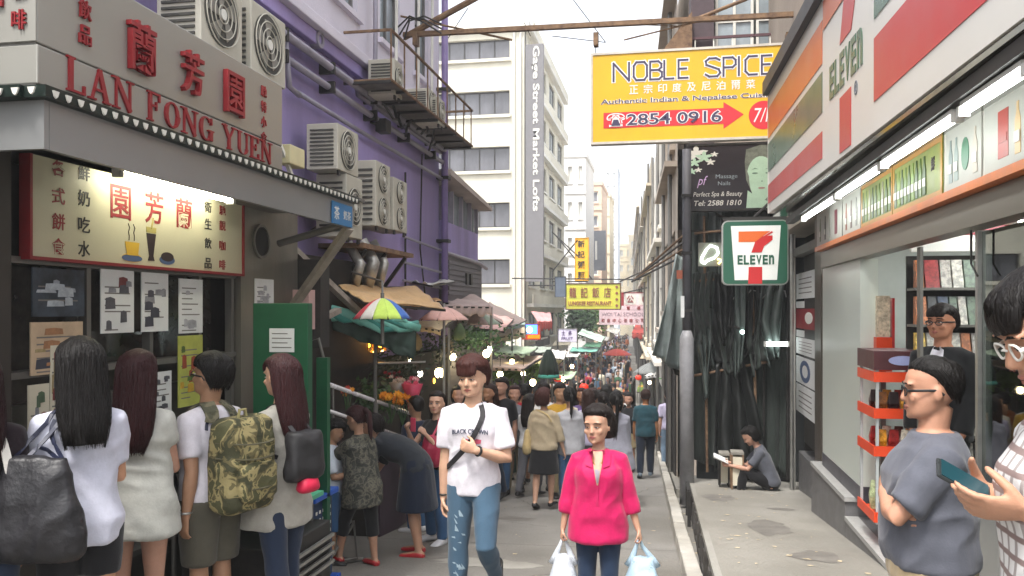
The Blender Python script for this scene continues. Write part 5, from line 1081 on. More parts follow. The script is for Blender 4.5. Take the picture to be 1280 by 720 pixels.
canopy('white and pink striped awning above the dark red one', [(808, 409, 40), (829, 403, 38), (828, 396, 42), (812, 401, 44)], f('pink_stripe', 'd8b5ae'), .03, seed=14, valance=.2, vm=c_red)
canopy('white awning low on the right beside the street pole', [(806, 470, 25), (836, 466, 23), (838, 462, 25), (812, 465, 28)], c_wht, .02, seed=15, valance=.08, poles=(0,))
canopy('cream awning far off beneath the restaurant sign', [(690, 432, 48), (712, 431, 48), (714, 425, 54), (694, 426, 54)], f('far_cream', 'c9c0a9'), .03, seed=16)
canopy('second white awning close to the bend', [(757, 413, 70), (772, 418, 66), (776, 412, 76), (764, 408, 80)], c_wht, .03, seed=17)
canopy('grey green awning over the left pavement in mid street', [(655, 440, 27), (684, 441, 27), (690, 434, 32), (664, 433, 32)], f('grey_green', '8d968a'), .04, seed=18, poles=(1,))
umbrella('grey domed umbrella open beside the white awning on the right', 820, 452, 27, .72, .36, [fabric('umbrella_grey', '6f716f')], 8, 1.7)
du = thing('folded_parasol', 'dark green folded parasol with teal rim standing above the crowd', 'umbrella', atY(686, 472, 16.5)); c = atY(686, 437, 16.5)
mb = MB(); rings = []
for z, r in ((0, .03), (-.12, .10), (-.3, .16), (-.5, .19), (-.53, .12)): rings.append([c + Vector(((r + .02 * math.cos(8 * a)) * math.cos(a), (r + .02 * math.cos(8 * a)) * math.sin(a), z)) for a in [2 * PI * i / 32 for i in range(32)]])
mb.loft(rings).build('cloth', fabric('parasol_dark', '25302c'), du, smooth=True); MB().tube([c - Vector((0, 0, .5)), Vector((c.x, c.y, gz(c.y)))], .02).build('pole', m_steeld, du)
mb = MB(); mb.loft([[c + Vector((r * math.cos(a), r * math.sin(a), z)) for a in [2 * PI * i / 24 for i in range(24)]] for r, z in ((.2, -.49), (.23, -.55), (.2, -.56))]); mb.build('rim', c_teal, du, smooth=True)

# lamps
e_warm, e_hot, e_amber = emis('bulb_warm', 'ffe9b0', 14), emis('bulb_white', 'fff6dc', 12), emis('lamp_amber', 'ffb43c', 3)
def bulb(px, py, Y, label, r=.055, m=None, cord=.3):
    c = atY(px, py, Y); t = thing('light_bulb', label, 'light bulb', c, 0, 'bare bulbs lit over the stalls')
    MB().sph(c, (r, r, r * 1.15), 12, 8).build('glass', m or e_warm, t, smooth=True); MB().tube([c + Vector((0, 0, r)), c + Vector((0, 0, r * 2))], r * .45, 8).build('socket', m_dmetal, t); MB().tube([c + Vector((0, 0, r * 2)), c + Vector((.01, 0, cord))], .006, 5).build('cord', m_dmetal, t)
for a in ((525, 467, 10.2, 'small cold bulb over the flower stall', .035, e_hot), (549, 466, 10.8, 'large warm bulb left of the man in the white t-shirt', .06), (608, 442, 13, 'warm bulb right of the walking man at hat height', .055), (611, 437, 13.3, 'white bulb just above the one at hat height', .05, e_hot), (625, 468, 15.2, 'left bulb under the pale pink awning', .055), (654, 467, 15.6, 'middle bulb under the pale pink awning', .042), (666, 478, 15.2, 'lower right bulb by the folded parasol', .055), (704, 474, 19, 'bulb beside the red lantern', .05), (533, 371, 13.6, 'hot glowing lamp under the pinkish grey awning', .09, e_hot), (597, 450, 13.2, 'amber bulb behind the walking man', .05, e_amber), (541, 476, 12, 'amber bulb beside the large warm one', .04, e_amber)): bulb(*a)
ln = thing('lantern', 'gold lantern with four bulbs on a pole at the flower stall', 'lantern', atY(470, 424, 9)); c = atY(470, 424, 9.0)
MB().tube([c + Vector((0, 0, .17)), c + Vector((0, 0, .13)), c - Vector((0, 0, .12)), c - Vector((0, 0, .15))], [.05, .13, .12, .06], 6, cap=True).build('shade', glass('lantern_glass', 'e0a030', .8), ln)
for a in range(6): MB().bar(c + Vector((.125 * math.cos(a * PI / 3), .125 * math.sin(a * PI / 3), .13)), c + Vector((.118 * math.cos(a * PI / 3), .118 * math.sin(a * PI / 3), -.12)), .012).build('frame_bar', mat('gold', 'a87a2a', .35, .7, var=.1), ln)
MB().sph(c + Vector((0, 0, .0)), .05).build('bulb', e_hot, ln, smooth=True)
for dx, dz in ((-.08, .04), (.08, .03), (-.07, -.07), (.07, -.07)): MB().sph(c + Vector((dx, -.05, dz)), .022).build('bulb', emis('bulb_amber2', 'ffcc55', 7), ln, smooth=True)
MB().tube([c - Vector((0, 0, .15)), c - Vector((.02, 0, .85))], .016, 8).build('pole', m_steel, ln); MB().tube([c + Vector((.02, 0, -.27)), c + Vector((.52, .2, -.26))], .012, 6).build('arm', m_steel, ln)
for px, py, Y, r, lb in ((730, 484, 18, .10, 'orange red lantern over the thick of the crowd'), (697, 473, 19, .10, 'red lantern under the low pale green awning'), (798, 472, 24, .09, 'red lantern at the corner of the white awning on the right')):
    c = atY(px, py, Y); t = thing('red_lantern', lb, 'lantern', c); MB().sph(c, (r, r, r * .85), 14, 8).build('shade', mat('lantern_red', 'd8331f', .5, var=.1, emit=.25), t, smooth=True); MB().tube([c + Vector((0, 0, r * .8)), c + Vector((0, 0, r + .05))], r * .3).build('cap', m_dmetal, t); MB().tube([c + Vector((0, 0, r)), c + Vector((0, 0, r + .25))], .006, 5).build('cord', m_dmetal, t)
# white handrails slanting down beside the stall
for a, b, lb, r in (((404, 478, 7.3), (522, 520, 9.9), 'upper bright steel handrail sloping down past the green post', .022), ((407, 512, 7.25), (503, 546, 9.3), 'lower bright steel handrail sloping down under the first', .018)):
    p, q_ = atY(*a), atY(*b); t = thing('handrail', lb, 'handrail', (p + q_) / 2); MB().tube([p, q_], r, 10).build('rail', mat('rail_bright', 'dcd9dc', .25, .3, var=.04, spec=.8), t, smooth=True)
    for s_ in (.08, .5, .92): k_ = p.lerp(q_, s_); MB().tube([k_, (k_.x, k_.y, gz(k_.y))], .012, 6).build('post', m_steeld, t)

# flower stall: table, tiers, foliage, bouquets
fs = thing('flower_stall', 'dark flower stall with tiered table under the teal tarp', 'stall', (-3.1, 9.2, gz(9.2)))
m_plum = mat('stall_plum', '40303c', .7, var=.2)
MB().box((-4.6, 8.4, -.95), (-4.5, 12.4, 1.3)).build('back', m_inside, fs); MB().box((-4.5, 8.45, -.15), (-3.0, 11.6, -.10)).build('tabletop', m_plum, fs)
MB().box((-4.4, 8.6, .25), (-3.5, 11.4, .29)).build('tier', m_steeld, fs); MB().box((-3.02, 8.45, -.95), (-2.98, 11.6, -.153)).build('skirt', m_plum, fs); MB().box((-4.4, 8.44, -.95), (-3.02, 8.47, -.153)).build('skirt', m_inside, fs)
for x in (-4.45, -3.05):
    for y in (8.5, 11.55): MB().tube([(x, y, gz(y)), (x, y, 1.25)], .02, 7).build('post', m_steeld, fs)
random.seed(11)
def leafmass(name, label, c, ext, n, m, size=.05, cat='plants'):
    mb = MB(); c = Vector(c)
    for i in range(n):
        p = c + Vector([random.gauss(0, .42) * e for e in ext]); d = Vector((random.uniform(-1, 1), random.uniform(-1, 1), random.uniform(-.4, 1))).normalized(); s_ = d.orthogonal().normalized() * size * random.uniform(.2, .4); l_ = size * random.uniform(.7, 1.6)
        mb.add([p, p + d * l_ * .5 + s_, p + d * l_, p + d * l_ * .5 - s_], [(0, 1, 2, 3)])
    return mb.build(name, m)
m_leaf = mat('leaf_green', '3f5e35', .6, var=.4, scale=9); m_leafd = mat('leaf_dark', '2b3a28', .6, var=.4, scale=9); m_leafl = mat('leaf_light', '6f8f45', .6, var=.3, scale=9)
for i, (px, py, Y, ex, m, lb) in enumerate(((430, 470, 9.3, (.5, .4, .35), m_leafd, 'dark potted foliage massed at the back of the flower stall'), (455, 500, 9.0, (.35, .3, .25), m_leaf, 'green foliage under the lantern pole'), (500, 475, 9.8, (.3, .3, .4), m_leafd, 'dark leafy stems behind the pink bouquet'), (585, 425, 13.5, (.8, .5, .25), m_leaf, 'green leaves hanging under the awnings behind the walking man'), (640, 466, 17.5, (.8, .3, .3), m_leafl, 'bright greens displayed under the pale pink awning'), (735, 395, 60, (1.5, 1, 1.3), m_leafl, 'pale leafy tree under the green restaurant sign'), (725, 402, 55, (1, 1, 1), m_leaf, 'darker leafy bush under the green restaurant sign'), (818, 385, 60, (1.2, 1, 1.8), mat('leaf_blue', '5f9c80', .6, var=.3), 'blue green foliage right of the white circle sign'), (842, 500, 20, (.2, .5, .6), m_leaf, 'green plants beside the street pole'), (520, 440, 12, (.7, .5, .4), m_leafd, 'shadowy hanging greens at the second stall'))):
    o = leafmass('plant_foliage', lb, atY(px, py, Y), ex, 700 if Y < 30 else 900, m, .06 if Y < 14 else (.10 if Y < 30 else .3)); tag(o, lb, 'plants', kind='stuff')
def bouquet(px, py, Y, label, cols, n=9, r=.035, spread=.11, wrap=None, h=.3):
    c = atY(px, py, Y); t = thing('bouquet', label, 'flowers', c - Vector((0, 0, h)))
    if wrap: MB().loft([MB().ering(c - Vector((0, 0, h)), (.03, 0, 0), (0, .03, 0), 14), MB().ering(c - Vector((0, 0, h * .4)), (.08, 0, 0), (0, .08, 0), 14), [c + Vector(((spread + .03 * (i % 2)) * math.cos(2 * PI * i / 14), (spread + .03 * (i % 2)) * math.sin(2 * PI * i / 14), .0)) for i in range(14)]]).build('wrap', wrap, t, smooth=True)
    for i in range(n):
        a = random.uniform(0, 2 * PI); rr = spread * math.sqrt(random.random()); p = c + Vector((rr * math.cos(a), rr * math.sin(a) * .8, random.uniform(-.02, .06))); mb = MB()
        for k in range(9):
            b = 2 * PI * k / 9; d = Vector((math.cos(b), math.sin(b) * .6 - .5, math.sin(b) * .8)).normalized(); s_ = d.orthogonal().normalized() * r * .3
            mb.add([p, p + d * r * .6 + s_, p + d * r, p + d * r * .6 - s_], [(0, 1, 2, 3)])
        mb.sph(p - Vector((0, .01, 0)), r * .4, 8, 5).build('flower', mat('petal_' + cols[i % len(cols)], cols[i % len(cols)], .6, var=.2), t)
        MB().tube([p, c - Vector((0, 0, h * .9))], .004, 4).build('stem', m_leaf, t)
    return t
bouquet(489, 499, 8.9, 'orange sunflowers bunched beside the handrail', ['d88a14', 'e09a1c'], 12, .055, .13)
bouquet(503, 502, 9.0, 'second bunch of orange sunflowers nearer the pink wrap', ['d88a14', 'c97a10'], 8, .05, .10)
bouquet(515, 480, 9.3, 'bouquet in bright pink paper left of the woman raising her hands', ['c94a66', 'd8a0a8'], 9, .04, .10, mat('wrap_pink', 'c4405c', .5, var=.15), .34)
bouquet(492, 472, 9.6, 'dark red roses standing at the back of the stall', ['8e1f2a', '6e1520'], 9, .03, .10)
bouquet(498, 478, 9.4, 'pale flowers in clear wrap between the sunflowers and red roses', ['c9b9a8', 'b0a8a0'], 8, .035, .09, mat('wrap_clear', '9a9a98', .3, var=.2), .3)
bouquet(434, 492, 7.9, 'small amber flowers peeking out right of the green post', ['d8902c', 'a83c2a'], 6, .035, .06)
bouquet(478, 552, 8.8, 'amber flowers low under the handrails', ['c98a1c', '8f9a2c'], 8, .04, .14)
for i, (px, py, Y, c, lb) in enumerate(((440, 418, 9.6, '6e4a3a', 'brown paper parcel'), (520, 425, 11.5, '8a7a5a', 'tan sack'), (560, 428, 12.5, '7a6a4a', 'khaki sack'), (575, 412, 12.8, '4a5a3a', 'moss green sack'), (590, 470, 14, '7a3a2a', 'rust red sack'), (445, 448, 9.7, '5a3030', 'maroon parcel'))):
    c0 = atY(px, py, Y); o = MB().tube([c0 + Vector((0, 0, .1)), c0 + Vector((0, 0, .06)), c0, c0 - Vector((.02, 0, .12)), c0 - Vector((0, 0, .17))], [.02, .05, .09, .11, .05], 12).build('hanging_bag', mat('bag_' + c, c, .7, var=.25, scale=6, bump=.5), smooth=True)
    tag(o, lb + ' hanging among the stalls on the left', 'sack')
# second and third stalls as tables heaped with boxes
def box_stall(label, X, Y, W, L_, seed, ztop=1.0):
    rr = random.Random(seed); t = thing('market_stall', label, 'stall', (X, Y, gz(Y))); z = gz(Y)
    MB().box((X - W / 2, Y - L_ / 2, z + .68), (X + W / 2, Y + L_ / 2, z + .72)).build('tabletop', m_plum, t)
    for a in (-1, 1):
        for b in (-1, 1): MB().box((X + a * (W / 2 - .05) - .02, Y + b * (L_ / 2 - .05) - .02, z - .15), (X + a * (W / 2 - .05) + .02, Y + b * (L_ / 2 - .05) + .02, z + .679)).build('leg', m_steeld, t)
    MB().box((X + W / 2 + .001, Y - L_ / 2, z + .05), (X + W / 2 + .012, Y + L_ / 2, z + .70)).build('cloth', mat('cloth_stall_' + str(seed), rr.choice(['5a3038', '2f4a3c', '3a3f5a', '6a5a4a']), .8, var=.2), t)
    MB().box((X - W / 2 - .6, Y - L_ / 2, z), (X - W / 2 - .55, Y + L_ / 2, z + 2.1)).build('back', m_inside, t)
    y = Y - L_ / 2 + .1
    while y < Y + L_ / 2 - .3:
        for x in (X - W / 2 + .2, X, X + W / 2 - .2):
            w_ = rr.uniform(.22, .34); h = rr.uniform(.08, .2); c = rr.choice(['8a6a4a', 'b8a088', '4f7a45', 'a83c2c', 'c9a03c', '5a5a6a', '7f9a4c', 'c9c0b0'])
            o = MB().box((x - w_ / 2, y, z + .722), (x + w_ / 2, y + .28, z + .722 + h)).build('box', mat('goods_' + c, c, .7, var=.35, scale=14), t)
            mb = MB()
            for q in range(9): mb.sph((x + rr.uniform(-.4, .4) * w_, y + .14 + rr.uniform(-.1, .1), z + .73 + h), rr.uniform(.03, .05), 7, 5)
            g_ = mb.build('goods', mat('goods_' + rr.choice(['4f7a45', 'a83c2c', 'c9a03c', '7f9a4c']), '7f9a4c', .6, var=.35, scale=14), t, smooth=True); g_['kind'] = 'stuff'
        y += .34
    return t
box_stall('market stall of boxes and fruit under the pinkish grey awning', -4.1, 13.6, 1.2, 2.4, 21)
box_stall('market stall of greens under the pale pink awning', -3.6, 17.2, 1.2, 2.6, 22)
box_stall('market stall of boxes in front of the shadowy shops', -4.2, 21.5, 1.2, 3, 23)
box_stall('market stall below the grey green awning', -4.3, 28, 1.3, 3.4, 24)
box_stall('far market stall under the teal and mint awnings', -4.6, 36, 1.4, 4, 25)
box_stall('stall of goods beneath the white awning on the right', -.05, 27, .9, 2.6, 26)
box_stall('stall under the dark red awning on the right', -1.1, 46, 1.0, 4, 27)

# hanging signs down the street
def street_sign(label, px0, py0, px1, py1, Y, m, mfr=None, name='shop_sign', th=.15):
    p0 = atY(px0, py1, Y); p1 = atY(px1, py0, Y); t = thing(name, label, 'sign', p0); Mx = frame(p0, (1, 0, 0), (0, 0, 1)); W, H = p1.x - p0.x, p1.z - p0.z
    MB().prism(rect(0, 0, W, H), Mx, -th, 0).build('panel', m, t)
    if mfr:
        b = .02 * max(W, H)
        for r_ in (rect(-b, -b, 0, H + b), rect(W, -b, W + b, H + b), rect(0, -b, W, 0), rect(0, H, W, H + b)): MB().prism(r_, Mx, -th - .01, .03).build('frame', mfr, t)
    return t, Mx, W, H
m_lime = mat('sign_lime', 'b0ad3c', .5, var=.08, scale=2)
t, Mx, W, H = street_sign('olive yellow restaurant sign framed in dark red across the street', 708, 355, 775, 386, 40, m_lime, mat('frame_maroon', '4b2a24', .6, var=.1))
for i, ch in enumerate('龍記飯店'): lettering(ch, Mx @ T(W * (.12 + i * .215), H * .66, .0), W * .13, H * .42, mat('letter_maroon', '7a4030', .5, var=.1), t, .03, 'character', weight=.02)
MB().prism(rect(W * .02, H * .1, W * .86, H * .34), Mx, .001, .01).build('band', mat('band_yellow', 'c2b23c', .5, var=.05), t)
lettering('LUNGKEE RESTAURANT', Mx @ T(W * .44, H * .22, .011), W * .8, H * .17, MATS['letter_maroon'], t, .03, weight=.02)
for i in range(4): MB().prism(circ(W * .94, H * (.13 + i * .25), W * .025), Mx, .001, .03).build('dot', MATS['letter_maroon'], t)
t, Mx, W, H = street_sign('white sign with a red character and a red half moon badge', 777, 366, 816, 382, 47, mat('sign_offwhite', 'dcc9c9', .5, var=.05), m_red)
for cx in (.28, .74): MB().prism(rrect(W * (cx - .19), H * .08, W * (cx + .19), H * .92, W * .06), Mx, .001, .02).build('tile_white', m_white, t)
MB().prism(rect(0, 0, W * .07, H), Mx, .001, .03).build('bar', m_red, t)
lettering('公', Mx @ T(W * .28, H * .5, .02), W * .22, H * .6, m_red, t, .03, 'character', weight=.02); MB().prism(circ(W * .78, H * .5, W * .12, H * .36, 16, PI / 2, 3 * PI / 2), Mx, .021, .04).build('half_moon', m_red, t)
t, Mx, W, H = street_sign('wide faded pink sign with dark red letters under the olive sign', 749, 387, 808, 406, 44, mat('sign_pink', 'c9aeb4', .5, var=.06))
MB().prism(rect(W * .48, H * .98, W, H * 1.25), Mx, -.15, 0).build('upper_tab', MATS['sign_pink'], t)
for i, ch in enumerate('電器'): lettering(ch, Mx @ T(W * (.62 + i * .22), H * 1.1, .0), W * .07, H * .22, m_red, t, .02, 'character', weight=.02)
lettering('WOI TAI SCHOOL', Mx @ T(W * .5, H * .70, 0), W * .9, H * .24, mat('letter_grey', '8f7a84', .5), t, .02)
for i, ch in enumerate('和泰中心海味公司'): lettering(ch, Mx @ T(W * (.08 + i * .12), H * .28, .0), W * .065, H * .26, m_red, t, .02, 'character', weight=.02)
t, Mx, W, H = street_sign('tall narrow yellow sign with black characters', 719.5, 298, 735, 350, 42, mat('sign_amber', 'e0a51c', .5, var=.05), mat('frame_amber', 'b8861c', .5))
for i, ch in enumerate('新記粥麵'): lettering(ch, Mx @ T(W * .45, H * (.87 - i * .25), .0), W * .55, H * .17, m_blk, t, .03, 'character', weight=.03)
t, Mx, W, H = street_sign('small lilac sign with dark characters above the left stalls', 697, 411, 721, 427, 31, mat('sign_lilac', 'b9b3c4', .5, var=.05), m_steeld)
for i, ch in enumerate('士多'): lettering(ch, Mx @ T(W * (.3 + i * .35), H * .68, .0), W * .18, H * .35, mat('letter_violet', '5a4a70', .5), t, .02, 'character', weight=.02)
lettering('FRUIT', Mx @ T(W * .5, H * .25, .0), W * .6, H * .2, MATS['letter_violet'], t, .02)
t, Mx, W, H = street_sign('lit blue and orange screen sign by the red awning', 653, 405, 675, 424, 26, mat('screen_frame', 'a83a28', .5, var=.1), m_red, 'screen_sign')
MB().prism(rect(W * .05, H * .35, W * .85, H * .95), Mx, .001, .02).build('screen', emis('screen_blue', '4f7fff', 1.6), t); MB().prism(circ(W * .42, H * .62, W * .17), Mx, .021, .03).build('spot', emis('screen_white', 'e8f4ff', 3), t); MB().prism(rect(W * .3, H * .05, W, H * .3), Mx, .001, .02).build('orange_band', emis('screen_orange', 'ff5a14', 1.6), t)
street_sign('round dark blue sign edge on beside the white building', 694, 346, 707, 371, 38, mat('sign_slate', '4f5866', .5, var=.1), m_dmetal)
sw = thing('sign_wires', 'thin support wires and bars carrying the far hanging signs', 'wires', atY(740, 350, 41))
for a, b in (((640, 348, 40), (850, 350, 40)), ((660, 357, 40), (708, 357, 40)), ((690, 290, 42), (722, 320, 42)), ((690, 340, 42), (722, 300, 42)), ((690, 352, 42), (735, 352, 42)), ((695, 295, 43), (740, 349, 43)), ((775, 352, 42), (842, 322, 30)), ((780, 366, 47), (845, 352, 30)), ((697, 408, 31), (697, 448, 31))):
    MB().tube([atY(*a), atY(*b)], .035, 5).build('wire', m_dmetal, sw)
# more canopies overlapping up the left side
f2 = lambda n, c: f(n, c)
canopy('orange tan awning hung low behind the rainbow parasol', [(455, 372, 9.6), (520, 384, 9.4), (552, 376, 11.6), (494, 357, 12)], f2('apricot', 'd09a5c'), .05, seed=31)
canopy('cream canopy over the second stall, left of the small pink parasol', [(500, 404, 11.2), (550, 412, 11.0), (572, 396, 13.2), (526, 386, 13.8)], f2('cream', 'c9b48c'), .04, seed=32, valance=.06)
canopy('faded green canopy between the pink parasol and the beige rolled awning', [(566, 418, 13.2), (604, 425, 13.6), (622, 412, 16), (590, 405, 16)], f2('sage', '7d9478'), .04, seed=33, valance=.06)
canopy('rose coloured canopy tucked under the pinkish grey awning', [(572, 406, 14.8), (630, 414, 15.6), (642, 398, 19.4), (598, 390, 18.4)], f2('rose', 'b98f88'), .04, seed=34)
canopy('light green canopy low over the third stall', [(618, 440, 15.8), (662, 443, 16.2), (672, 434, 19.5), (632, 432, 19.5)], f2('celadon', 'a5b89a'), .04, seed=35, valance=.05)
canopy('yellow cream canopy just above the crowd in mid street', [(664, 458, 20.5), (694, 459, 20.5), (704, 450, 24), (676, 449, 24.5)], f2('straw', 'c9b878'), .03, seed=36, poles=(0, 1))
canopy('white canopy below the lilac sign', [(690, 446, 30), (722, 446, 30), (728, 439, 35), (700, 439, 36)], c_wht, .03, seed=38, poles=(1,))
canopy('small green canopy far along the left side', [(728, 433, 50), (750, 434, 50), (754, 428, 57), (734, 428, 57)], f2('jade', '5f9a78'), .03, seed=40, poles=(1,))
canopy('white canopy at the far left bend', [(738, 424, 62), (760, 426, 62), (762, 421, 70), (742, 420, 70)], c_wht, .03, seed=41)
canopy('green canopy over stalls on the right of the bend', [(800, 432, 50), (826, 434, 48), (828, 427, 54), (804, 426, 57)], f2('fern', '5f8f74'), .03, seed=42)
canopy('beige canopy lower on the right behind the hanging tarp', [(800, 448, 36), (832, 450, 34), (834, 442, 38), (804, 441, 41)], c_beige, .03, seed=43, poles=(0,))
umbrella('red parasol far down the street', 771, 436, 60, 1.1, .45, [c_red], 8, 2.4)
for a in ((566, 446, 12.6, 'warm bulb hanging over the second stall', .05), (582, 458, 13.6, 'warm bulb deeper over the second stall', .045), (512, 452, 10.8, 'small warm bulb near the hanging greens', .035), (640, 452, 16.5, 'bulb under the light green canopy', .045), (676, 466, 20, 'bulb under the yellow cream canopy', .05), (692, 462, 24, 'dim far bulb by the white parasol', .05), (715, 458, 29, 'far bulb beneath the orange canopy', .06), (812, 478, 26, 'bulb under the white awning on the right', .05), (824, 476, 25, 'second bulb under the white awning on the right', .05)): bulb(*a)
# ================================================================ PEOPLE
_ts = bpy.data.scenes.new('work'); 
def remesh(mb, voxel, smooth=3, sfac=.5):
    me = bpy.data.meshes.new('tmp'); me.from_pydata(mb.v, [], mb.f); o = bpy.data.objects.new('tmp', me); _ts.collection.objects.link(o)
    r = o.modifiers.new('r', 'REMESH'); r.mode = 'VOXEL'; r.voxel_size = voxel
    if smooth: s_ = o.modifiers.new('s', 'SMOOTH'); s_.factor = sfac; s_.iterations = smooth
    vl = _ts.view_layers[0]; vl.update(); dg = vl.depsgraph
    out = bpy.data.meshes.new_from_object(o.evaluated_get(dg)); bpy.data.objects.remove(o); bpy.data.meshes.remove(me)
    out.polygons.foreach_set('use_smooth', [True] * len(out.polygons))
    return out
def folds(me, amp, sc=(9, 9, 4), seed=0., ridge=True, fn=None):
    off = Vector((seed * 3.7, seed * 1.3, seed * 2.1)); nn = [v.normal.copy() for v in me.vertices]
    for v, n in zip(me.vertices, nn):
        p = Vector((v.co.x * sc[0] * .8 + v.co.z * sc[2] * .35, v.co.y * sc[1] * .8, v.co.z * sc[2] * .62 - v.co.x * sc[0] * .3)) + off
        q = noise.noise(p + .7 * noise.noise_vector(p * .5)); q = (1 - abs(q) * 2.4) * .6 - .3 if ridge else q
        q += .16 * noise.noise(p * 2.6)
        v.co += n * amp * (q + .45)
    me.update()
def prof(P, f):
    if f <= P[0][0]: return P[0][1:]
    for a, b in zip(P, P[1:]):
        if f <= b[0]:
            t = (f - a[0]) / (b[0] - a[0]); t = t * t * (3 - 2 * t) if False else t
            return tuple(x + (y - x) * t for x, y in zip(a[1:], b[1:]))
    return P[-1][1:]
TORSO = {'m': [(.465, .060, .055, -.004), (.50, .092, .066, -.006), (.54, .098, .068, -.006), (.58, .092, .062, 0), (.62, .086, .058, .002), (.67, .091, .062, .002), (.72, .098, .067, .004), (.76, .100, .064, .002), (.785, .094, .055, -.004), (.805, .076, .045, -.008), (.822, .052, .037, -.010), (.838, .036, .034, -.008)],
         'f': [(.465, .060, .056, -.004), (.50, .098, .068, -.008), (.53, .102, .070, -.008), (.58, .086, .060, 0), (.62, .075, .053, .002), (.67, .080, .058, .006), (.71, .087, .069, .012), (.75, .089, .060, .006), (.785, .083, .049, -.002), (.805, .066, .041, -.006), (.822, .044, .033, -.008), (.838, .030, .030, -.006)]}
HAIRT = {'short': [(.26, .27, -.20, -.42), (.42, .350, -.08, -.49), (.50, .366, -.03, -.51), (.58, .378, .10, -.525), (.70, .388, .26, -.535), (.80, .380, .40, -.51), (.90, .340, .39, -.46), (.99, .26, .28, -.35), (1.06, .14, .12, -.22), (1.09, .03, 0, -.08)],
         'bob': [(.02, .30, -.10, -.42), (.10, .37, -.04, -.50), (.30, .41, .04, -.54), (.50, .415, .10, -.56), (.66, .405, .12, -.56), (.80, .385, .30, -.53), (.90, .345, .38, -.47), (.99, .26, .30, -.36), (1.06, .14, .12, -.22), (1.09, .03, 0, -.08)],
         'long': [(-1.25, .20, -.50, -.64), (-1.0, .32, -.42, -.70), (-.6, .40, -.32, -.70), (-.25, .42, -.22, -.64), (.05, .42, -.08, -.60), (.30, .415, .03, -.56), (.50, .415, .08, -.56), (.66, .405, .12, -.56), (.80, .385, .30, -.53), (.90, .345, .38, -.47), (.99, .26, .30, -.36), (1.06, .14, .12, -.22), (1.09, .03, 0, -.08)]}
HAIRT['tied'] = HAIRT['short']
HAIRT['crop'] = [(.34, .28, -.24, -.43), (.48, .350, -.08, -.49), (.6, .366, .03, -.50), (.72, .372, .16, -.495), (.84, .345, .30, -.465), (.92, .285, .28, -.40), (1.0, .19, .18, -.27), (1.05, .06, .04, -.12)]
def skinmat(c, name='skin'):
    m = mat(name + '_' + c, c, .5, var=.06, scale=18, spec=.35, bump=.1, bscale=200)
    b = m.node_tree.nodes['Principled BSDF']; b.inputs['Subsurface Weight'].default_value = .12; b.inputs['Subsurface Radius'].default_value = (.02, .008, .004)
    return m
def hairmat(c):
    return mat('hair_' + c, [x * .6 for x in lin(c)], .5, var=.35, scale=30, stretch=(2.5, 2.5, .25), spec=.22, bump=.4, bscale=60, contrast=.5)
V = Vector
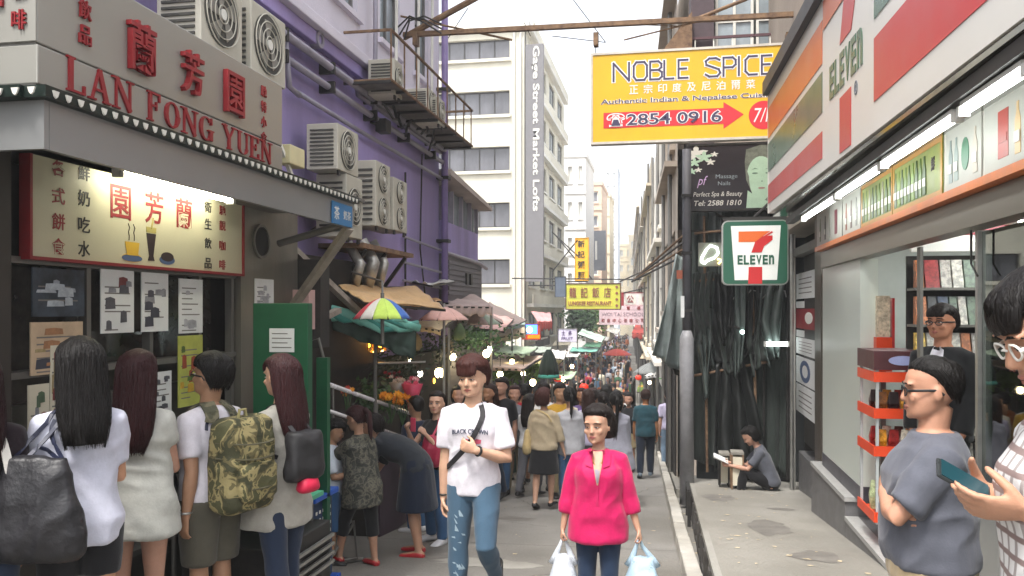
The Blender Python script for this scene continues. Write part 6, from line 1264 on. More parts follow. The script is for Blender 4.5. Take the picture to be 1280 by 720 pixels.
def human(P):
    """all measures in metres in the person's own frame: +y front, +x their right side. Returns meshes by part and useful points."""
    H = P['H']; sex = P.get('sex', 'm'); vx = P.get('voxel', .0105); lean = R(P.get('lean', 0)); twist = R(P.get('twist', 0)); side = R(P.get('side', 0)); girth = P.get('girth', 1.0)
    PR = TORSO[sex]
    def spine(f):
        p = V((0, 0, min(f, .52))); n = 12; fr = Matrix.Identity(3)
        if f > .52:
            st = (f - .52) / n
            for i in range(n):
                g_ = .52 + st * (i + .5); k = min(max((g_ - .52) / .13, 0), 1)
                fr = Matrix.Rotation(side * k, 3, 'Y') @ Matrix.Rotation(-lean * k, 3, 'X') @ Matrix.Rotation(twist * min(max((g_ - .55) / .2, 0), 1), 3, 'Z'); p = p + fr @ V((0, 0, st))
        return p * H, fr
    def tring(f, ex=0., ey=0., n=20, prf=None, w=None, d=None):
        p, fr = spine(f); pw, pd, po = prof(prf or PR, f); belly = (girth - 1) * (1.4 if .55 < f < .68 else 1)
        pw = (w if w is not None else pw * (1 + (girth - 1) * .6)) + ex; pd = (d if d is not None else pd * (1 + belly)) + ey
        c = p + fr @ V((0, po * H + (pd * belly * .5) * H, 0))
        return MB().ering(c, fr @ V((pw * H, 0, 0)), fr @ V((0, pd * H, 0)), n, .88)
    sw = .095 if sex == 'm' else .083
    sw = P.get('sw', sw)
    J = {}; body = MB()
    body.loft([tring(f) for f in [a[0] for a in PR]])
    p_sh, fr_sh = spine(.786)
    arms = {}
    for s_, sg in (('L', -1), ('R', 1)):
        u, f_, hd = P.get('arm' + s_, ((sg * .12, .02, -1), (sg * .05, .15, -1), {}))
        u, f_ = V(u).normalized(), V(f_).normalized(); sh = p_sh + fr_sh @ V((sg * sw * H, -.006 * H, 0)); el = sh + u * .172 * H; wr = el + f_ * .150 * H
        arms[s_] = (sh, el, wr, u, f_, hd, sg); J['sh' + s_], J['el' + s_], J['wr' + s_] = sh, el, wr
        k = 1 if sex == 'm' else .86
        inn = p_sh + fr_sh @ V((sg * sw * .45 * H, -.004 * H, .012 * H))
        body.tube([inn, sh, sh.lerp(el, .35), sh.lerp(el, .7), el, el.lerp(wr, .25), el.lerp(wr, .7), wr], [a * H * k for a in (.026, .030, .029, .0262, .0230, .0250, .019, .0155)], 14, round_ends=True)
    hipx = .050 if sex == 'm' else .052; legs = {}
    for s_, sg in (('L', -1), ('R', 1)):
        t, sh_, fy = P.get('leg' + s_, ((0, 0, -1), (0, -.02, -1), sg * 8)); t, sh_ = V(t).normalized(), V(sh_).normalized()
        hp = V((sg * hipx * H, -.004 * H, .515 * H)); kn = hp + t * .238 * H; an_ = kn + sh_ * .236 * H
        legs[s_] = (hp, kn, an_, sh_, fy, sg); J['kn' + s_], J['an' + s_] = kn, an_
        k = (1 if sex == 'm' else .97) * P.get('legk', 1)
        body.tube([hp, hp.lerp(kn, .3), hp.lerp(kn, .7), kn, kn.lerp(an_, .28), kn.lerp(an_, .6), an_], [a * H * k for a in (.052, .048, .038, .031, .0325, .025, .0195)], 16, round_ends=True)
    lod = P.get('lod', 0)
    # feet
    feet = {}
    for s_, (hp, kn, an_, sd_, fy, sg) in legs.items():
        fw = V((math.sin(R(fy)), math.cos(R(fy)), 0)); pitch = P.get('foot' + s_, 0); fw = (fw * math.cos(R(pitch)) + V((0, 0, math.sin(R(pitch))))).normalized(); side_ = fw.cross(V((0, 0, 1))).normalized(); up = side_.cross(fw)
        heel = an_ - fw * .028 * H - up * .022 * H
        def fr_(t, w_, h_, e=0., heel=heel, fw=fw, side_=side_, up=up): c = heel + fw * (t * .148 * H) + up * (h_ * .5 * H - .004 * H); return MB().ering(c, side_ * (w_ * H + e), up * (h_ * .5 * H + e), 12, .75)
        fp = ((-.04, .012, .026), (.02, .019, .036), (.2, .021, .044), (.45, .025, .036), (.7, .029, .026), (.9, .026, .019), (1.0, .014, .014))
        body.loft([fr_(*q) for q in fp]); body.tube([an_ + V((0, 0, .01 * H)), an_ - up * .02 * H], [.02 * H, .022 * H], 12); feet[s_] = (fr_, fp, an_, up, fw, side_)
    # head
    hh = .139 * H * P.get('headk', 1); hy, hp_, hr = P.get('head', (0, 0, 0)); p_n, fr_n = spine(.868)
    hf = Matrix.Rotation(side * .0, 3, 'Y') @ Matrix.Rotation(-lean * .35 + R(P.get('twist', 0)) * 0, 3, 'X') @ Matrix.Rotation(twist, 3, 'Z') @ Matrix.Rotation(R(hy), 3, 'Z') @ Matrix.Rotation(R(hp_), 3, 'X') @ Matrix.Rotation(R(hr), 3, 'Y')
    ho = p_n + fr_n @ V((0, .004 * H, 0)); HM = Matrix.Translation(ho) @ hf.to_4x4() @ Matrix.Scale(hh, 4)
    hd_ = lambda x, y, z: HM @ V((x, y, z))
    fem = sex == 'f'
    HR = [(.0, .10, .31, .08), (.04, .19 if fem else .22, .36, -.02), (.10, .235 if fem else .275, .375, -.10), (.20, .285 if fem else .305, .385, -.22), (.32, .315 if fem else .33, .39, -.34), (.45, .335, .375, -.41), (.53, .34, .37, -.435), (.60, .345, .392, -.45), (.72, .345, .385, -.46), (.83, .31, .33, -.41), (.92, .24, .24, -.32), (.98, .14, .13, -.20), (1.0, .05, .04, -.10)]
    body.loft([[HM @ V((w_ * math.copysign(abs(math.cos(t)) ** .9, math.cos(t)), (f_ + b_) / 2 + (f_ - b_) / 2 * math.copysign(abs(math.sin(t)) ** .92, math.sin(t)), z)) for t in [2 * PI * i / 24 for i in range(24)]] for z, w_, f_, b_ in HR])
    p_b, _ = spine(.80); body.tube([p_b, spine(.845)[0], hd_(0, -.10, .22)], [.040 * H if not fem else .033 * H, .034 * H if not fem else .028 * H, .034 * H if not fem else .028 * H], 16)
    if lod < 2:
        body.loft([[hd_(-.035, .36, .52), hd_(.035, .36, .52), hd_(.03, .41, .53), hd_(-.03, .41, .53)], [hd_(-.085, .34, .33), hd_(.085, .34, .33), hd_(.05, .49, .34), hd_(-.05, .49, .34)], [hd_(-.07, .35, .29), hd_(.07, .35, .29), hd_(.03, .46, .30), hd_(-.03, .46, .30)]])
        for a in (-1, 1): body.sph(hd_(a * .355, -.05, .43), 1, 10, 6, (HM.to_3x3() @ Matrix.Diagonal((.045, .085, .13)))); body.sph(hd_(a * .19, .32, .36), 1, 10, 6, (HM.to_3x3() @ Matrix.Diagonal((.11, .06, .09))))
        body.sph(hd_(0, .375, .215), 1, 12, 6, HM.to_3x3() @ Matrix.Diagonal((.12, .035, .03))); body.sph(hd_(0, .372, .165), 1, 12, 6, HM.to_3x3() @ Matrix.Diagonal((.095, .04, .035))); body.sph(hd_(0, .34, .05), 1, 12, 6, HM.to_3x3() @ Matrix.Diagonal((.10, .06, .06)))
        body.loft([[hd_(x * 1.0, .375 + y, .60 + z) for y, z in ((-.06, -.025), (.025, -.02), (.02, .03), (-.06, .03))] for x in (-.26, -.1, .1, .26)])
    # hands
    for s_, (sh, el, wr, u, f_, hd, sg) in arms.items():
        d = V(hd.get('d', f_)).normalized(); n_ = hd.get('n'); n_ = V(n_) if n_ else V((-sg, 0, 0)); n_ = (n_ - d * n_.dot(d)).normalized(); th = (d.cross(n_)) * sg; k = H / 1.75 * (1 if sex == 'm' else .92)
        curl = hd.get('curl', 28); sp = hd.get('spread', .05); pe = wr + d * .088 * k; J['palm' + s_] = wr + d * .06 * k + n_ * .02 * k; J['hd' + s_] = (d, n_, th, pe)
        if lod >= 2:
            body.tube([wr, wr + d * .06 * k, wr + d * .12 * k + n_ * .02 * k], [.018 * k, .026 * k, .016 * k], 8, round_ends=True); continue
        body.loft([MB().ering(wr - d * .015, th * .024 * k, n_ * .017 * k, 14), MB().ering(wr + d * .02 * k, th * .032 * k, n_ * .016 * k, 14), MB().ering(wr + d * .055 * k, th * .041 * k, n_ * .0155 * k, 14), MB().ering(pe, th * .041 * k, n_ * .0125 * k, 14)])
        for i, (o_, ln) in enumerate(((.031, .066), (.0105, .075), (-.0105, .070), (-.031, .054))):
            b0 = pe + th * o_ * k - d * .012 * k; dd = (d + th * (1.5 - i) * sp).normalized(); cu = curl[i] if isinstance(curl, (list, tuple)) else curl * (1 + .12 * i); pts = [b0]; ang = 0
            for seg, c_ in ((.45, .55), (.30, 1.0), (.25, .8)):
                ang += R(cu) * c_; pts.append(pts[-1] + (dd * math.cos(ang) + n_ * math.sin(ang)) * (ln + .012) * seg * k)
            body.tube(pts, [.0095 * k, .0088 * k, .0082 * k, .0068 * k], 8, round_ends=True)
        tc = hd.get('thumb', 20); t0 = wr + d * .022 * k + th * .024 * k; td = (d * .75 + th * .75 + n_ * (.25 + tc / 60.)).normalized(); t1 = t0 + td * .036 * k; td2 = (d * 1 + th * .35 + n_ * (.3 + tc / 40.)).normalized(); t2 = t1 + td2 * .032 * k; t3 = t2 + (d + n_ * (.3 + tc / 30.)).normalized() * .026 * k
        body.tube([t0 - td * .01, t1, t2, t3], [.014 * k, .0125 * k, .0105 * k, .0085 * k], 8, round_ends=True)
    out = {'body': body}
    # clothing
    tp = P.get('top')
    if tp:
        c = MB(); e = tp.get('ease', .009); hem = tp.get('hem', .5); fl = tp.get('flare', 0.); topf = tp.get('neck', .832); fs_ = [hem]
        while fs_[-1] < .76: fs_.append(fs_[-1] + .03)
        fs_ = [x for x in fs_ if x < .775] + [.775, .79, .805, .82, topf]
        rg = []
        for f in fs_:
            w_, d_, _o = prof(PR, max(f, .50)); loose = tp.get('loose', .5)
            if f < .77: w_ = w_ + (max(w_, .098 if not fem else .094) - w_) * loose; d_ = d_ + (max(d_, .064) - d_) * loose
            if f < .62: w_ += fl * (.62 - f); d_ += fl * (.62 - f) * .8
            w_ *= 1 + (girth - 1) * .6; d_ *= 1 + (girth - 1) * 1.2 * (1.3 if .54 < f < .68 else .8)
            ee = e if f < .77 else e * .5
            p, fr = spine(f)
            if f < .50: p = V((0, 0, f * H)); fr = Matrix.Identity(3)
            if 'sway' in tp and f < .6: p = p + V(tp['sway']) * (.6 - f) * H
            po = prof(PR, max(f, .5))[2]; cc = p + fr @ V((0, po * H + d_ * (girth - 1) * .5 * H, 0)); rg.append(MB().ering(cc, fr @ V(((w_ + ee) * H, 0, 0)), fr @ V((0, (d_ + ee) * H, 0)), 24, .9))
        c.loft(rg); sl = tp.get('sleeve', .75); se = tp.get('sease', .012)
        for s_, (sh, el, wr, u, f_, hd, sg) in arms.items():
            if sl <= 0: continue
            pts = [sh + fr_sh @ V((-sg * .045 * H, -.002 * H, .010 * H)), sh, sh.lerp(el, min(sl, 1) * .5), sh.lerp(el, min(sl, 1))]; rr = [.027, .031, .031, .030]
            if sl > 1: pts += [el.lerp(wr, (sl - 1) * .5), el.lerp(wr, sl - 1)]; rr = [.027, .031, .031, .027, .027, .022]
            k = 1 if not fem else .88
            c.tube(pts, [(a * k + se * .55) * H + .002 for a in rr[:len(pts)]], 16)
        if tp.get('hood'): c.sph(spine(.83)[0] + V((0, -.05, 0)), (.09, .07, .07))
        out['top'] = c
    bt = P.get('bottom')
    if bt:
        c = MB(); e = bt.get('ease', .006); wst = bt.get('waist', .60 if bt['kind'] == 'skirt' or not tp else min(.60, max(tp.get('hem', .5), .485) + .018))
        if bt['kind'] == 'skirt':
            hem = bt['hem']; rg = []; f = wst
            fs_ = [hem + (wst - hem) * i / 8 for i in range(9)]
            for f in fs_:
                w_, d_, o_ = prof(PR, max(f, .52)); w_ += e; d_ += e
                if f < .53: w_ += bt.get('flare', .06) * (.53 - f); d_ += bt.get('flare', .06) * 1.3 * (.53 - f)
                p, fr = spine(f) if f > .5 else (V((0, 0, f * H)), Matrix.Identity(3)); p = p + V(bt.get('sway', (0, 0, 0))) * max(0, .53 - f) * H
                rg.append(MB().ering(p + V((0, o_ * H, 0)), fr @ V((w_ * H, 0, 0)), fr @ V((0, d_ * H, 0)), 28, .9))
            c.loft(rg)
        else:
            fs_ = [f for f in (.462, .48, .50, .53, .56) if f < wst - .012] + [wst]
            c.loft([tring(f, e, e, 20) for f in fs_]); L_ = bt.get('len', 1.95); k = (1 if not fem else .97) * P.get('legk', 1)
            for s_, (hp, kn, an_, sd_, fy, sg) in legs.items():
                full = [(0, .054), (.3, .050), (.7, .041), (1.0, .035), (1.3, .036), (1.6, .029), (1.98, .024)]
                at = lambda t: hp.lerp(kn, t) if t <= 1 else kn.lerp(an_, t - 1)
                ts = [t for t, _ in full if t < L_ - .05] + [L_]; rr = [prof(full, t)[0] for t in ts]
                c.tube([at(t) for t in ts], [(r_ * k + e * (1 + bt.get('wide', 0) * t)) * H for r_, t in zip(rr, ts)], 18)
        out['bottom'] = c
    sho = P.get('shoes')
    if sho and lod < 2:
        c = MB()
        for s_, (fr_, fp, an_, up, fw, side_) in feet.items():
            c2 = MB(); c2.loft([fr_(t, w_ + .0, h_, .006) for t, w_, h_ in (fp if not sho.get('low') else [(t, w_ + .0015, h_ * .8) for t, w_, h_ in fp])])
            if sho.get('boot'): c2.tube([an_ - up * .02 * H, an_ + V((0, 0, .05 * H)), legs[s_][2].lerp(legs[s_][1], .38)], [.030 * H, .030 * H, .034 * H], 14)
            elif not sho.get('low'): c2.tube([an_ - up * .02 * H, an_ + up * .005 * H], [.026 * H, .026 * H], 14)
            out.setdefault('shoe', []).append(c2)
    # hair
    hr_ = P.get('hair')
    if hr_:
        st = hr_['style']; tb = HAIRT[st]; c = MB(); vol = hr_.get('vol', 1.0); cut = hr_.get('cut', -9)
        tb = [r_ for r_ in tb if r_[0] >= cut]
        def hpt(z, a, off=0.):
            w_, f_, b_ = prof(tb, z); k = vol + off; m_ = (f_ + b_) / 2; kf = (1 + (k - 1) * .3) if math.sin(a) > 0 and z > .5 else k; return V((w_ * k * math.cos(a), m_ + (f_ - b_) / 2 * kf * math.sin(a), .45 + (z - .45) * (1 + (vol - 1) * .6) if z > .45 else z))
        c.loft([[HM @ hpt(z, 2 * PI * i / 28) for i in range(28)] for z, *_ in tb])
        if hr_.get('bangs'):
            lo = hr_.get('bangs'); c.loft([[HM @ V((w_ * math.cos(t), m_ + dd * math.sin(t), z)) for t in [2 * PI * i / 16 for i in range(16)]] for z, w_, m_, dd in ((lo, .27, .36, .065), (lo + .12, .31, .33, .10), (.86, .30, .28, .13), (.95, .2, .2, .1))])
        if st == 'tied':
            k0 = hr_.get('tail', 1.0); pts = [V((0, -.46, .78)), V((0, -.64, .80)), V((.03, -.76, .60)), V((.03, -.74, .2)), V((0, -.68, .2 - .5 * k0)), V((0, -.66, .2 - .9 * k0))]
            c.tube([HM @ p for p in pts], [hh * a for a in (.09, .10, .12, .12, .10, .04)], 12, round_ends=True)
        if st == 'bun': pass
        out['hair'] = c; out['hpt'] = hpt; out['hz'] = (tb[0][0], tb[-1][0]); 
    # settle on the ground
    lo = min((V(v).z for v in body.v)); P['_lo'] = lo; J['spine'] = spine; J['head'] = HM; J['hd_'] = hd_; J['hh'] = hh; J['feet'] = feet; J['legs'] = legs; J['fr_sh'] = fr_sh
    return out, J
def shift_mb(mb, dz):
    for v in mb.v: v.z += dz
PEOPLE = []
def person(label, P, px=None, py=None, Y=None, X=None, z=None, rz=0., group=None, cat='person'):
    """px: image column; Y: distance down the street; rz: 0 walks down the street, 180 comes towards us"""
    if X is None: X = tx(px) * Y
    if z is None: z = gz(Y)
    if py is not None: P['H'] = (zat(py, X, Y) - z) / P.get('stand', 1.015)
    parts, J = human(P); lo = P['_lo'] if not P.get('keepz') else 0; vx = P.get('voxel', .0105); lod = P.get('lod', 0); sd = P.get('seed', len(PEOPLE) + 1.)
    skin = skinmat(P.get('skin', 'b98a6c'))
    if 'top' in parts and 'shell' in P: pass
    bm_ = remesh(parts['body'], P.get('vbody', vx), 3 if lod == 0 else 2, .4); bm_.name = 'person'
    root = bpy.data.objects.new('person', bm_); COL.objects.link(root); bm_.materials.append(skin); tag(root, label, cat, group)
    root.location = (X, Y, z - lo); root.rotation_euler = (0, 0, R(rz))
    def child(name, me, m, par=root):
        o = bpy.data.objects.new(name, me); COL.objects.link(o); o.parent = par; me.materials.append(m); return o
    bt, tp = P.get('bottom'), P.get('top')
    if bt:
        me = remesh(parts['bottom'], vx * 1.15, 4 if lod == 0 else 2)
        if lod < 2: folds(me, bt.get('fold', .005) * P['H'] / 1.7, (10, 10, 7), sd + 5)
        child({'skirt': 'skirt'}.get(bt['kind'], bt['kind']), me, bt['mat'])
    if tp:
        me = remesh(parts['top'], vx * 1.15, 5 if lod == 0 else 2)
        if lod < 2: folds(me, 1.25 * tp.get('fold', .008) * P['H'] / 1.7, tp.get('fsc', (7, 7, 9)), sd)
        J['top_obj'] = child(tp.get('name', 'shirt'), me, tp['mat'])
    for c2 in parts.get('shoe', []):
        child('shoe', remesh(c2, .008 if lod == 0 else .014, 3), P['shoes']['mat'])
    if 'hair' in parts:
        h = P['hair']; me = remesh(parts['hair'], vx * 1.1, 2)
        if lod < 2: folds(me, .006, (26, 26, 5), sd + 3, ridge=True)
        ho = child('hair', me, h['mat'])
        if lod == 0 or h.get('locks'):
            hpt, (z0, z1) = parts['hpt'], parts['hz']; HM = J['head']; hh = J['hh']; rr = random.Random(int(sd * 10)); mb = MB(); N = int(h.get('locks', 150) * 1.7)
            for i in range(N):
                a = rr.uniform(0, 2 * PI) if h['style'] in ('short', 'tied', 'crop') else rr.uniform(-PI * 1.08, PI * .08); zt = rr.uniform(.72, 1.04); zl = max(z0 - rr.uniform(-.12, .1), z0 - .1) if rr.random() < .65 else rr.uniform(z0, .6)
                if h['style'] in ('short', 'tied', 'crop') and math.sin(a) > .25: zl = max(zl, h.get('bangs', .74) or .74) + (.08 if h['style'] == 'crop' else 0)
                if zl > zt - .1: zl = zt - .15
                n = 7; sw_ = rr.uniform(-.25, .25); fl = rr.uniform(-.01, .035); pts = []
                for k in range(n):
                    t = k / (n - 1); z_ = zt + (zl - zt) * t; pts.append(HM @ hpt(z_, a + sw_ * t * t, .015 + fl * t + .01 * math.sin(5 * t + i)))
                r0 = hh * (rr.uniform(.010, .023) if i % 4 else .005); pts = pts if i % 4 else [p_ + HM.to_3x3() @ V((math.cos(a), math.sin(a), 0)) * (.05 * rr.random() * k_ / 6) for k_, p_ in enumerate(pts)]; mb.tube(pts, [r0 * .5, r0, r0, r0, r0 * .9, r0 * .7, r0 * .2], 5, flat=.6)
            ml = mb.mesh('hair', True); child('hair_locks', ml, h['mat'], ho); ho.children
            bpy.data.objects[ho.name]; 
        J['hair_obj'] = ho
    if P.get('face', lod == 0) and lod == 0:
        hd_ = J['hd_']; M3 = J['head'].to_3x3(); mW = mat('eye_white', 'd9d2cb', .25, var=0, spec=.5); mI = mat('eye_dark', '1c1412', .15, var=0, spec=.6); mL = mat('lip_' + P.get('lip', 'a05f55'), P.get('lip', 'a05f55'), .45, var=.05)
        for a in (-1, 1):
            ew = P.get('eyeh', .019)
            o = MB().sph(hd_(a * .145, .366, .485), 1, 12, 8, M3 @ Matrix.Diagonal((.066, .028, ew))).build('eye', mW, root, smooth=True, local=True)
            MB().sph(hd_(a * .145, .382, .484), 1, 10, 6, M3 @ Matrix.Diagonal((.034, .018, ew * 1.02))).build('iris', mI, o, smooth=True, local=True)
            MB().tube([hd_(a * (.145 - .085), .376, .490), hd_(a * .13, .396, .508), hd_(a * .20, .384, .502), hd_(a * .235, .352, .488)], [hh_ * J['hh'] for hh_ in (.006, .010, .009, .005)], 6).build('eyelid', mat('eyelid', '4a3228', .5, var=.1), root, smooth=True, local=True)
            MB().tube([hd_(a * .05, .412, .585), hd_(a * .13, .418, .612), hd_(a * .22, .385, .605), hd_(a * .275, .345, .58)], [hh_ * J['hh'] for hh_ in (.009, .014, .011, .006)], 6, flat=.6).build('eyebrow', P['hair']['mat'] if P.get('hair') else mI, root, smooth=True, local=True)
            MB().sph(hd_(a * .035, .452, .298), 1, 8, 5, M3 @ Matrix.Diagonal((.016, .012, .010))).build('nostril', mat('nostril', '5a3328', .6, var=0), root, smooth=True, local=True)
        MB().tube([hd_(-.115, .368, .195), hd_(-.05, .404, .215), hd_(0, .408, .208), hd_(.05, .404, .215), hd_(.115, .368, .195)], [h_ * J['hh'] for h_ in (.004, .020, .021, .020, .004)], 8, flat=.7).tube([hd_(-.10, .370, .185), hd_(0, .402, .165), hd_(.10, .370, .185)], [h_ * J['hh'] for h_ in (.004, .024, .004)], 8).build('mouth', mL, root, smooth=True, local=True)
        MB().tube([hd_(-.11, .384, .192), hd_(0, .422, .188), hd_(.11, .384, .192)], [h_ * J['hh'] for h_ in (.003, .005, .003)], 5).build('mouth_line', mat('mouth_line', '5c2f2a', .6, var=0), root, smooth=True, local=True)
    J['root'] = root; J['W'] = wm(root); J['P'] = P; PEOPLE.append(J)
    return J
def bar_local(J, pts, wd, th_, name, m, proj=None):
    """flat strap through world points"""
    mb = MB(); mb.tube(pts, wd / 2, 8, flat=th_ / wd)
    return mb
def strap(pts, wd, th_, surf=None, name='strap', m=None, par=None, n=24, side=None, off=.006):
    """a flat strap; the points are smoothed and, if SURF (a shirt object) is given, pushed out onto it"""
    P_ = [V(p) for p in pts]; out = []
    for i in range(n + 1):
        t = i / n * (len(P_) - 1); k = min(int(t), len(P_) - 2); u = t - k; p0, p1, p2, p3 = P_[max(k - 1, 0)], P_[k], P_[k + 1], P_[min(k + 2, len(P_) - 1)]
        out.append(.5 * ((2 * p1) + (p2 - p0) * u + (2 * p0 - 5 * p1 + 4 * p2 - p3) * u * u + (3 * p1 - p0 - 3 * p2 + p3) * u ** 3))
    rings = []
    if surf:
        for so in surf:
            W = wm(so); I = W.inverted(); me = so.data; bv = BVHTree.FromPolygons([v.co for v in me.vertices], [p.vertices for p in me.polygons])
            for i, p in enumerate(out):
                loc, nrm, _i, dist = bv.find_nearest(I @ p)
                if loc is not None:
                    nw = (W.to_3x3() @ nrm).normalized(); lw = W @ loc
                    if (p - lw).dot(nw) < off: out[i] = lw + nw * off
    for i, p in enumerate(out):
        d = (out[min(i + 1, n)] - out[max(i - 1, 0)]).normalized(); sd = V(side) if side else V((0, 1, 0))
        nrm = None
        if surf:
            W = wm(surf[0]); me = surf[0].data
            if i == 0: bvh = BVHTree.FromPolygons([v.co for v in me.vertices], [q.vertices for q in me.polygons])
            loc, nr, _i, dist = bvh.find_nearest(W.inverted() @ p); nrm = (W.to_3x3() @ nr).normalized() if loc is not None and dist < .08 else None
        if nrm is None: nrm = (sd - d * sd.dot(d)); nrm = nrm.normalized() if nrm.length > 1e-4 else d.orthogonal()
        w_ = d.cross(nrm).normalized(); nrm = w_.cross(d)
        rings.append([p + w_ * wd / 2 * a + nrm * th_ / 2 * b for a, b in ((-1, -1), (1, -1), (1, 1), (-1, 1))])
    mb = MB(); mb.loft(rings); return mb.build(name, m, par, smooth=False)
def camo(name, cols, scale=14):
    m = mat(name, cols[0], .85, bump=.3, bscale=60); n = m.node_tree.nodes; L = m.node_tree.links; b = n['Principled BSDF']
    tc = n.new('ShaderNodeTexCoord'); nz = n.new('ShaderNodeTexNoise'); nz.inputs['Scale'].default_value = scale; nz.inputs['Detail'].default_value = 3; nz.inputs['Distortion'].default_value = .8
    L.new(tc.outputs['Object'], nz.inputs['Vector']); cr = n.new('ShaderNodeValToRGB'); cr.color_ramp.interpolation = 'CONSTANT'; L.new(nz.outputs['Fac'], cr.inputs[0])
    e = cr.color_ramp.elements; e[0].color = (*lin(cols[0]), 1); e[1].position = .44; e[1].color = (*lin(cols[1]), 1)
    for p_, c in ((.5, cols[2]), (.57, cols[3])): q_ = e.new(p_); q_.color = (*lin(c), 1)
    L.new(cr.outputs[0], b.inputs['Base Color']); return m
hm = {k: hairmat(c) for k, c in dict(black='15110f', dark='201714', brown='38211a', red='3c1a1c', auburn='4a2620', maroon='2c1013').items()}
sk = dict(a='c09072', b='b5855f', c='a9784f', d='c99b80')
m_snk = mat('sneaker_white', 'c9c9cc', .6, var=.05); m_blkshoe = mat('shoe_black', '1b1a1b', .4, var=.1); m_redshoe = mat('shoe_red', '9a1f26', .35, var=.08)
jeans = lambda n, c: fabric('denim_' + n, c, var=.22, scale=5, stretch=(1, 1, .5), contrast=.6)
def decal(J, polys, name, m, surf=None, side=1, off=.004, par=None):
    """flat print laid onto the front (side 1) or back of the shirt; polys in the person's own x, z"""
    so = surf or J['top_obj']; me = so.data; bv = BVHTree.FromPolygons([v.co for v in me.vertices], [p.vertices for p in me.polygons]); mb = MB()
    for P_ in polys:
        n = len(P_); cx = sum(p[0] for p in P_) / n; cz = sum(p[1] for p in P_) / n; k = 3
        ring = []
        for i in range(n):
            a, b = P_[i], P_[(i + 1) % n]; ln = math.hypot(b[0] - a[0], b[1] - a[1]); q = max(1, int(ln / .02))
            ring += [(a[0] + (b[0] - a[0]) * j / q, a[1] + (b[1] - a[1]) * j / q) for j in range(q)]
        levels = [[(cx + (x - cx) * s_, cz + (z_ - cz) * s_) for x, z_ in ring] for s_ in (1, .66, .33)]
        def pr(x, z_):
            hit = bv.ray_cast(V((x, side * 1.0, z_)), V((0, -side, 0)))[0]; return (hit if hit else V((x, side * .12, z_))) + V((0, side * off, 0))
        base = len(mb.v); N = len(ring)
        for lv in levels: mb.v += [pr(x, z_) for x, z_ in lv]
        mb.v.append(pr(cx, cz))
        for l in range(2):
            for i in range(N): mb.f.append((base + l * N + i, base + l * N + (i + 1) % N, base + (l + 1) * N + (i + 1) % N, base + (l + 1) * N + i))
        for i in range(N): mb.f.append((base + 2 * N + i, base + 2 * N + (i + 1) % N, base + 3 * N))
    return mb.build(name, m, par or J['root'], smooth=True, local=True)
def decal_text(J, body, cx, cz, wd, ht, m, side=1, arc=0., off=.004, weight=.02):
    me = J['top_obj'].data; bv = BVHTree.FromPolygons([v.co for v in me.vertices], [p.vertices for p in me.polygons])
    t = text(body, Matrix(), wd, ht, .001, weight=weight)
    vs = []
    for v in t.v:
        x = -v.x if side > 0 else v.x      # seen from the front the person's left is on the reader's right
        z_ = cz + v.y - arc * (v.x / wd) ** 2; hit = bv.ray_cast(V((cx + x, side, z_)), V((0, -side, 0)))[0]; vs.append((hit if hit else V((cx + x, side * .12, z_))) + V((0, side * (off + v.z), 0)))
    t.v = vs; return t.build('lettering', m, J['root'], local=True)
def glasses(J, m, temple=None):
    h = J['hd_']; r = J['hh']; mb = MB()
    for a in (-1, 1):
        ring = [h(a * .155 + .105 * math.cos(t), .43 - .02 * abs(math.cos(t)), .475 + .075 * math.sin(t)) for t in [2 * PI * i / 16 for i in range(17)]]; mb.tube(ring, r * .012, 5)
    mb.tube([h(-.05, .44, .49), h(0, .45, .50), h(.05, .44, .49)], r * .012, 5)
    for a in (-1, 1): MB().tube([h(a * .26, .41, .49), h(a * .355, .30, .50), h(a * .375, -.05, .50), h(a * .37, -.14, .42)], r * .022, 6, flat=.5).build('temple', temple or m, J['root'], local=True)
    return mb.build('glasses', m, J['root'], local=True)
def wpt(J, x, y, z): return J['W'] @ V((x, y, z))
def body_pt(J, f, ax, ay):
    """point on the torso: f height share, ax/ay shares of half width / half depth, pushed out"""
    H = J['P']['H']; p, fr = J['spine'](f); w_, d_, o_ = prof(TORSO[J['P'].get('sex', 'm')], f); return J['W'] @ (p + fr @ V((ax * w_ * H, ay * d_ * H + o_ * H, 0)))
def bag_mesh(name, m, par, c, ax, up, w_, h_, d_, taper=.8, sag=.1, seed=0, sub=.012, top_in=.35):
    """soft bag: lofted, remeshed and creased; c is the middle of its top edge"""
    ax = V(ax).normalized(); up = V(up).normalized(); nr = ax.cross(up); mb = MB(); rg = []
    for t, kw, kd in ((0, taper, top_in), (.12, taper + .03, top_in + .2), (.4, (1 + taper) / 2, .85), (.75, 1.0, 1.0), (.92, .97, .9), (1.0, .8, .55)):
        rg.append(MB().ering(V(c) - up * h_ * t + nr * sag * d_ * math.sin(t * 3), ax * w_ / 2 * kw, nr * d_ / 2 * kd, 20, .7))
    mb.loft(rg); me = remesh(mb, sub, 3); folds(me, .016, (9, 9, 6), seed); me.materials.append(m)
    o = bpy.data.objects.new(name, me); COL.objects.link(o)
    if par: o.parent = par; o.matrix_basis = wm(par).inverted()
    return o

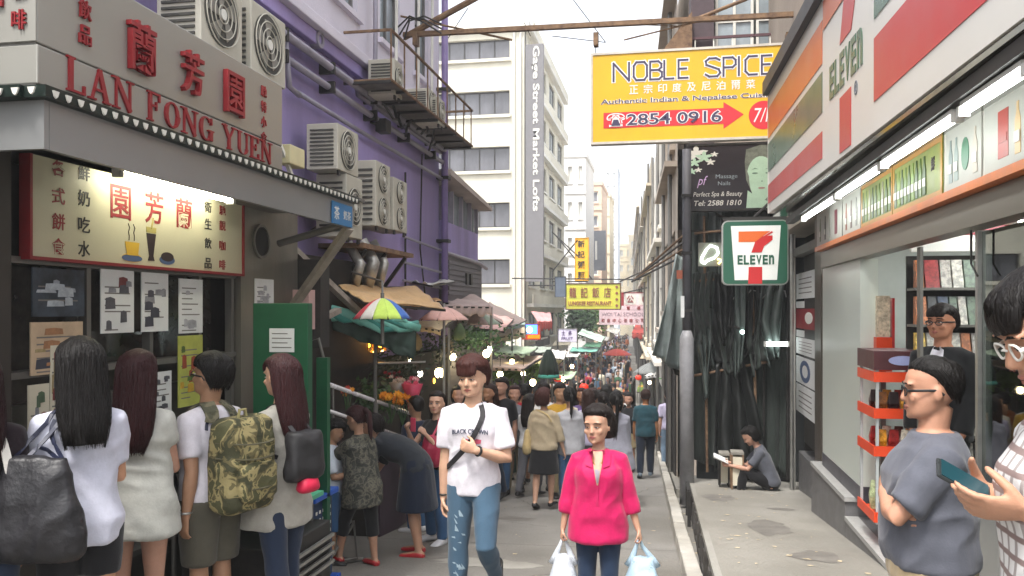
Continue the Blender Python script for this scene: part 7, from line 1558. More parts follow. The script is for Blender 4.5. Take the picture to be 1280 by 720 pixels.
# ---- the man in the white t-shirt
J = person('young man in white printed t-shirt and ripped jeans, hand on his bag strap', dict(sex='m', seed=3, head=(-14, -6, 2), skin='b8927a', voxel=.008,
    armR=((.10, .02, -1), (.04, .06, -1), dict(curl=32)), armL=((-.24, .16, -1), (.70, .66, .32), dict(n=(.1, -1, .1), curl=48, d=(.85, .12, .35))), legR=((.02, .16, -1), (.0, -.03, -1), 4), legL=((-.08, .55, -1), (-.06, -.85, -.80), -10), footL=-45,
    top=dict(mat=fabric('tee_white', 'c9c5cc', bscale=120), hem=.485, ease=.004, sleeve=.74, fold=.011, loose=.15, sease=.014), bottom=dict(kind='jeans', mat=jeans('blue', '3b5265'), fold=.006, ease=.003), shoes=dict(mat=m_blkshoe, boot=True), hair=dict(style='short', mat=hm['auburn'], bangs=.58, vol=1.17, locks=300)), px=592, py=440, Y=5.7, rz=183)
decal_text(J, 'BLACK CROWN', .005, J['P']['H'] * .735, .25, .032, mat('print_navy', '2a3348', .6, var=.1), arc=.05)
decal(J, [[(x + .03 * math.cos(t * 1.3) * 1, J['P']['H'] * .695 + .02 * math.sin(t * 1.3)) for t in range(5)] for x in (-.05, -.01, .02)], 'print', mat('print_pink', 'c0526a', .6, var=.2))
w0 = body_pt(J, .80, -.55, .5); st_ = [body_pt(J, .815, -.50, -.5), body_pt(J, .828, -.48, .15), body_pt(J, .79, -.5, 1.15), body_pt(J, .70, -.05, 1.3), body_pt(J, .62, .75, 1.1), body_pt(J, .585, 1.12, .2), body_pt(J, .60, .9, -.8)]
cb = thing('crossbody_bag', 'black crossbody bag whose strap crosses the white t-shirt', 'bag', body_pt(J, .56, .9, -.9)); strap(st_, .036, .005, [J['top_obj']], 'strap', mat('webbing_black', '1d1b1e', .7, var=.15), cb, off=.008)
bag_mesh('bag', mat('bag_black', '19181a', .6, var=.2, bump=.3), cb, body_pt(J, .60, .75, -1.5), wpt(J, 1, 0, 0) - wpt(J, 0, 0, 0), (0, 0, 1), .26, .22, .10, seed=2)
mb = MB(); H = J['P']['H']; wr = J['wrR']; MB().tube([wr + V((.026 * math.cos(a), .026 * math.sin(a), .02)) for a in [2 * PI * i / 14 for i in range(15)]], .008, 6, cap=False).build('bracelet', mat('bracelet', '2b2522', .5, var=.2), J['root'], smooth=True, local=True)
wr = J['wrL']; dd, nn, tt, _ = J['hdL']; fd = (J['wrL'] - J['elL']).normalized(); a1 = fd.orthogonal().normalized(); a2 = fd.cross(a1)
MB().tube([wr - fd * .02 + a1 * .029 * math.cos(a) + a2 * .029 * math.sin(a) for a in [2 * PI * i / 14 for i in range(15)]], .010, 6, cap=False).build('watch', m_blkshoe, J['root'], smooth=True, local=True)
# worn pale patches on the jeans
jo = [o for o in bpy.data.objects if o.parent == J['root'] and o.name.startswith('jeans')][0]; mwear = mat('denim_worn', '8496a0', .9, var=.2, scale=40)
rr = random.Random(5)
for i in range(17):
    x = .085 + rr.uniform(-.035, .035); z_ = H * rr.uniform(.14, .42); decal(J, [[(x - .012, z_), (x + rr.uniform(0, .02), z_ + .004), (x + .014, z_ + rr.uniform(.005, .05)), (x - .008, z_ + .012)]], 'worn_patch', mwear, surf=jo, off=.002)

# ---- the woman in pink
J = person('older woman in bright pink blouse carrying two plastic bags towards us', dict(sex='f', seed=5, head=(-22, -2, 3), skin='ae8670', voxel=.008, lip='a3605a', girth=1.16, sw=.094, eyeh=.015, headk=1.12,
    armR=((.26, .02, -1), (.16, .10, -1), dict(curl=62)), armL=((-.26, .0, -1), (-.30, .14, -1), dict(curl=62)), legR=((.0, .04, -1), (.02, -.03, -1), 5), legL=((.0, .12, -1), (0, -.05, -1), -5),
    top=dict(mat=fabric('blouse_pink', 'b0104f', bscale=90, rough=.6), hem=.425, ease=.010, sleeve=1.5, fold=.013, loose=.55, flare=.10, sease=.018, name='blouse'), bottom=dict(kind='jeans', mat=jeans('navy', '1d2c42')), shoes=dict(mat=m_blkshoe), hair=dict(style='bob', cut=.10, mat=hm['dark'], vol=1.14, locks=240)), px=748, py=508, Y=5.5, rz=182)
H = J['P']['H']; m_sk = skinmat('ae8670')
decal(J, [[(-.040, H * .832), (.040, H * .832), (.026, H * .77), (.004, H * .688), (-.004, H * .688), (-.026, H * .77)]], 'neckline', m_sk, off=.003)
decal(J, [[(-.018, H * .76), (.018, H * .76), (.004, H * .70), (-.004, H * .70)]], 'undershirt', mat('undershirt_grey', '8a7f8a', .8, var=.15), off=.005)
for a in (-1, 1): decal(J, [[(a * .03, H * .845), (a * .085, H * .825), (a * .078, H * .775), (a * .035, H * .765)]], 'collar', MATS['blouse_pink'], off=.014)
decal(J, [[(-.006, H * .69), (.006, H * .69), (.006, H * .60), (-.006, H * .60)]], 'placket', mat('placket_pink', 'a80d4c', .7, var=.1), off=.006)
for a in (-1, 1): MB().tube([V((a * .04, .045, H * .838)), V((a * .03, .098, H * .79)), V((0, .118, H * .752))], .003, 5).build('necklace', mat('gold', 'a87a2a', .35, .7), J['root'], local=True)
def plastic_bag(J, s_, label, col, w_, h_, d_, seed, dx=0.):
    d, n_, th, pe = J['hd' + s_]; hnd = J['W'] @ (J['palm' + s_] + d * .03); t = thing('plastic_bag', label, 'plastic bag', hnd)
    m = mat('film_' + col, col, .28, var=.12, scale=6, bump=.5, bscale=14, spec=.6, trans=.25, col2=None); top = hnd - V((0, 0, .10)) + V((dx, 0, 0))
    for q in (-1, 1):
        MB().tube([hnd + V((q * .006, 0, .012)), hnd + V((q * .02, .01 * q, -.03)), top + V((q * w_ * .22, 0, -.01)), top + V((q * w_ * .3, 0, -.06))], [.008, .012, .022, .03], 8, flat=.5).build('handle', m, t, smooth=True)
    bag_mesh('bag', m, t, top, (1, .1, 0), (0, 0, 1), w_, h_, d_, taper=.45, seed=seed, top_in=.3); return t
plastic_bag(J, 'R', 'white plastic carrier bag in the hand on the viewer left of the pink woman', 'c9ced6', .24, .34, .16, 3)
plastic_bag(J, 'L', 'bulging bluish plastic bag in the other hand of the pink woman', 'a9c0cf', .30, .38, .2, 7, .02)

# ---- queue at the cafe window
mlil = fabric('tee_lilac_white', 'b9bac8', bscale=100)
J = person('woman with long black hair in white t-shirt carrying a big black tote', dict(sex='f', seed=8, head=(8, -4, 0), face=False, skin='bb8d70', armL=((-.30, .25, -1), (.55, .75, .05), dict(curl=40)), armR=((.1, .25, -1), (-.3, .8, .2), dict(curl=40)),
    top=dict(mat=mlil, hem=.46, ease=.008, loose=.3, sleeve=.7, fold=.013), bottom=dict(kind='shorts', mat=fabric('short_black', '131316'), len=.62, ease=.007, wide=.5), shoes=dict(mat=m_blkshoe), hair=dict(style='long', mat=hm['black'], vol=1.08, locks=320, cut=-1.0)), px=100, py=417, Y=3.3, rz=38, z=gz(3.3) + .12)
tb_ = thing('tote_bag', 'large slouchy black tote hanging from the shoulder of the black haired woman', 'bag', body_pt(J, .66, -1.3, -.6)); ax_ = V((1, .3, 0)); c_ = body_pt(J, .715, -1.15, -2.0)
bag_mesh('bag', mat('leather_black', '1c1b1e', .45, var=.25, scale=5, bump=.4), tb_, c_, ax_, (0, 0, 1), .40, .42, .15, taper=.6, seed=4)
for q in (-.5, .5): strap([c_ + ax_.normalized() * (.11 * q * 2) + V((0, 0, -.03)), body_pt(J, .76, -1.25, q * 1.2 - .2), body_pt(J, .826, -.72, q * .3), body_pt(J, .77, -.8, -1.2 + q * .3), c_ + ax_.normalized() * (.09 * q * 2) + V((.03, 0, -.03))], .017, .006, [J['top_obj']], 'strap', mat('strap_navy', '1b1f33', .5, var=.1), tb_)
decal(J, [[(-.06, J['P']['H'] * .835), (.06, J['P']['H'] * .835), (.075, J['P']['H'] * .815), (-.075, J['P']['H'] * .815)]], 'collar', mat('collar_navy', '2a3350', .8, var=.1), side=-1, off=.006)
J = person('woman with long red brown hair, loose pale grey top and grey shorts seen from behind', dict(sex='f', seed=9, head=(6, -2, 0), face=False, skin='ad8470', armL=((-.12, .35, -1), (.2, .8, .1), dict(curl=40)), armR=((.12, .3, -1), (-.3, .8, .3), dict(curl=40)), legR=((.0, .02, -1), (0, -.04, -1), 6),
    top=dict(mat=fabric('tee_bone', 'a9a9a2', bscale=90), hem=.425, ease=.012, sleeve=.45, fold=.018, fsc=(5, 5, 11), loose=.6, flare=.12, sway=(.0, -.02, 0)), bottom=dict(kind='shorts', mat=fabric('short_grey', '6e6c67'), len=.42, ease=.014, wide=.3), shoes=dict(mat=m_snk), hair=dict(style='long', mat=hm['red'], vol=1.06, locks=320)), px=172, py=433, Y=3.9, rz=18, z=gz(3.9) + .12)
J = person('man in white t-shirt and olive vest looking up at the menu', dict(sex='m', seed=10, head=(6, 8, 0), skin='a07a60', armL=((-.10, -.20, -1), (-.08, .10, -1), dict(curl=25)), armR=((.1, .3, -1), (-.1, .9, .1), dict(curl=40)),
    top=dict(mat=fabric('tee_white', 'c9c5cc'), hem=.50, ease=.012, sleeve=.72, fold=.012), bottom=dict(kind='shorts', mat=fabric('short_olive', '4b483e'), len=.95, ease=.018, wide=.2), shoes=dict(mat=m_blkshoe), hair=dict(style='short', mat=hm['black'], vol=1.13, bangs=.66, locks=260)), px=262, py=436, Y=4.3, rz=72, z=gz(4.3) + .12)
glasses(J, m_blkshoe)
H = J['P']['H']
for a in (-1, 1):
    strap([body_pt(J, .60, a * .8, 1.1), body_pt(J, .70, a * .75, 1.2), body_pt(J, .79, a * .62, 1.1), body_pt(J, .828, a * .55, .1), body_pt(J, .78, a * .55, -1.15)], .075, .012, [J['top_obj']], 'vest_panel', camo('vest_olive', ('4a4a3a', '5f5c48', '6e6a55', '3a3a30')), J['root'], off=.012)
m_camo = camo('camo_tan', ('3a3a26', '5d5639', '8b8058', '4a4a30'), 11)
bp_ = thing('backpack', 'big camouflage backpack on the back of the man in the olive vest', 'backpack', body_pt(J, .6, 0, -1.8)); ax_ = J['W'].to_3x3() @ V((1, 0, 0)); up_ = V((0, 0, 1)); c_ = body_pt(J, .80, .1, -3.0)
mb = MB(); nr = J['W'].to_3x3() @ V((0, 1, 0))
for t, kw, kd in ((0, .75, .5), (.06, .95, .8), (.3, 1, .95), (.6, 1.0, 1.05), (.93, .98, 1), (1, .85, .7)): mb.v += []; 
mb.loft([MB().ering(c_ - up_ * .50 * t, ax_ * .18 * kw, nr * .105 * kd, 22, .55) for t, kw, kd in ((0, .75, .5), (.06, .95, .8), (.3, 1, .95), (.6, 1.0, 1.05), (.93, .98, 1), (1, .85, .7))]); me = remesh(mb, .011, 3); folds(me, .012, (8, 8, 8), 3); me.materials.append(m_camo); o = bpy.data.objects.new('pack', me); COL.objects.link(o); o.parent = bp_; o.matrix_basis = wm(bp_).inverted()
mb = MB(); mb.loft([MB().ering(c_ - nr * .11 - up_ * (.24 + .2 * t), ax_ * .13 * k, nr * .04 * k, 16, .6) for t, k in ((0, .8), (.15, 1), (.85, 1), (1, .8))]); me = remesh(mb, .01, 3); folds(me, .008, (9, 9, 9), 5); me.materials.append(m_camo); o = bpy.data.objects.new('pocket', me); COL.objects.link(o); o.parent = bp_; o.matrix_basis = wm(bp_).inverted()
MB().tube([c_ + V((0, 0, -.01)) + ax_ * .03, c_ + V((0, 0, .04)) + ax_ * .02, c_ + V((0, 0, .04)) - ax_ * .02, c_ + V((0, 0, -.01)) - ax_ * .03], .009, 6).build('grab_loop', mat('webbing_tan', '8b8358', .8), bp_)
for z_ in (-.12, -.2, -.36): strap([c_ + ax_ * .185 + V((0, 0, z_)), c_ - nr * .12 + V((0, 0, z_ - .01)) + ax_ * .1, c_ - nr * .16 + V((0, 0, z_ - .01)), c_ - nr * .12 - ax_ * .1 + V((0, 0, z_ - .01)), c_ - ax_ * .185 + V((0, 0, z_))], .022, .006, None, 'strap', mat('webbing_olive', '4a4632', .8, var=.1), bp_, side=(0, 0, 1))
sb_ = thing('shoulder_bag', 'small black drawstring bag hanging at the side of the olive vest man', 'bag', body_pt(J, .6, -1.3, .9)); c_ = body_pt(J, .70, -1.5, 1.6)
bag_mesh('bag', mat('bag_black', '19181a', .6), sb_, c_, nr, up_, .25, .29, .14, taper=.55, seed=6); strap([c_, body_pt(J, .79, -1.0, .9), body_pt(J, .828, -.6, .1), body_pt(J, .76, -.8, -1.2)], .016, .006, [J['top_obj']], 'strap', MATS['strap_navy'], sb_)
wr = J['wrL']; MB().tube([wr + V((.028 * math.cos(a), .028 * math.sin(a), .025)) for a in [2 * PI * i / 14 for i in range(15)]], .007, 6, cap=False).build('watch', m_steel, J['root'], smooth=True, local=True)
J = person('woman with dark red hair in pale grey tunic and navy jeans', dict(sex='f', seed=12, head=(0, -2, 0), skin='b18b75', armL=((-.08, .42, -1), (.1, .95, .15), dict(curl=40)), armR=((.1, .4, -1), (-.1, .95, .2), dict(curl=40)), legR=((.0, .12, -1), (0, .0, -1), 6), legL=((0, -.12, -1), (0, -.16, -1), -6),
    top=dict(mat=fabric('tunic_grey', '9a978f', bscale=90), hem=.40, ease=.008, sleeve=.85, fold=.012, loose=.4, flare=.16, sway=(0, .22, 0), name='tunic'), bottom=dict(kind='jeans', mat=jeans('dark', '1e293d')), shoes=dict(mat=m_redshoe, low=True), hair=dict(style='long', mat=hm['red'], vol=1.06, bangs=.64, locks=320)), px=352, py=438, Y=4.55, rz=66, z=gz(4.55) + .12)
bp_ = thing('small_backpack', 'small black backpack with a red pouch on the tunic woman', 'backpack', body_pt(J, .6, 0, -1.8)); c_ = body_pt(J, .745, 0, -2.0); ax_ = J['W'].to_3x3() @ V((1, 0, 0)); nr = J['W'].to_3x3() @ V((0, 1, 0))
bag_mesh('pack', mat('bag_black', '19181a', .6), bp_, c_, ax_, up_, .25, .27, .15, taper=.8, seed=8, top_in=.7); bag_mesh('pouch', mat('pouch_red', 'b3153a', .5, var=.1), bp_, c_ - V((0, 0, .24)) - nr * .03, ax_, up_, .13, .09, .1, seed=9)
for a in (-1, 1): strap([c_ + ax_ * a * .06, body_pt(J, .80, a * .6, -1.15), body_pt(J, .826, a * .6, .1), body_pt(J, .78, a * .8, 1.0), body_pt(J, .70, a * 1.1, .6), body_pt(J, .66, a * .9, -1.2)], .024, .006, [J['top_obj']], 'strap', mat('webbing_black', '1d1b1e', .7), bp_)
J = person('maroon haired woman in black top at the left edge of the view', dict(sex='f', seed=13, face=False, skin='ad8470', top=dict(mat=fabric('top_plumblack', '1d1218'), hem=.45, sleeve=1.3), bottom=dict(kind='jeans', mat=jeans('dark', '1e293d')), hair=dict(style='long', mat=hm['maroon'], locks=200)), px=-30, py=432, Y=3.0, rz=50, z=gz(3.0) + .12)
wb_ = thing('white_bag', 'cream canvas bag with pale strap at the left edge of the view', 'bag', body_pt(J, .6, 1.0, -1.2)); c_ = body_pt(J, .66, .9, -1.7); bag_mesh('bag', fabric('canvas_cream', 'b8b3a2'), wb_, c_ - V((.14, .05, .02)), (.2, 1, 0), up_, .10, .24, .06, seed=11); strap([c_, body_pt(J, .78, .6, -1.3), body_pt(J, .828, .55, 0), body_pt(J, .76, .7, 1.1)], .035, .006, [J['top_obj']], 'strap', MATS['cloth_white'] if 'cloth_white' in MATS else m_white, wb_)

# ---- family group beside the stall
mcam = camo('camo_grey', ('2e2f2b', '4b4a42', '5f5c50', '3a3a35'), 16)
J = person('boy in pale t-shirt and denim shorts with bowed head', dict(sex='m', seed=14, sw=.088, head=(0, -28, 0), skin='a07a60', armL=((-.1, .3, -1), (.1, .8, .6), dict(curl=50)), armR=((.1, .25, -1), (-.2, .9, .2), dict(curl=40)), legR=((0, .1, -1), (0, -.1, -1), 4),
    top=dict(mat=fabric('tee_ice', 'c3ccd6'), hem=.48, sleeve=.8, fold=.010), bottom=dict(kind='shorts', mat=jeans('mid', '34567c'), len=1.1, ease=.016, wide=.15), shoes=dict(mat=m_blkshoe), hair=dict(style='short', mat=hm['black'], bangs=.62)), px=414, py=519, Y=7.0, rz=-78)
J = person('woman in camouflage tunic and black leggings with dark red ponytail leaning to the boy', dict(sex='f', seed=15, head=(8, -12, 0), face=False, skin='a67f68', lean=6, armL=((-.15, .75, -.6), (.1, .75, .7), dict(curl=40)), armR=((.15, .5, -.9), (-.2, .9, -.1), dict(curl=40)), legL=((-.10, .38, -1), (-.02, .18, -1), -4), legR=((.03, -.10, -1), (0, -.12, -1), 12),
    top=dict(mat=mcam, hem=.40, ease=.022, sleeve=1.0, fold=.013, loose=.9, flare=.08, name='tunic'), bottom=dict(kind='leggings', mat=fabric('legging_black', '141416'), len=1.35, ease=.006), shoes=dict(mat=m_redshoe, low=True), hair=dict(style='tied', mat=hm['red'], tail=.9, vol=1.04)), px=452, py=504, Y=7.0, rz=62)
J = person('woman in charcoal top and navy skirt bending far forward in red flat shoes', dict(sex='f', seed=16, head=(0, 20, 0), face=False, skin='a67f68', lean=72, H=1.62, armL=((-.05, .5, -1), (.05, .5, -.8), dict(curl=40)), armR=((.05, .5, -1), (-.05, .6, -.7), dict(curl=40)), legL=((-.0, .0, -1), (0, -.18, -1), -4), legR=((.0, .18, -1), (0, -.15, -1), 4),
    top=dict(mat=fabric('top_charcoal', '22262c'), hem=.50, sleeve=.9, ease=.012, fold=.01), bottom=dict(kind='skirt', hem=.29, mat=jeans('skirt', '111a2b'), ease=.014, flare=.10, waist=.58), shoes=dict(mat=m_redshoe, low=True), hair=dict(style='short', mat=hm['dark'])), px=520, Y=7.6, rz=80)
J = person('woman in black top with pink bag holding up a phone', dict(sex='f', seed=17, head=(28, 4, 0), skin='b18b75', armR=((.25, .55, -.75), (-.25, .6, .9), dict(curl=60)), armL=((-.2, .5, -.8), (.35, .6, .8), dict(curl=60)), legL=((-.04, .10, -1), (0, -.05, -1), -12), legR=((.08, -.05, -1), (.04, -.05, -1), 16),
    top=dict(mat=fabric('top_black', '161517'), hem=.50, sleeve=.45, ease=.010, fold=.010), bottom=dict(kind='jeans', mat=jeans('mid', '34567c'), ease=.010), shoes=dict(mat=m_snk), hair=dict(style='long', mat=hm['dark'], cut=-.6)), px=546, py=486, Y=8.3, rz=150)
ph = thing('phone', 'pink cased phone held up by the woman in the black top', 'phone', J['W'] @ J['palmR']); c_ = J['W'] @ (J['palmR'].lerp(J['palmL'], .5) + V((0, .02, .04)))
MB().cbox((0, 0, 0), (.07, .012, .14), T(*c_) @ Matrix.Rotation(R(150), 4, 'Z')).build('case', mat('case_pink', 'c9405c', .4), ph, bevel=.006); MB().cbox((0, -.008, 0), (.062, .003, .128), T(*c_) @ Matrix.Rotation(R(150), 4, 'Z')).build('screen', m_blkshoe, ph)
pk_ = thing('pink_bag', 'raspberry pink bag hanging in front of the woman holding up the phone', 'bag', body_pt(J, .66, -.8, 1.4)); c_ = body_pt(J, .74, -.9, 1.7); bag_mesh('bag', mat('leather_pink', '9a2440', .5, var=.15, bump=.3), pk_, c_, (1, 0, 0), up_, .24, .30, .12, taper=.7, seed=12); strap([c_, body_pt(J, .80, -.8, 1.1), body_pt(J, .828, -.6, 0), body_pt(J, .76, -.6, -1.1)], .022, .006, [J['top_obj']], 'strap', MATS['leather_pink'], pk_)
# second pair of jeans and sneakers behind her
J = person('man in navy shirt standing half hidden behind the woman who holds up the phone', dict(sex='m', seed=18, lod=1, voxel=.014, skin='a07a60', top=dict(mat=fabric('shirt_navy', '20263a'), hem=.5, sleeve=.8), bottom=dict(kind='jeans', mat=jeans('mid', '34567c')), shoes=dict(mat=m_snk), hair=dict(style='short', mat=hm['black'])), px=520, py=492, Y=8.9, rz=60)

# ---- beige blouse woman walking away with a cream tote
J = person('woman with red brown bob in beige blouse and black skirt walking away', dict(sex='f', seed=19, head=(-20, 0, 0), face=False, skin='b18b75', armR=((.30, .05, -1), (.25, .15, -1), dict(curl=30)), armL=((-.18, .02, -1), (-.05, .3, -1), dict(curl=60)), legR=((.02, .14, -1), (0, -.05, -1), 6), legL=((-.02, -.12, -1), (0, -.30, -1), -4), footL=-20,
    top=dict(mat=fabric('blouse_beige', '9c8e76'), hem=.50, ease=.018, sleeve=1.35, sease=.022, fold=.012, loose=.9, name='blouse'), bottom=dict(kind='skirt', hem=.30, mat=fabric('skirt_black', '161619'), ease=.010, flare=.10, waist=.60), shoes=dict(mat=m_blkshoe, low=True), hair=dict(style='bob', mat=hm['auburn'], vol=1.12, locks=200)), px=680, py=487, Y=11.2, rz=-4)
tg = thing('tan_tote', 'soft cream tote bag under the arm of the beige blouse woman', 'bag', body_pt(J, .58, -1.4, 0)); c_ = body_pt(J, .66, -1.55, .1); bag_mesh('bag', fabric('canvas_tan', 'a8946a'), tg, c_, (.35, 1, 0), up_, .34, .32, .14, taper=.7, seed=14); strap([c_, body_pt(J, .80, -1.0, 0), body_pt(J, .80, .5, -1.3), body_pt(J, .74, .9, -1.2)], .02, .006, [J['top_obj']], 'strap', MATS['canvas_tan'], tg)
# ---- teal man
J = person('man in dark teal t-shirt and dark jeans walking away', dict(sex='m', seed=20, voxel=.010, face=False, head=(0, -4, 0), skin='9a6a48', girth=1.1, armR=((.16, -.05, -1), (.05, .2, -1), dict(curl=40)), armL=((-.16, .1, -1), (-.05, .2, -1), dict(curl=40)), legR=((.02, .16, -1), (0, .02, -1), 6), legL=((-.04, -.10, -1), (-.02, -.35, -1), -4), footL=-22,
    top=dict(mat=fabric('tee_teal', '20424c'), hem=.48, ease=.012, sleeve=.8, fold=.012), bottom=dict(kind='jeans', mat=jeans('ink', '1a2230'), ease=.010), shoes=dict(mat=mat('sneaker_grey', '5f6a74', .6)), hair=dict(style='short', mat=hm['brown'], locks=120)), px=807, py=488, Y=16.2, rz=2)
J = person('woman in long grey top with a black ponytail walking away behind the pink woman', dict(sex='f', seed=21, voxel=.011, face=False, skin='b18b75', armR=((.1, .1, -1), (.02, .4, -1), {}), top=dict(mat=fabric('top_ash', '7c7c86'), hem=.36, ease=.02, sleeve=1.4, flare=.2, loose=.9), bottom=dict(kind='jeans', mat=jeans('dark', '1e293d')), shoes=dict(mat=m_snk), hair=dict(style='tied', mat=hm['black'], tail=1.6)), px=770, py=487, Y=11.6, rz=8)

# ---- men by the store
J = person('heavy man in grey t-shirt and khaki trousers with folded arms outside the store', dict(sex='m', seed=22, girth=1.26, voxel=.0075, head=(0, -2, 0), skin='b0826a', lip='a0685a', armL=((-.20, .66, -.80), (.97, .02, .20), dict(curl=15, n=(.1, -1, 0))), armR=((.10, .28, -.95), (-.97, .16, .10), dict(curl=20, n=(.1, -1, 0))),
    top=dict(mat=fabric('tee_slate', '54565f', bscale=120), hem=.53, ease=.012, sleeve=.80, fold=.013, loose=.8, sease=.02), bottom=dict(kind='trousers', mat=fabric('khaki', 'a39274'), ease=.012), shoes=dict(mat=m_snk), hair=dict(style='crop', mat=hm['black'], locks=300, vol=1.02)), px=1167, py=437, Y=3.62, rz=84, z=gz(3.62))
glasses(J, m_blkshoe); H = J['P']['H']
MB().loft([[body_pt(J, f_, -.75 + dx, 1.12) for dx in (-.04, .04)] + [body_pt(J, f_, -.75 + dx, 1.05) for dx in (.04, -.04)] for f_ in (.50, .54)]).build('belt_tab', mat('leather_brown', '5a3a2a', .6), J['root'])
m_plaid = mat('plaid_shirt', 'c4c3c1', .8, var=.05, scale=8)
_n = m_plaid.node_tree.nodes; _l = m_plaid.node_tree.links; _c = _n.new('ShaderNodeTexCoord'); _prev = (.62, .61, .60, 1)
for _d, _col in (('X', (.30, .27, .26, 1)), ('Z', (.22, .16, .15, 1))):
    _w = _n.new('ShaderNodeTexWave'); _w.bands_direction = _d; _w.inputs['Scale'].default_value = 6.5; _w.inputs['Distortion'].default_value = .6; _l.new(_c.outputs['Object'], _w.inputs['Vector'])
    _r = _n.new('ShaderNodeValToRGB'); _r.color_ramp.elements[0].position = .72; _r.color_ramp.elements[1].position = .86; _l.new(_w.outputs['Fac'], _r.inputs[0])
    _m = _n.new('ShaderNodeMix'); _m.data_type = 'RGBA'; _l.new(_r.outputs[0], _m.inputs[0]); _m.inputs[7].default_value = _col
    if isinstance(_prev, tuple): _m.inputs[6].default_value = _prev
    else: _l.new(_prev, _m.inputs[6])
    _prev = _m.outputs[2]
_l.new(_prev, _n['Principled BSDF'].inputs['Base Color'])
J = person('man with white framed glasses looking down at his phone', dict(sex='m', seed=23, voxel=.0065, head=(0, -24, 0), skin='ad8168', lip='a0685a', H=1.83, armL=((.10, -.16, -1), (.22, .74, .66), dict(d=(.20, 1, .0), n=(.75, .1, .65), curl=[22, 26, 30, 34], thumb=30, spread=.03)), armR=((.05, -.16, -1), (-.30, .74, .66), dict(d=(-.45, 1, .05), n=(-.7, .2, .6), curl=34, thumb=30, spread=.03)),
    top=dict(mat=m_plaid, hem=.45, ease=.014, sleeve=1.55, sease=.018, fold=.010, name='plaid_shirt'), bottom=dict(kind='jeans', mat=jeans('dark', '1e293d')), shoes=dict(mat=m_blkshoe), hair=dict(style='short', mat=hm['black'], vol=1.08, bangs=.64, locks=280)), X=.925, Y=2.12, rz=92)
glasses(J, m_white, m_white)
wr = J['wrL']; fd = (J['wrL'] - J['elL']).normalized(); a1 = fd.orthogonal().normalized(); a2 = fd.cross(a1)
MB().tube([wr - fd * .03 + a1 * .030 * math.cos(a) + a2 * .030 * math.sin(a) for a in [2 * PI * i / 18 for i in range(19)]], .007, 6, cap=False).build('watch', m_steel, J['root'], smooth=True, local=True); MB().tube([wr - fd * .03 + V((-.034, 0, .0)), wr - fd * .03 + V((-.042, 0, 0))], .017, 16).build('watch_face', m_dmetal, J['root'], smooth=True, local=True)
mid = J['palmL'].lerp(J['palmR'], .5) + V((0, .055, .03)); ph = thing('phone', 'teal screened smartphone in the hands of the man with white glasses', 'phone', J['W'] @ mid)
Mp_ = J['W'] @ T(*mid) @ Matrix.Rotation(R(30), 4, 'X') @ Matrix.Rotation(R(-32), 4, 'Y'); MB().cbox((0, 0, 0), (.068, .135, .010), Mp_).build('case', mat('phone_dark', '2b2f30', .3, var=.05), ph, bevel=.005); MB().cbox((0, .0, .0062), (.060, .118, .002), Mp_).build('screen', mat('phone_teal', '1c3b42', .2, emit=.05, var=.1), ph)
J = person('shopkeeper in black jacket and glasses standing inside the store doorway', dict(sex='m', seed=24, head=(-8, 0, 0), skin='a9745a', armL=((-.12, .05, -1), (.1, .35, -1), {}), armR=((.12, .05, -1), (-.1, .35, -1), {}), top=dict(mat=fabric('jacket_black', '121214'), hem=.44, ease=.02, sleeve=1.95, sease=.02, name='jacket'), bottom=dict(kind='trousers', mat=fabric('short_black', '131316')), shoes=dict(mat=m_blkshoe), hair=dict(style='short', mat=hm['dark'], bangs=.66)), px=1178, py=375, Y=6.3, rz=140, z=-.10)
H = J['P']['H']; glasses(J, m_blkshoe); decal(J, [[(-.035, H * .835), (.035, H * .835), (.05, H * .78), (.03, H * .66), (-.03, H * .66), (-.05, H * .78)]], 'undershirt', fabric('tee_white', 'c9c5cc'), off=.006)
J = person('girl in grey t-shirt sitting on the pavement reading by the dark hoarding', dict(sex='f', seed=25, H=1.56, keepz=True, lean=24, head=(0, -30, 0), face=False, skin='ad8470', armL=((-.05, .6, -.8), (.1, 1, .15), dict(curl=40)), armR=((.05, .6, -.8), (-.1, 1, .15), dict(curl=40)), legL=((-.05, .9, .42), (0, .15, -1), 0), legR=((.05, .9, .40), (0, .2, -1), 0),
    top=dict(mat=fabric('tee_pewter', '50525a'), hem=.50, sleeve=.75), bottom=dict(kind='jeans', mat=fabric('short_black', '131316')), shoes=dict(mat=m_blkshoe), hair=dict(style='bob', mat=hm['black'], locks=160, vol=1.08)), X=tx(962) * 11.4, Y=11.4, rz=88, z=pz(11.4) - .515 * 1.56 + .10)
bk = thing('book', 'open white book in the hands of the sitting girl', 'book', J['W'] @ J['palmL']); mid = J['palmL'].lerp(J['palmR'], .5) + V((0, .06, .03))
for a in (-1, 1): MB().cbox((a * .075, 0, 0), (.15, .2, .012), J['W'] @ T(*mid) @ Matrix.Rotation(R(a * -14), 4, 'Y') @ Matrix.Rotation(R(25), 4, 'X')).build('page', m_pB, bk)

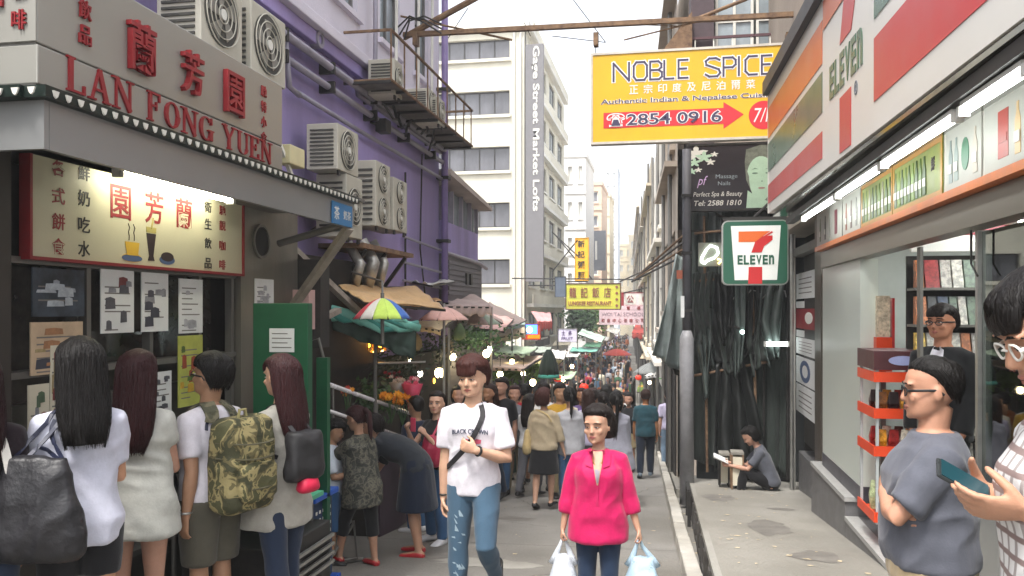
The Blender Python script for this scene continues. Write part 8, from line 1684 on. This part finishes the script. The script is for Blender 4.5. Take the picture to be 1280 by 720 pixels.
# ---- the crowd further down: a few builds, each copy dressed in its own colours
rr = random.Random(77)
def swing(a, k=1.):
    return dict(legR=((.02, a, -1), (0, a * .5 - .08, -1), 6), legL=((-.02, -a, -1), (0, -a - .15, -1), -6), footL=-12 if a > 0 else 0, armR=((.12, -a * k, -1), (.04, .15 - a * k, -1), {}), armL=((-.12, a * k, -1), (-.04, .2 + a * k, -1), {}))
NEARP, FARP, MASSP = [], [], []
def proto(lod, vx, kw, bag=None):
    J = person('walker', dict(lod=lod, voxel=vx, face=False, H=1.7, **kw), X=0, Y=-50, z=0)
    for o in [J['root']] + [c for c in bpy.data.objects if c.parent == J['root']]:
        pass
    return J['root']
dm = fabric('proto', '888888')
tops = [dict(hem=.49, sleeve=.8), dict(hem=.46, sleeve=1.9, ease=.014, loose=.9), dict(hem=.50, sleeve=.5, ease=.01)]
i = 0
for sex, st, bot, tp_ in (('m', 'short', 'trousers', 0), ('f', 'long', 'trousers', 0), ('f', 'bob', 'skirt', 2), ('m', 'short', 'shorts', 0), ('f', 'tied', 'trousers', 1), ('m', 'short', 'trousers', 1), ('f', 'long', 'shorts', 2), ('f', 'bob', 'trousers', 1)):
    kw = dict(sex=sex, seed=40 + i, top=dict(mat=dm, **tops[tp_]), bottom=dict(kind=bot, mat=dm, **(dict(hem=.32, flare=.08) if bot == 'skirt' else dict(len=.9, ease=.014) if bot == 'shorts' else {})), shoes=dict(mat=m_blkshoe), hair=dict(style=st, mat=hm['black'], locks=70 if i < 8 else 0, vol=1.04), skin='ad8470', **swing((.14, .2, .1, .17, .05, .2, .12, .16)[i] * (1 if i % 2 else -1)))
    if i == 2: kw['armR'] = ((.2, .6, -.7), (-.2, .7, .8), dict(curl=50))
    if i == 5: kw['armL'] = ((-.15, .3, -1), (.1, .9, .2), dict(curl=50))
    NEARP.append(proto(1, .015, kw)); kw['hair'] = dict(kw['hair'], locks=0); kw.pop('shoes')
    FARP.append(proto(2, .034, kw)); MASSP.append(proto(2, .06, kw)); i += 1
kids_of = {}
for o in bpy.data.objects:
    if o.parent: kids_of.setdefault(o.parent.name, []).append(o)
cols_top = {'off-white': 'c4c3c0', 'chalk white': 'cbcbcb', 'ivory': 'c4bca8', 'icy blue': 'aab8c6',  'jet black': '101012', 'pale grey': '9a9a9e', 'dark blue': '18203a', 'white': 'bdbcbf', 'black': '17171a', 'grey': '6f7076', 'navy': '1f2a44', 'red': '9a2530', 'sky blue': '6f93b5', 'cream': 'b5a98c', 'green': '3c6348', 'pale pink': 'b58d92', 'charcoal': '2d2f33', 'mustard': 'a8822c', 'violet': '5a4878', 'striped grey': '8d9096', 'orange': 'b5602c', 'brown': '5a4234', 'pale lilac': 'a09ab0'}
cols_bot = {'dark jeans': '1f2a3c', 'black trousers': '151517', 'blue jeans': '3c5a7c', 'khaki trousers': '8a7c60', 'grey trousers': '55555a', 'faded jeans': '6a7f94'}
mt_ = {k: fabric('crowd_' + k.replace(' ', '_'), c) for k, c in {**cols_top, **cols_bot}.items()}
skm = [skinmat(c) for c in ('ad8470', 'a07a60', 'b8927a', '916a52')]
hk = [('black', 'black'), ('dark', 'dark'), ('black', 'black'), ('brown', 'brown'), ('red', 'reddish'), ('dark', 'dark')]
used = set()
def spawn(protos, idx, X, Y, rz, H, label_fn, group, names=None):
    src = protos[idx]; top = rr.choice(list(cols_top)); bot = rr.choice(list(cols_bot)); h, hn = rr.choice(hk)
    for _ in range(40):
        lb = label_fn(top, bot, hn, idx)
        if lb not in used: break
        top = rr.choice(list(cols_top)); bot = rr.choice(list(cols_bot)); h, hn = rr.choice(hk)
    used.add(lb); c = src.copy(); COL.objects.link(c); c['label'] = lb; c['group'] = group; s_ = H / 1.7; c.location = (X, Y, gz(Y) + .0); c.rotation_euler = (0, 0, R(rz)); c.scale = (s_ * rr.uniform(.94, 1.06), s_ * rr.uniform(.94, 1.06), s_)
    def setm(o, m):
        o.material_slots[0].link = 'OBJECT'; o.material_slots[0].material = m
    setm(c, rr.choice(skm))
    for ch in kids_of.get(src.name, []):
        k = ch.copy(); COL.objects.link(k); k.parent = c; n = ch.name.split('.')[0]
        if n == 'shirt': setm(k, mt_[top])
        elif n in ('trousers', 'shorts', 'skirt'): setm(k, mt_[bot])
        elif n == 'hair':
            setm(k, hm[h])
            for g2 in kids_of.get(ch.name, []): q = g2.copy(); COL.objects.link(q); q.parent = k; setm(q, hm[h])
    return c
LOWER = {2: 'skirt', 3: 'shorts', 6: 'shorts'}
def low(bot, idx): return bot if idx not in LOWER else bot.split()[0] + ' ' + LOWER[idx]
WHO = ['%s-haired man', 'woman with long %s hair', 'woman with %s bob and skirt', '%s-haired man in shorts', 'woman with %s ponytail', '%s-haired long-sleeved man', '%s-haired woman in shorts', 'woman with %s bob']
def lbl(place, way):
    return lambda top, bot, hn, idx: '%s in %s top %s %s' % (WHO[idx] % hn, top, way, place)
placed = [(J_['root'].location.x, J_['root'].location.y) for J_ in PEOPLE[:-16]]
def free(x, y, d): return all((x - a) ** 2 + ((y - b) * .8) ** 2 > d * d for a, b in placed)
# named figures picked out from the photograph first (column, distance, height, facing, build)
for px, Y, H, rz, idx, pl_ in ((627, 12.6, 1.78, 165, 0, 'beside the white t-shirt man'), (643, 12.9, 1.66, 190, 7, 'left of the beige blouse woman'), (612, 11.8, 1.66, 150, 1, 'behind the white t-shirt man'), (712, 11.4, 1.62, 15, 4, 'beside the beige blouse woman'), (700, 12.6, 1.7, 200, 5, 'beyond the beige blouse woman'), (735, 12.9, 1.62, 10, 1, 'beyond the pink woman'), (836, 19.2, 1.72, 10, 0, 'beyond the teal man'), (842, 20.5, 1.75, -5, 5, 'at the kerb'), (786, 17.5, 1.6, 160, 2, 'left of the teal man'), (655, 14.2, 1.7, 30, 3, 'under the pale pink awning'), (727, 15.0, 1.66, 175, 6, 'under the orange red lantern'), (758, 15.2, 1.72, 5, 1, 'between lantern and teal man'), (845, 22, 1.6, 190, 1, 'standing right of the street pole'), (502, 10.6, 1.58, 120, 6, 'among the flowers'), (573, 10.8, 1.62, 200, 7, 'left of the white t-shirt man'), (590, 12.6, 1.7, 60, 0, 'in the stall shade'), (772, 19.5, 1.68, 185, 0, 'beyond the grey ponytail woman')):
    X = tx(px) * Y; placed.append((X, Y)); spawn(NEARP, idx, X, Y, rz, H, lbl(pl_, 'approaching' if 100 < rz < 260 else 'walking off'), 'passers-by near the stalls', used)
ZN = [(690, 'by left stalls'), (715, 'below lilac sign'), (740, 'below olive sign'), (765, 'mid road'), (795, 'right of road'), (900, 'by right shopfronts')]
n_ = 0
for k in range(900):
    if n_ >= 95: break
    Y = 12.3 + 27 * rr.random() ** 1.25; xl = max(tx(645) * Y, -3.3 if Y < 20 else -4.2); xr = (rx(Y) - .75) if Y > 19 else min(tx(825) * Y, kx(Y) - .25)
    X = rr.uniform(xl, xr)
    if not free(X, Y, .44): continue
    if 775 < 640 + FPX * math.tan(math.atan2(X, Y) + YAW) and Y < 19: continue
    placed.append((X, Y)); px = 640 + FPX * math.tan(math.atan2(X, Y) + YAW); pl_ = next(t for a, t in ZN if px < a); idx = rr.randrange(8); toward = rr.random() < .45
    H = rr.uniform(1.62, 1.8) if idx in (0, 3, 5) else rr.uniform(1.5, 1.68)
    spawn(NEARP if Y < 26 else FARP, idx, X, Y, (180 if toward else 0) + rr.gauss(0, 22), H, lbl(('near' if Y < 20 else 'midway' if Y < 28 else 'farther') + ' ' + pl_, 'approaching' if toward else 'walking off'), 'shoppers filling the middle of the street', used); n_ += 1
n_ = 0
for k in range(3000):
    if n_ >= 150: break
    Y = 39 + 75 * rr.random() ** 1.35; xr = rx(Y) - .8; xl = max(xr - 5.0, tx(690) * Y); X = rr.uniform(xl, xr)
    px = 640 + FPX * math.tan(math.atan2(X, Y) + YAW)
    if Y > 56 and 784 < px < 803 and rr.random() < .8: continue
    if not free(X, Y, .55): continue
    placed.append((X, Y)); idx = rr.randrange(8)
    spawn(FARP, idx, X, Y, rr.choice((0, 180)) + rr.gauss(0, 20), rr.uniform(1.5, 1.75), lambda top, bot, hn, idx, Y=Y: ('far %s in %s top %s' % (WHO[idx] % hn, top, 'below the olive sign' if Y < 65 else 'past the pink sign' if Y < 95 else 'at the street end')), 'distant walkers at the end of the street', None); n_ += 1
# past three hundred people: the rest of the packed lane as one mass
mm = list(mt_.values()) + skm + [hm['black'], hm['dark']]; mv, mf_, mi_ = [], [], []; km = 0
for k in range(4000):
    if km >= 170: break
    Y = 34 + 90 * rr.random() ** 1.25; xr = rx(Y) - .7; xl = max(xr - 5.6, tx(686) * Y); X = rr.uniform(xl, xr); px = 640 + FPX * math.tan(math.atan2(X, Y) + YAW)
    if Y > 56 and 786 < px < 802 and rr.random() < .7: continue
    if not free(X, Y, .42): continue
    placed.append((X, Y)); km += 1; src = rr.choice(MASSP); W_ = T(X, Y, gz(Y)) @ Matrix.Rotation(rr.choice((0, PI)) + rr.gauss(0, .3), 4, 'Z') @ Matrix.Scale(rr.uniform(1.5, 1.76) / 1.7, 4)
    cc_ = {'shirt': rr.randrange(len(cols_top)), 'b': len(cols_top) + rr.randrange(len(cols_bot)), 's': len(mt_) + rr.randrange(4), 'h': len(mt_) + 4 + rr.randrange(2)}
    for ob in [src] + kids_of.get(src.name, []):
        n_m = ob.name.split('.')[0]; idx = cc_['s'] if ob is src else cc_.get(n_m, cc_['h'] if n_m == 'hair' else cc_['b']); k0 = len(mv); me = ob.data
        mv += [W_ @ v.co for v in me.vertices]; fs_ = [tuple(k0 + j for j in p.vertices) for p in me.polygons]; mf_ += fs_; mi_ += [idx] * len(fs_)
me = bpy.data.meshes.new('crowd'); me.from_pydata(mv, [], mf_); me.polygons.foreach_set('material_index', mi_); me.polygons.foreach_set('use_smooth', [True] * len(mf_)); me.update()
for m_ in mm: me.materials.append(m_)
co = bpy.data.objects.new('crowd', me); COL.objects.link(co); tag(co, 'packed mass of shoppers filling the lane into the distance', 'crowd', kind='stuff')
for r_ in NEARP + FARP + MASSP:
    for o in kids_of.get(r_.name, []):
        for g2 in kids_of.get(o.name, []): bpy.data.objects.remove(g2)
        bpy.data.objects.remove(o)
    bpy.data.objects.remove(r_)
bpy.data.scenes.remove(_ts); bpy.data.scenes.remove(_fs)
# ---- the air: faint haze that bleaches the far end of the street
hz = MB().box((-360, -70, -6), (360, 440, 33)).build('haze', None); hz['kind'] = 'stuff'
mh = bpy.data.materials.new('haze'); mh.use_nodes = True; n = mh.node_tree.nodes; n.remove(n['Principled BSDF']); vol = n.new('ShaderNodeVolumePrincipled')
vol.inputs['Color'].default_value = (.98, .98, 1, 1); vol.inputs['Density'].default_value = .0022; vol.inputs['Anisotropy'].default_value = .2
mh.node_tree.links.new(vol.outputs[0], n['Material Output'].inputs['Volume']); hz.data.materials.append(mh)
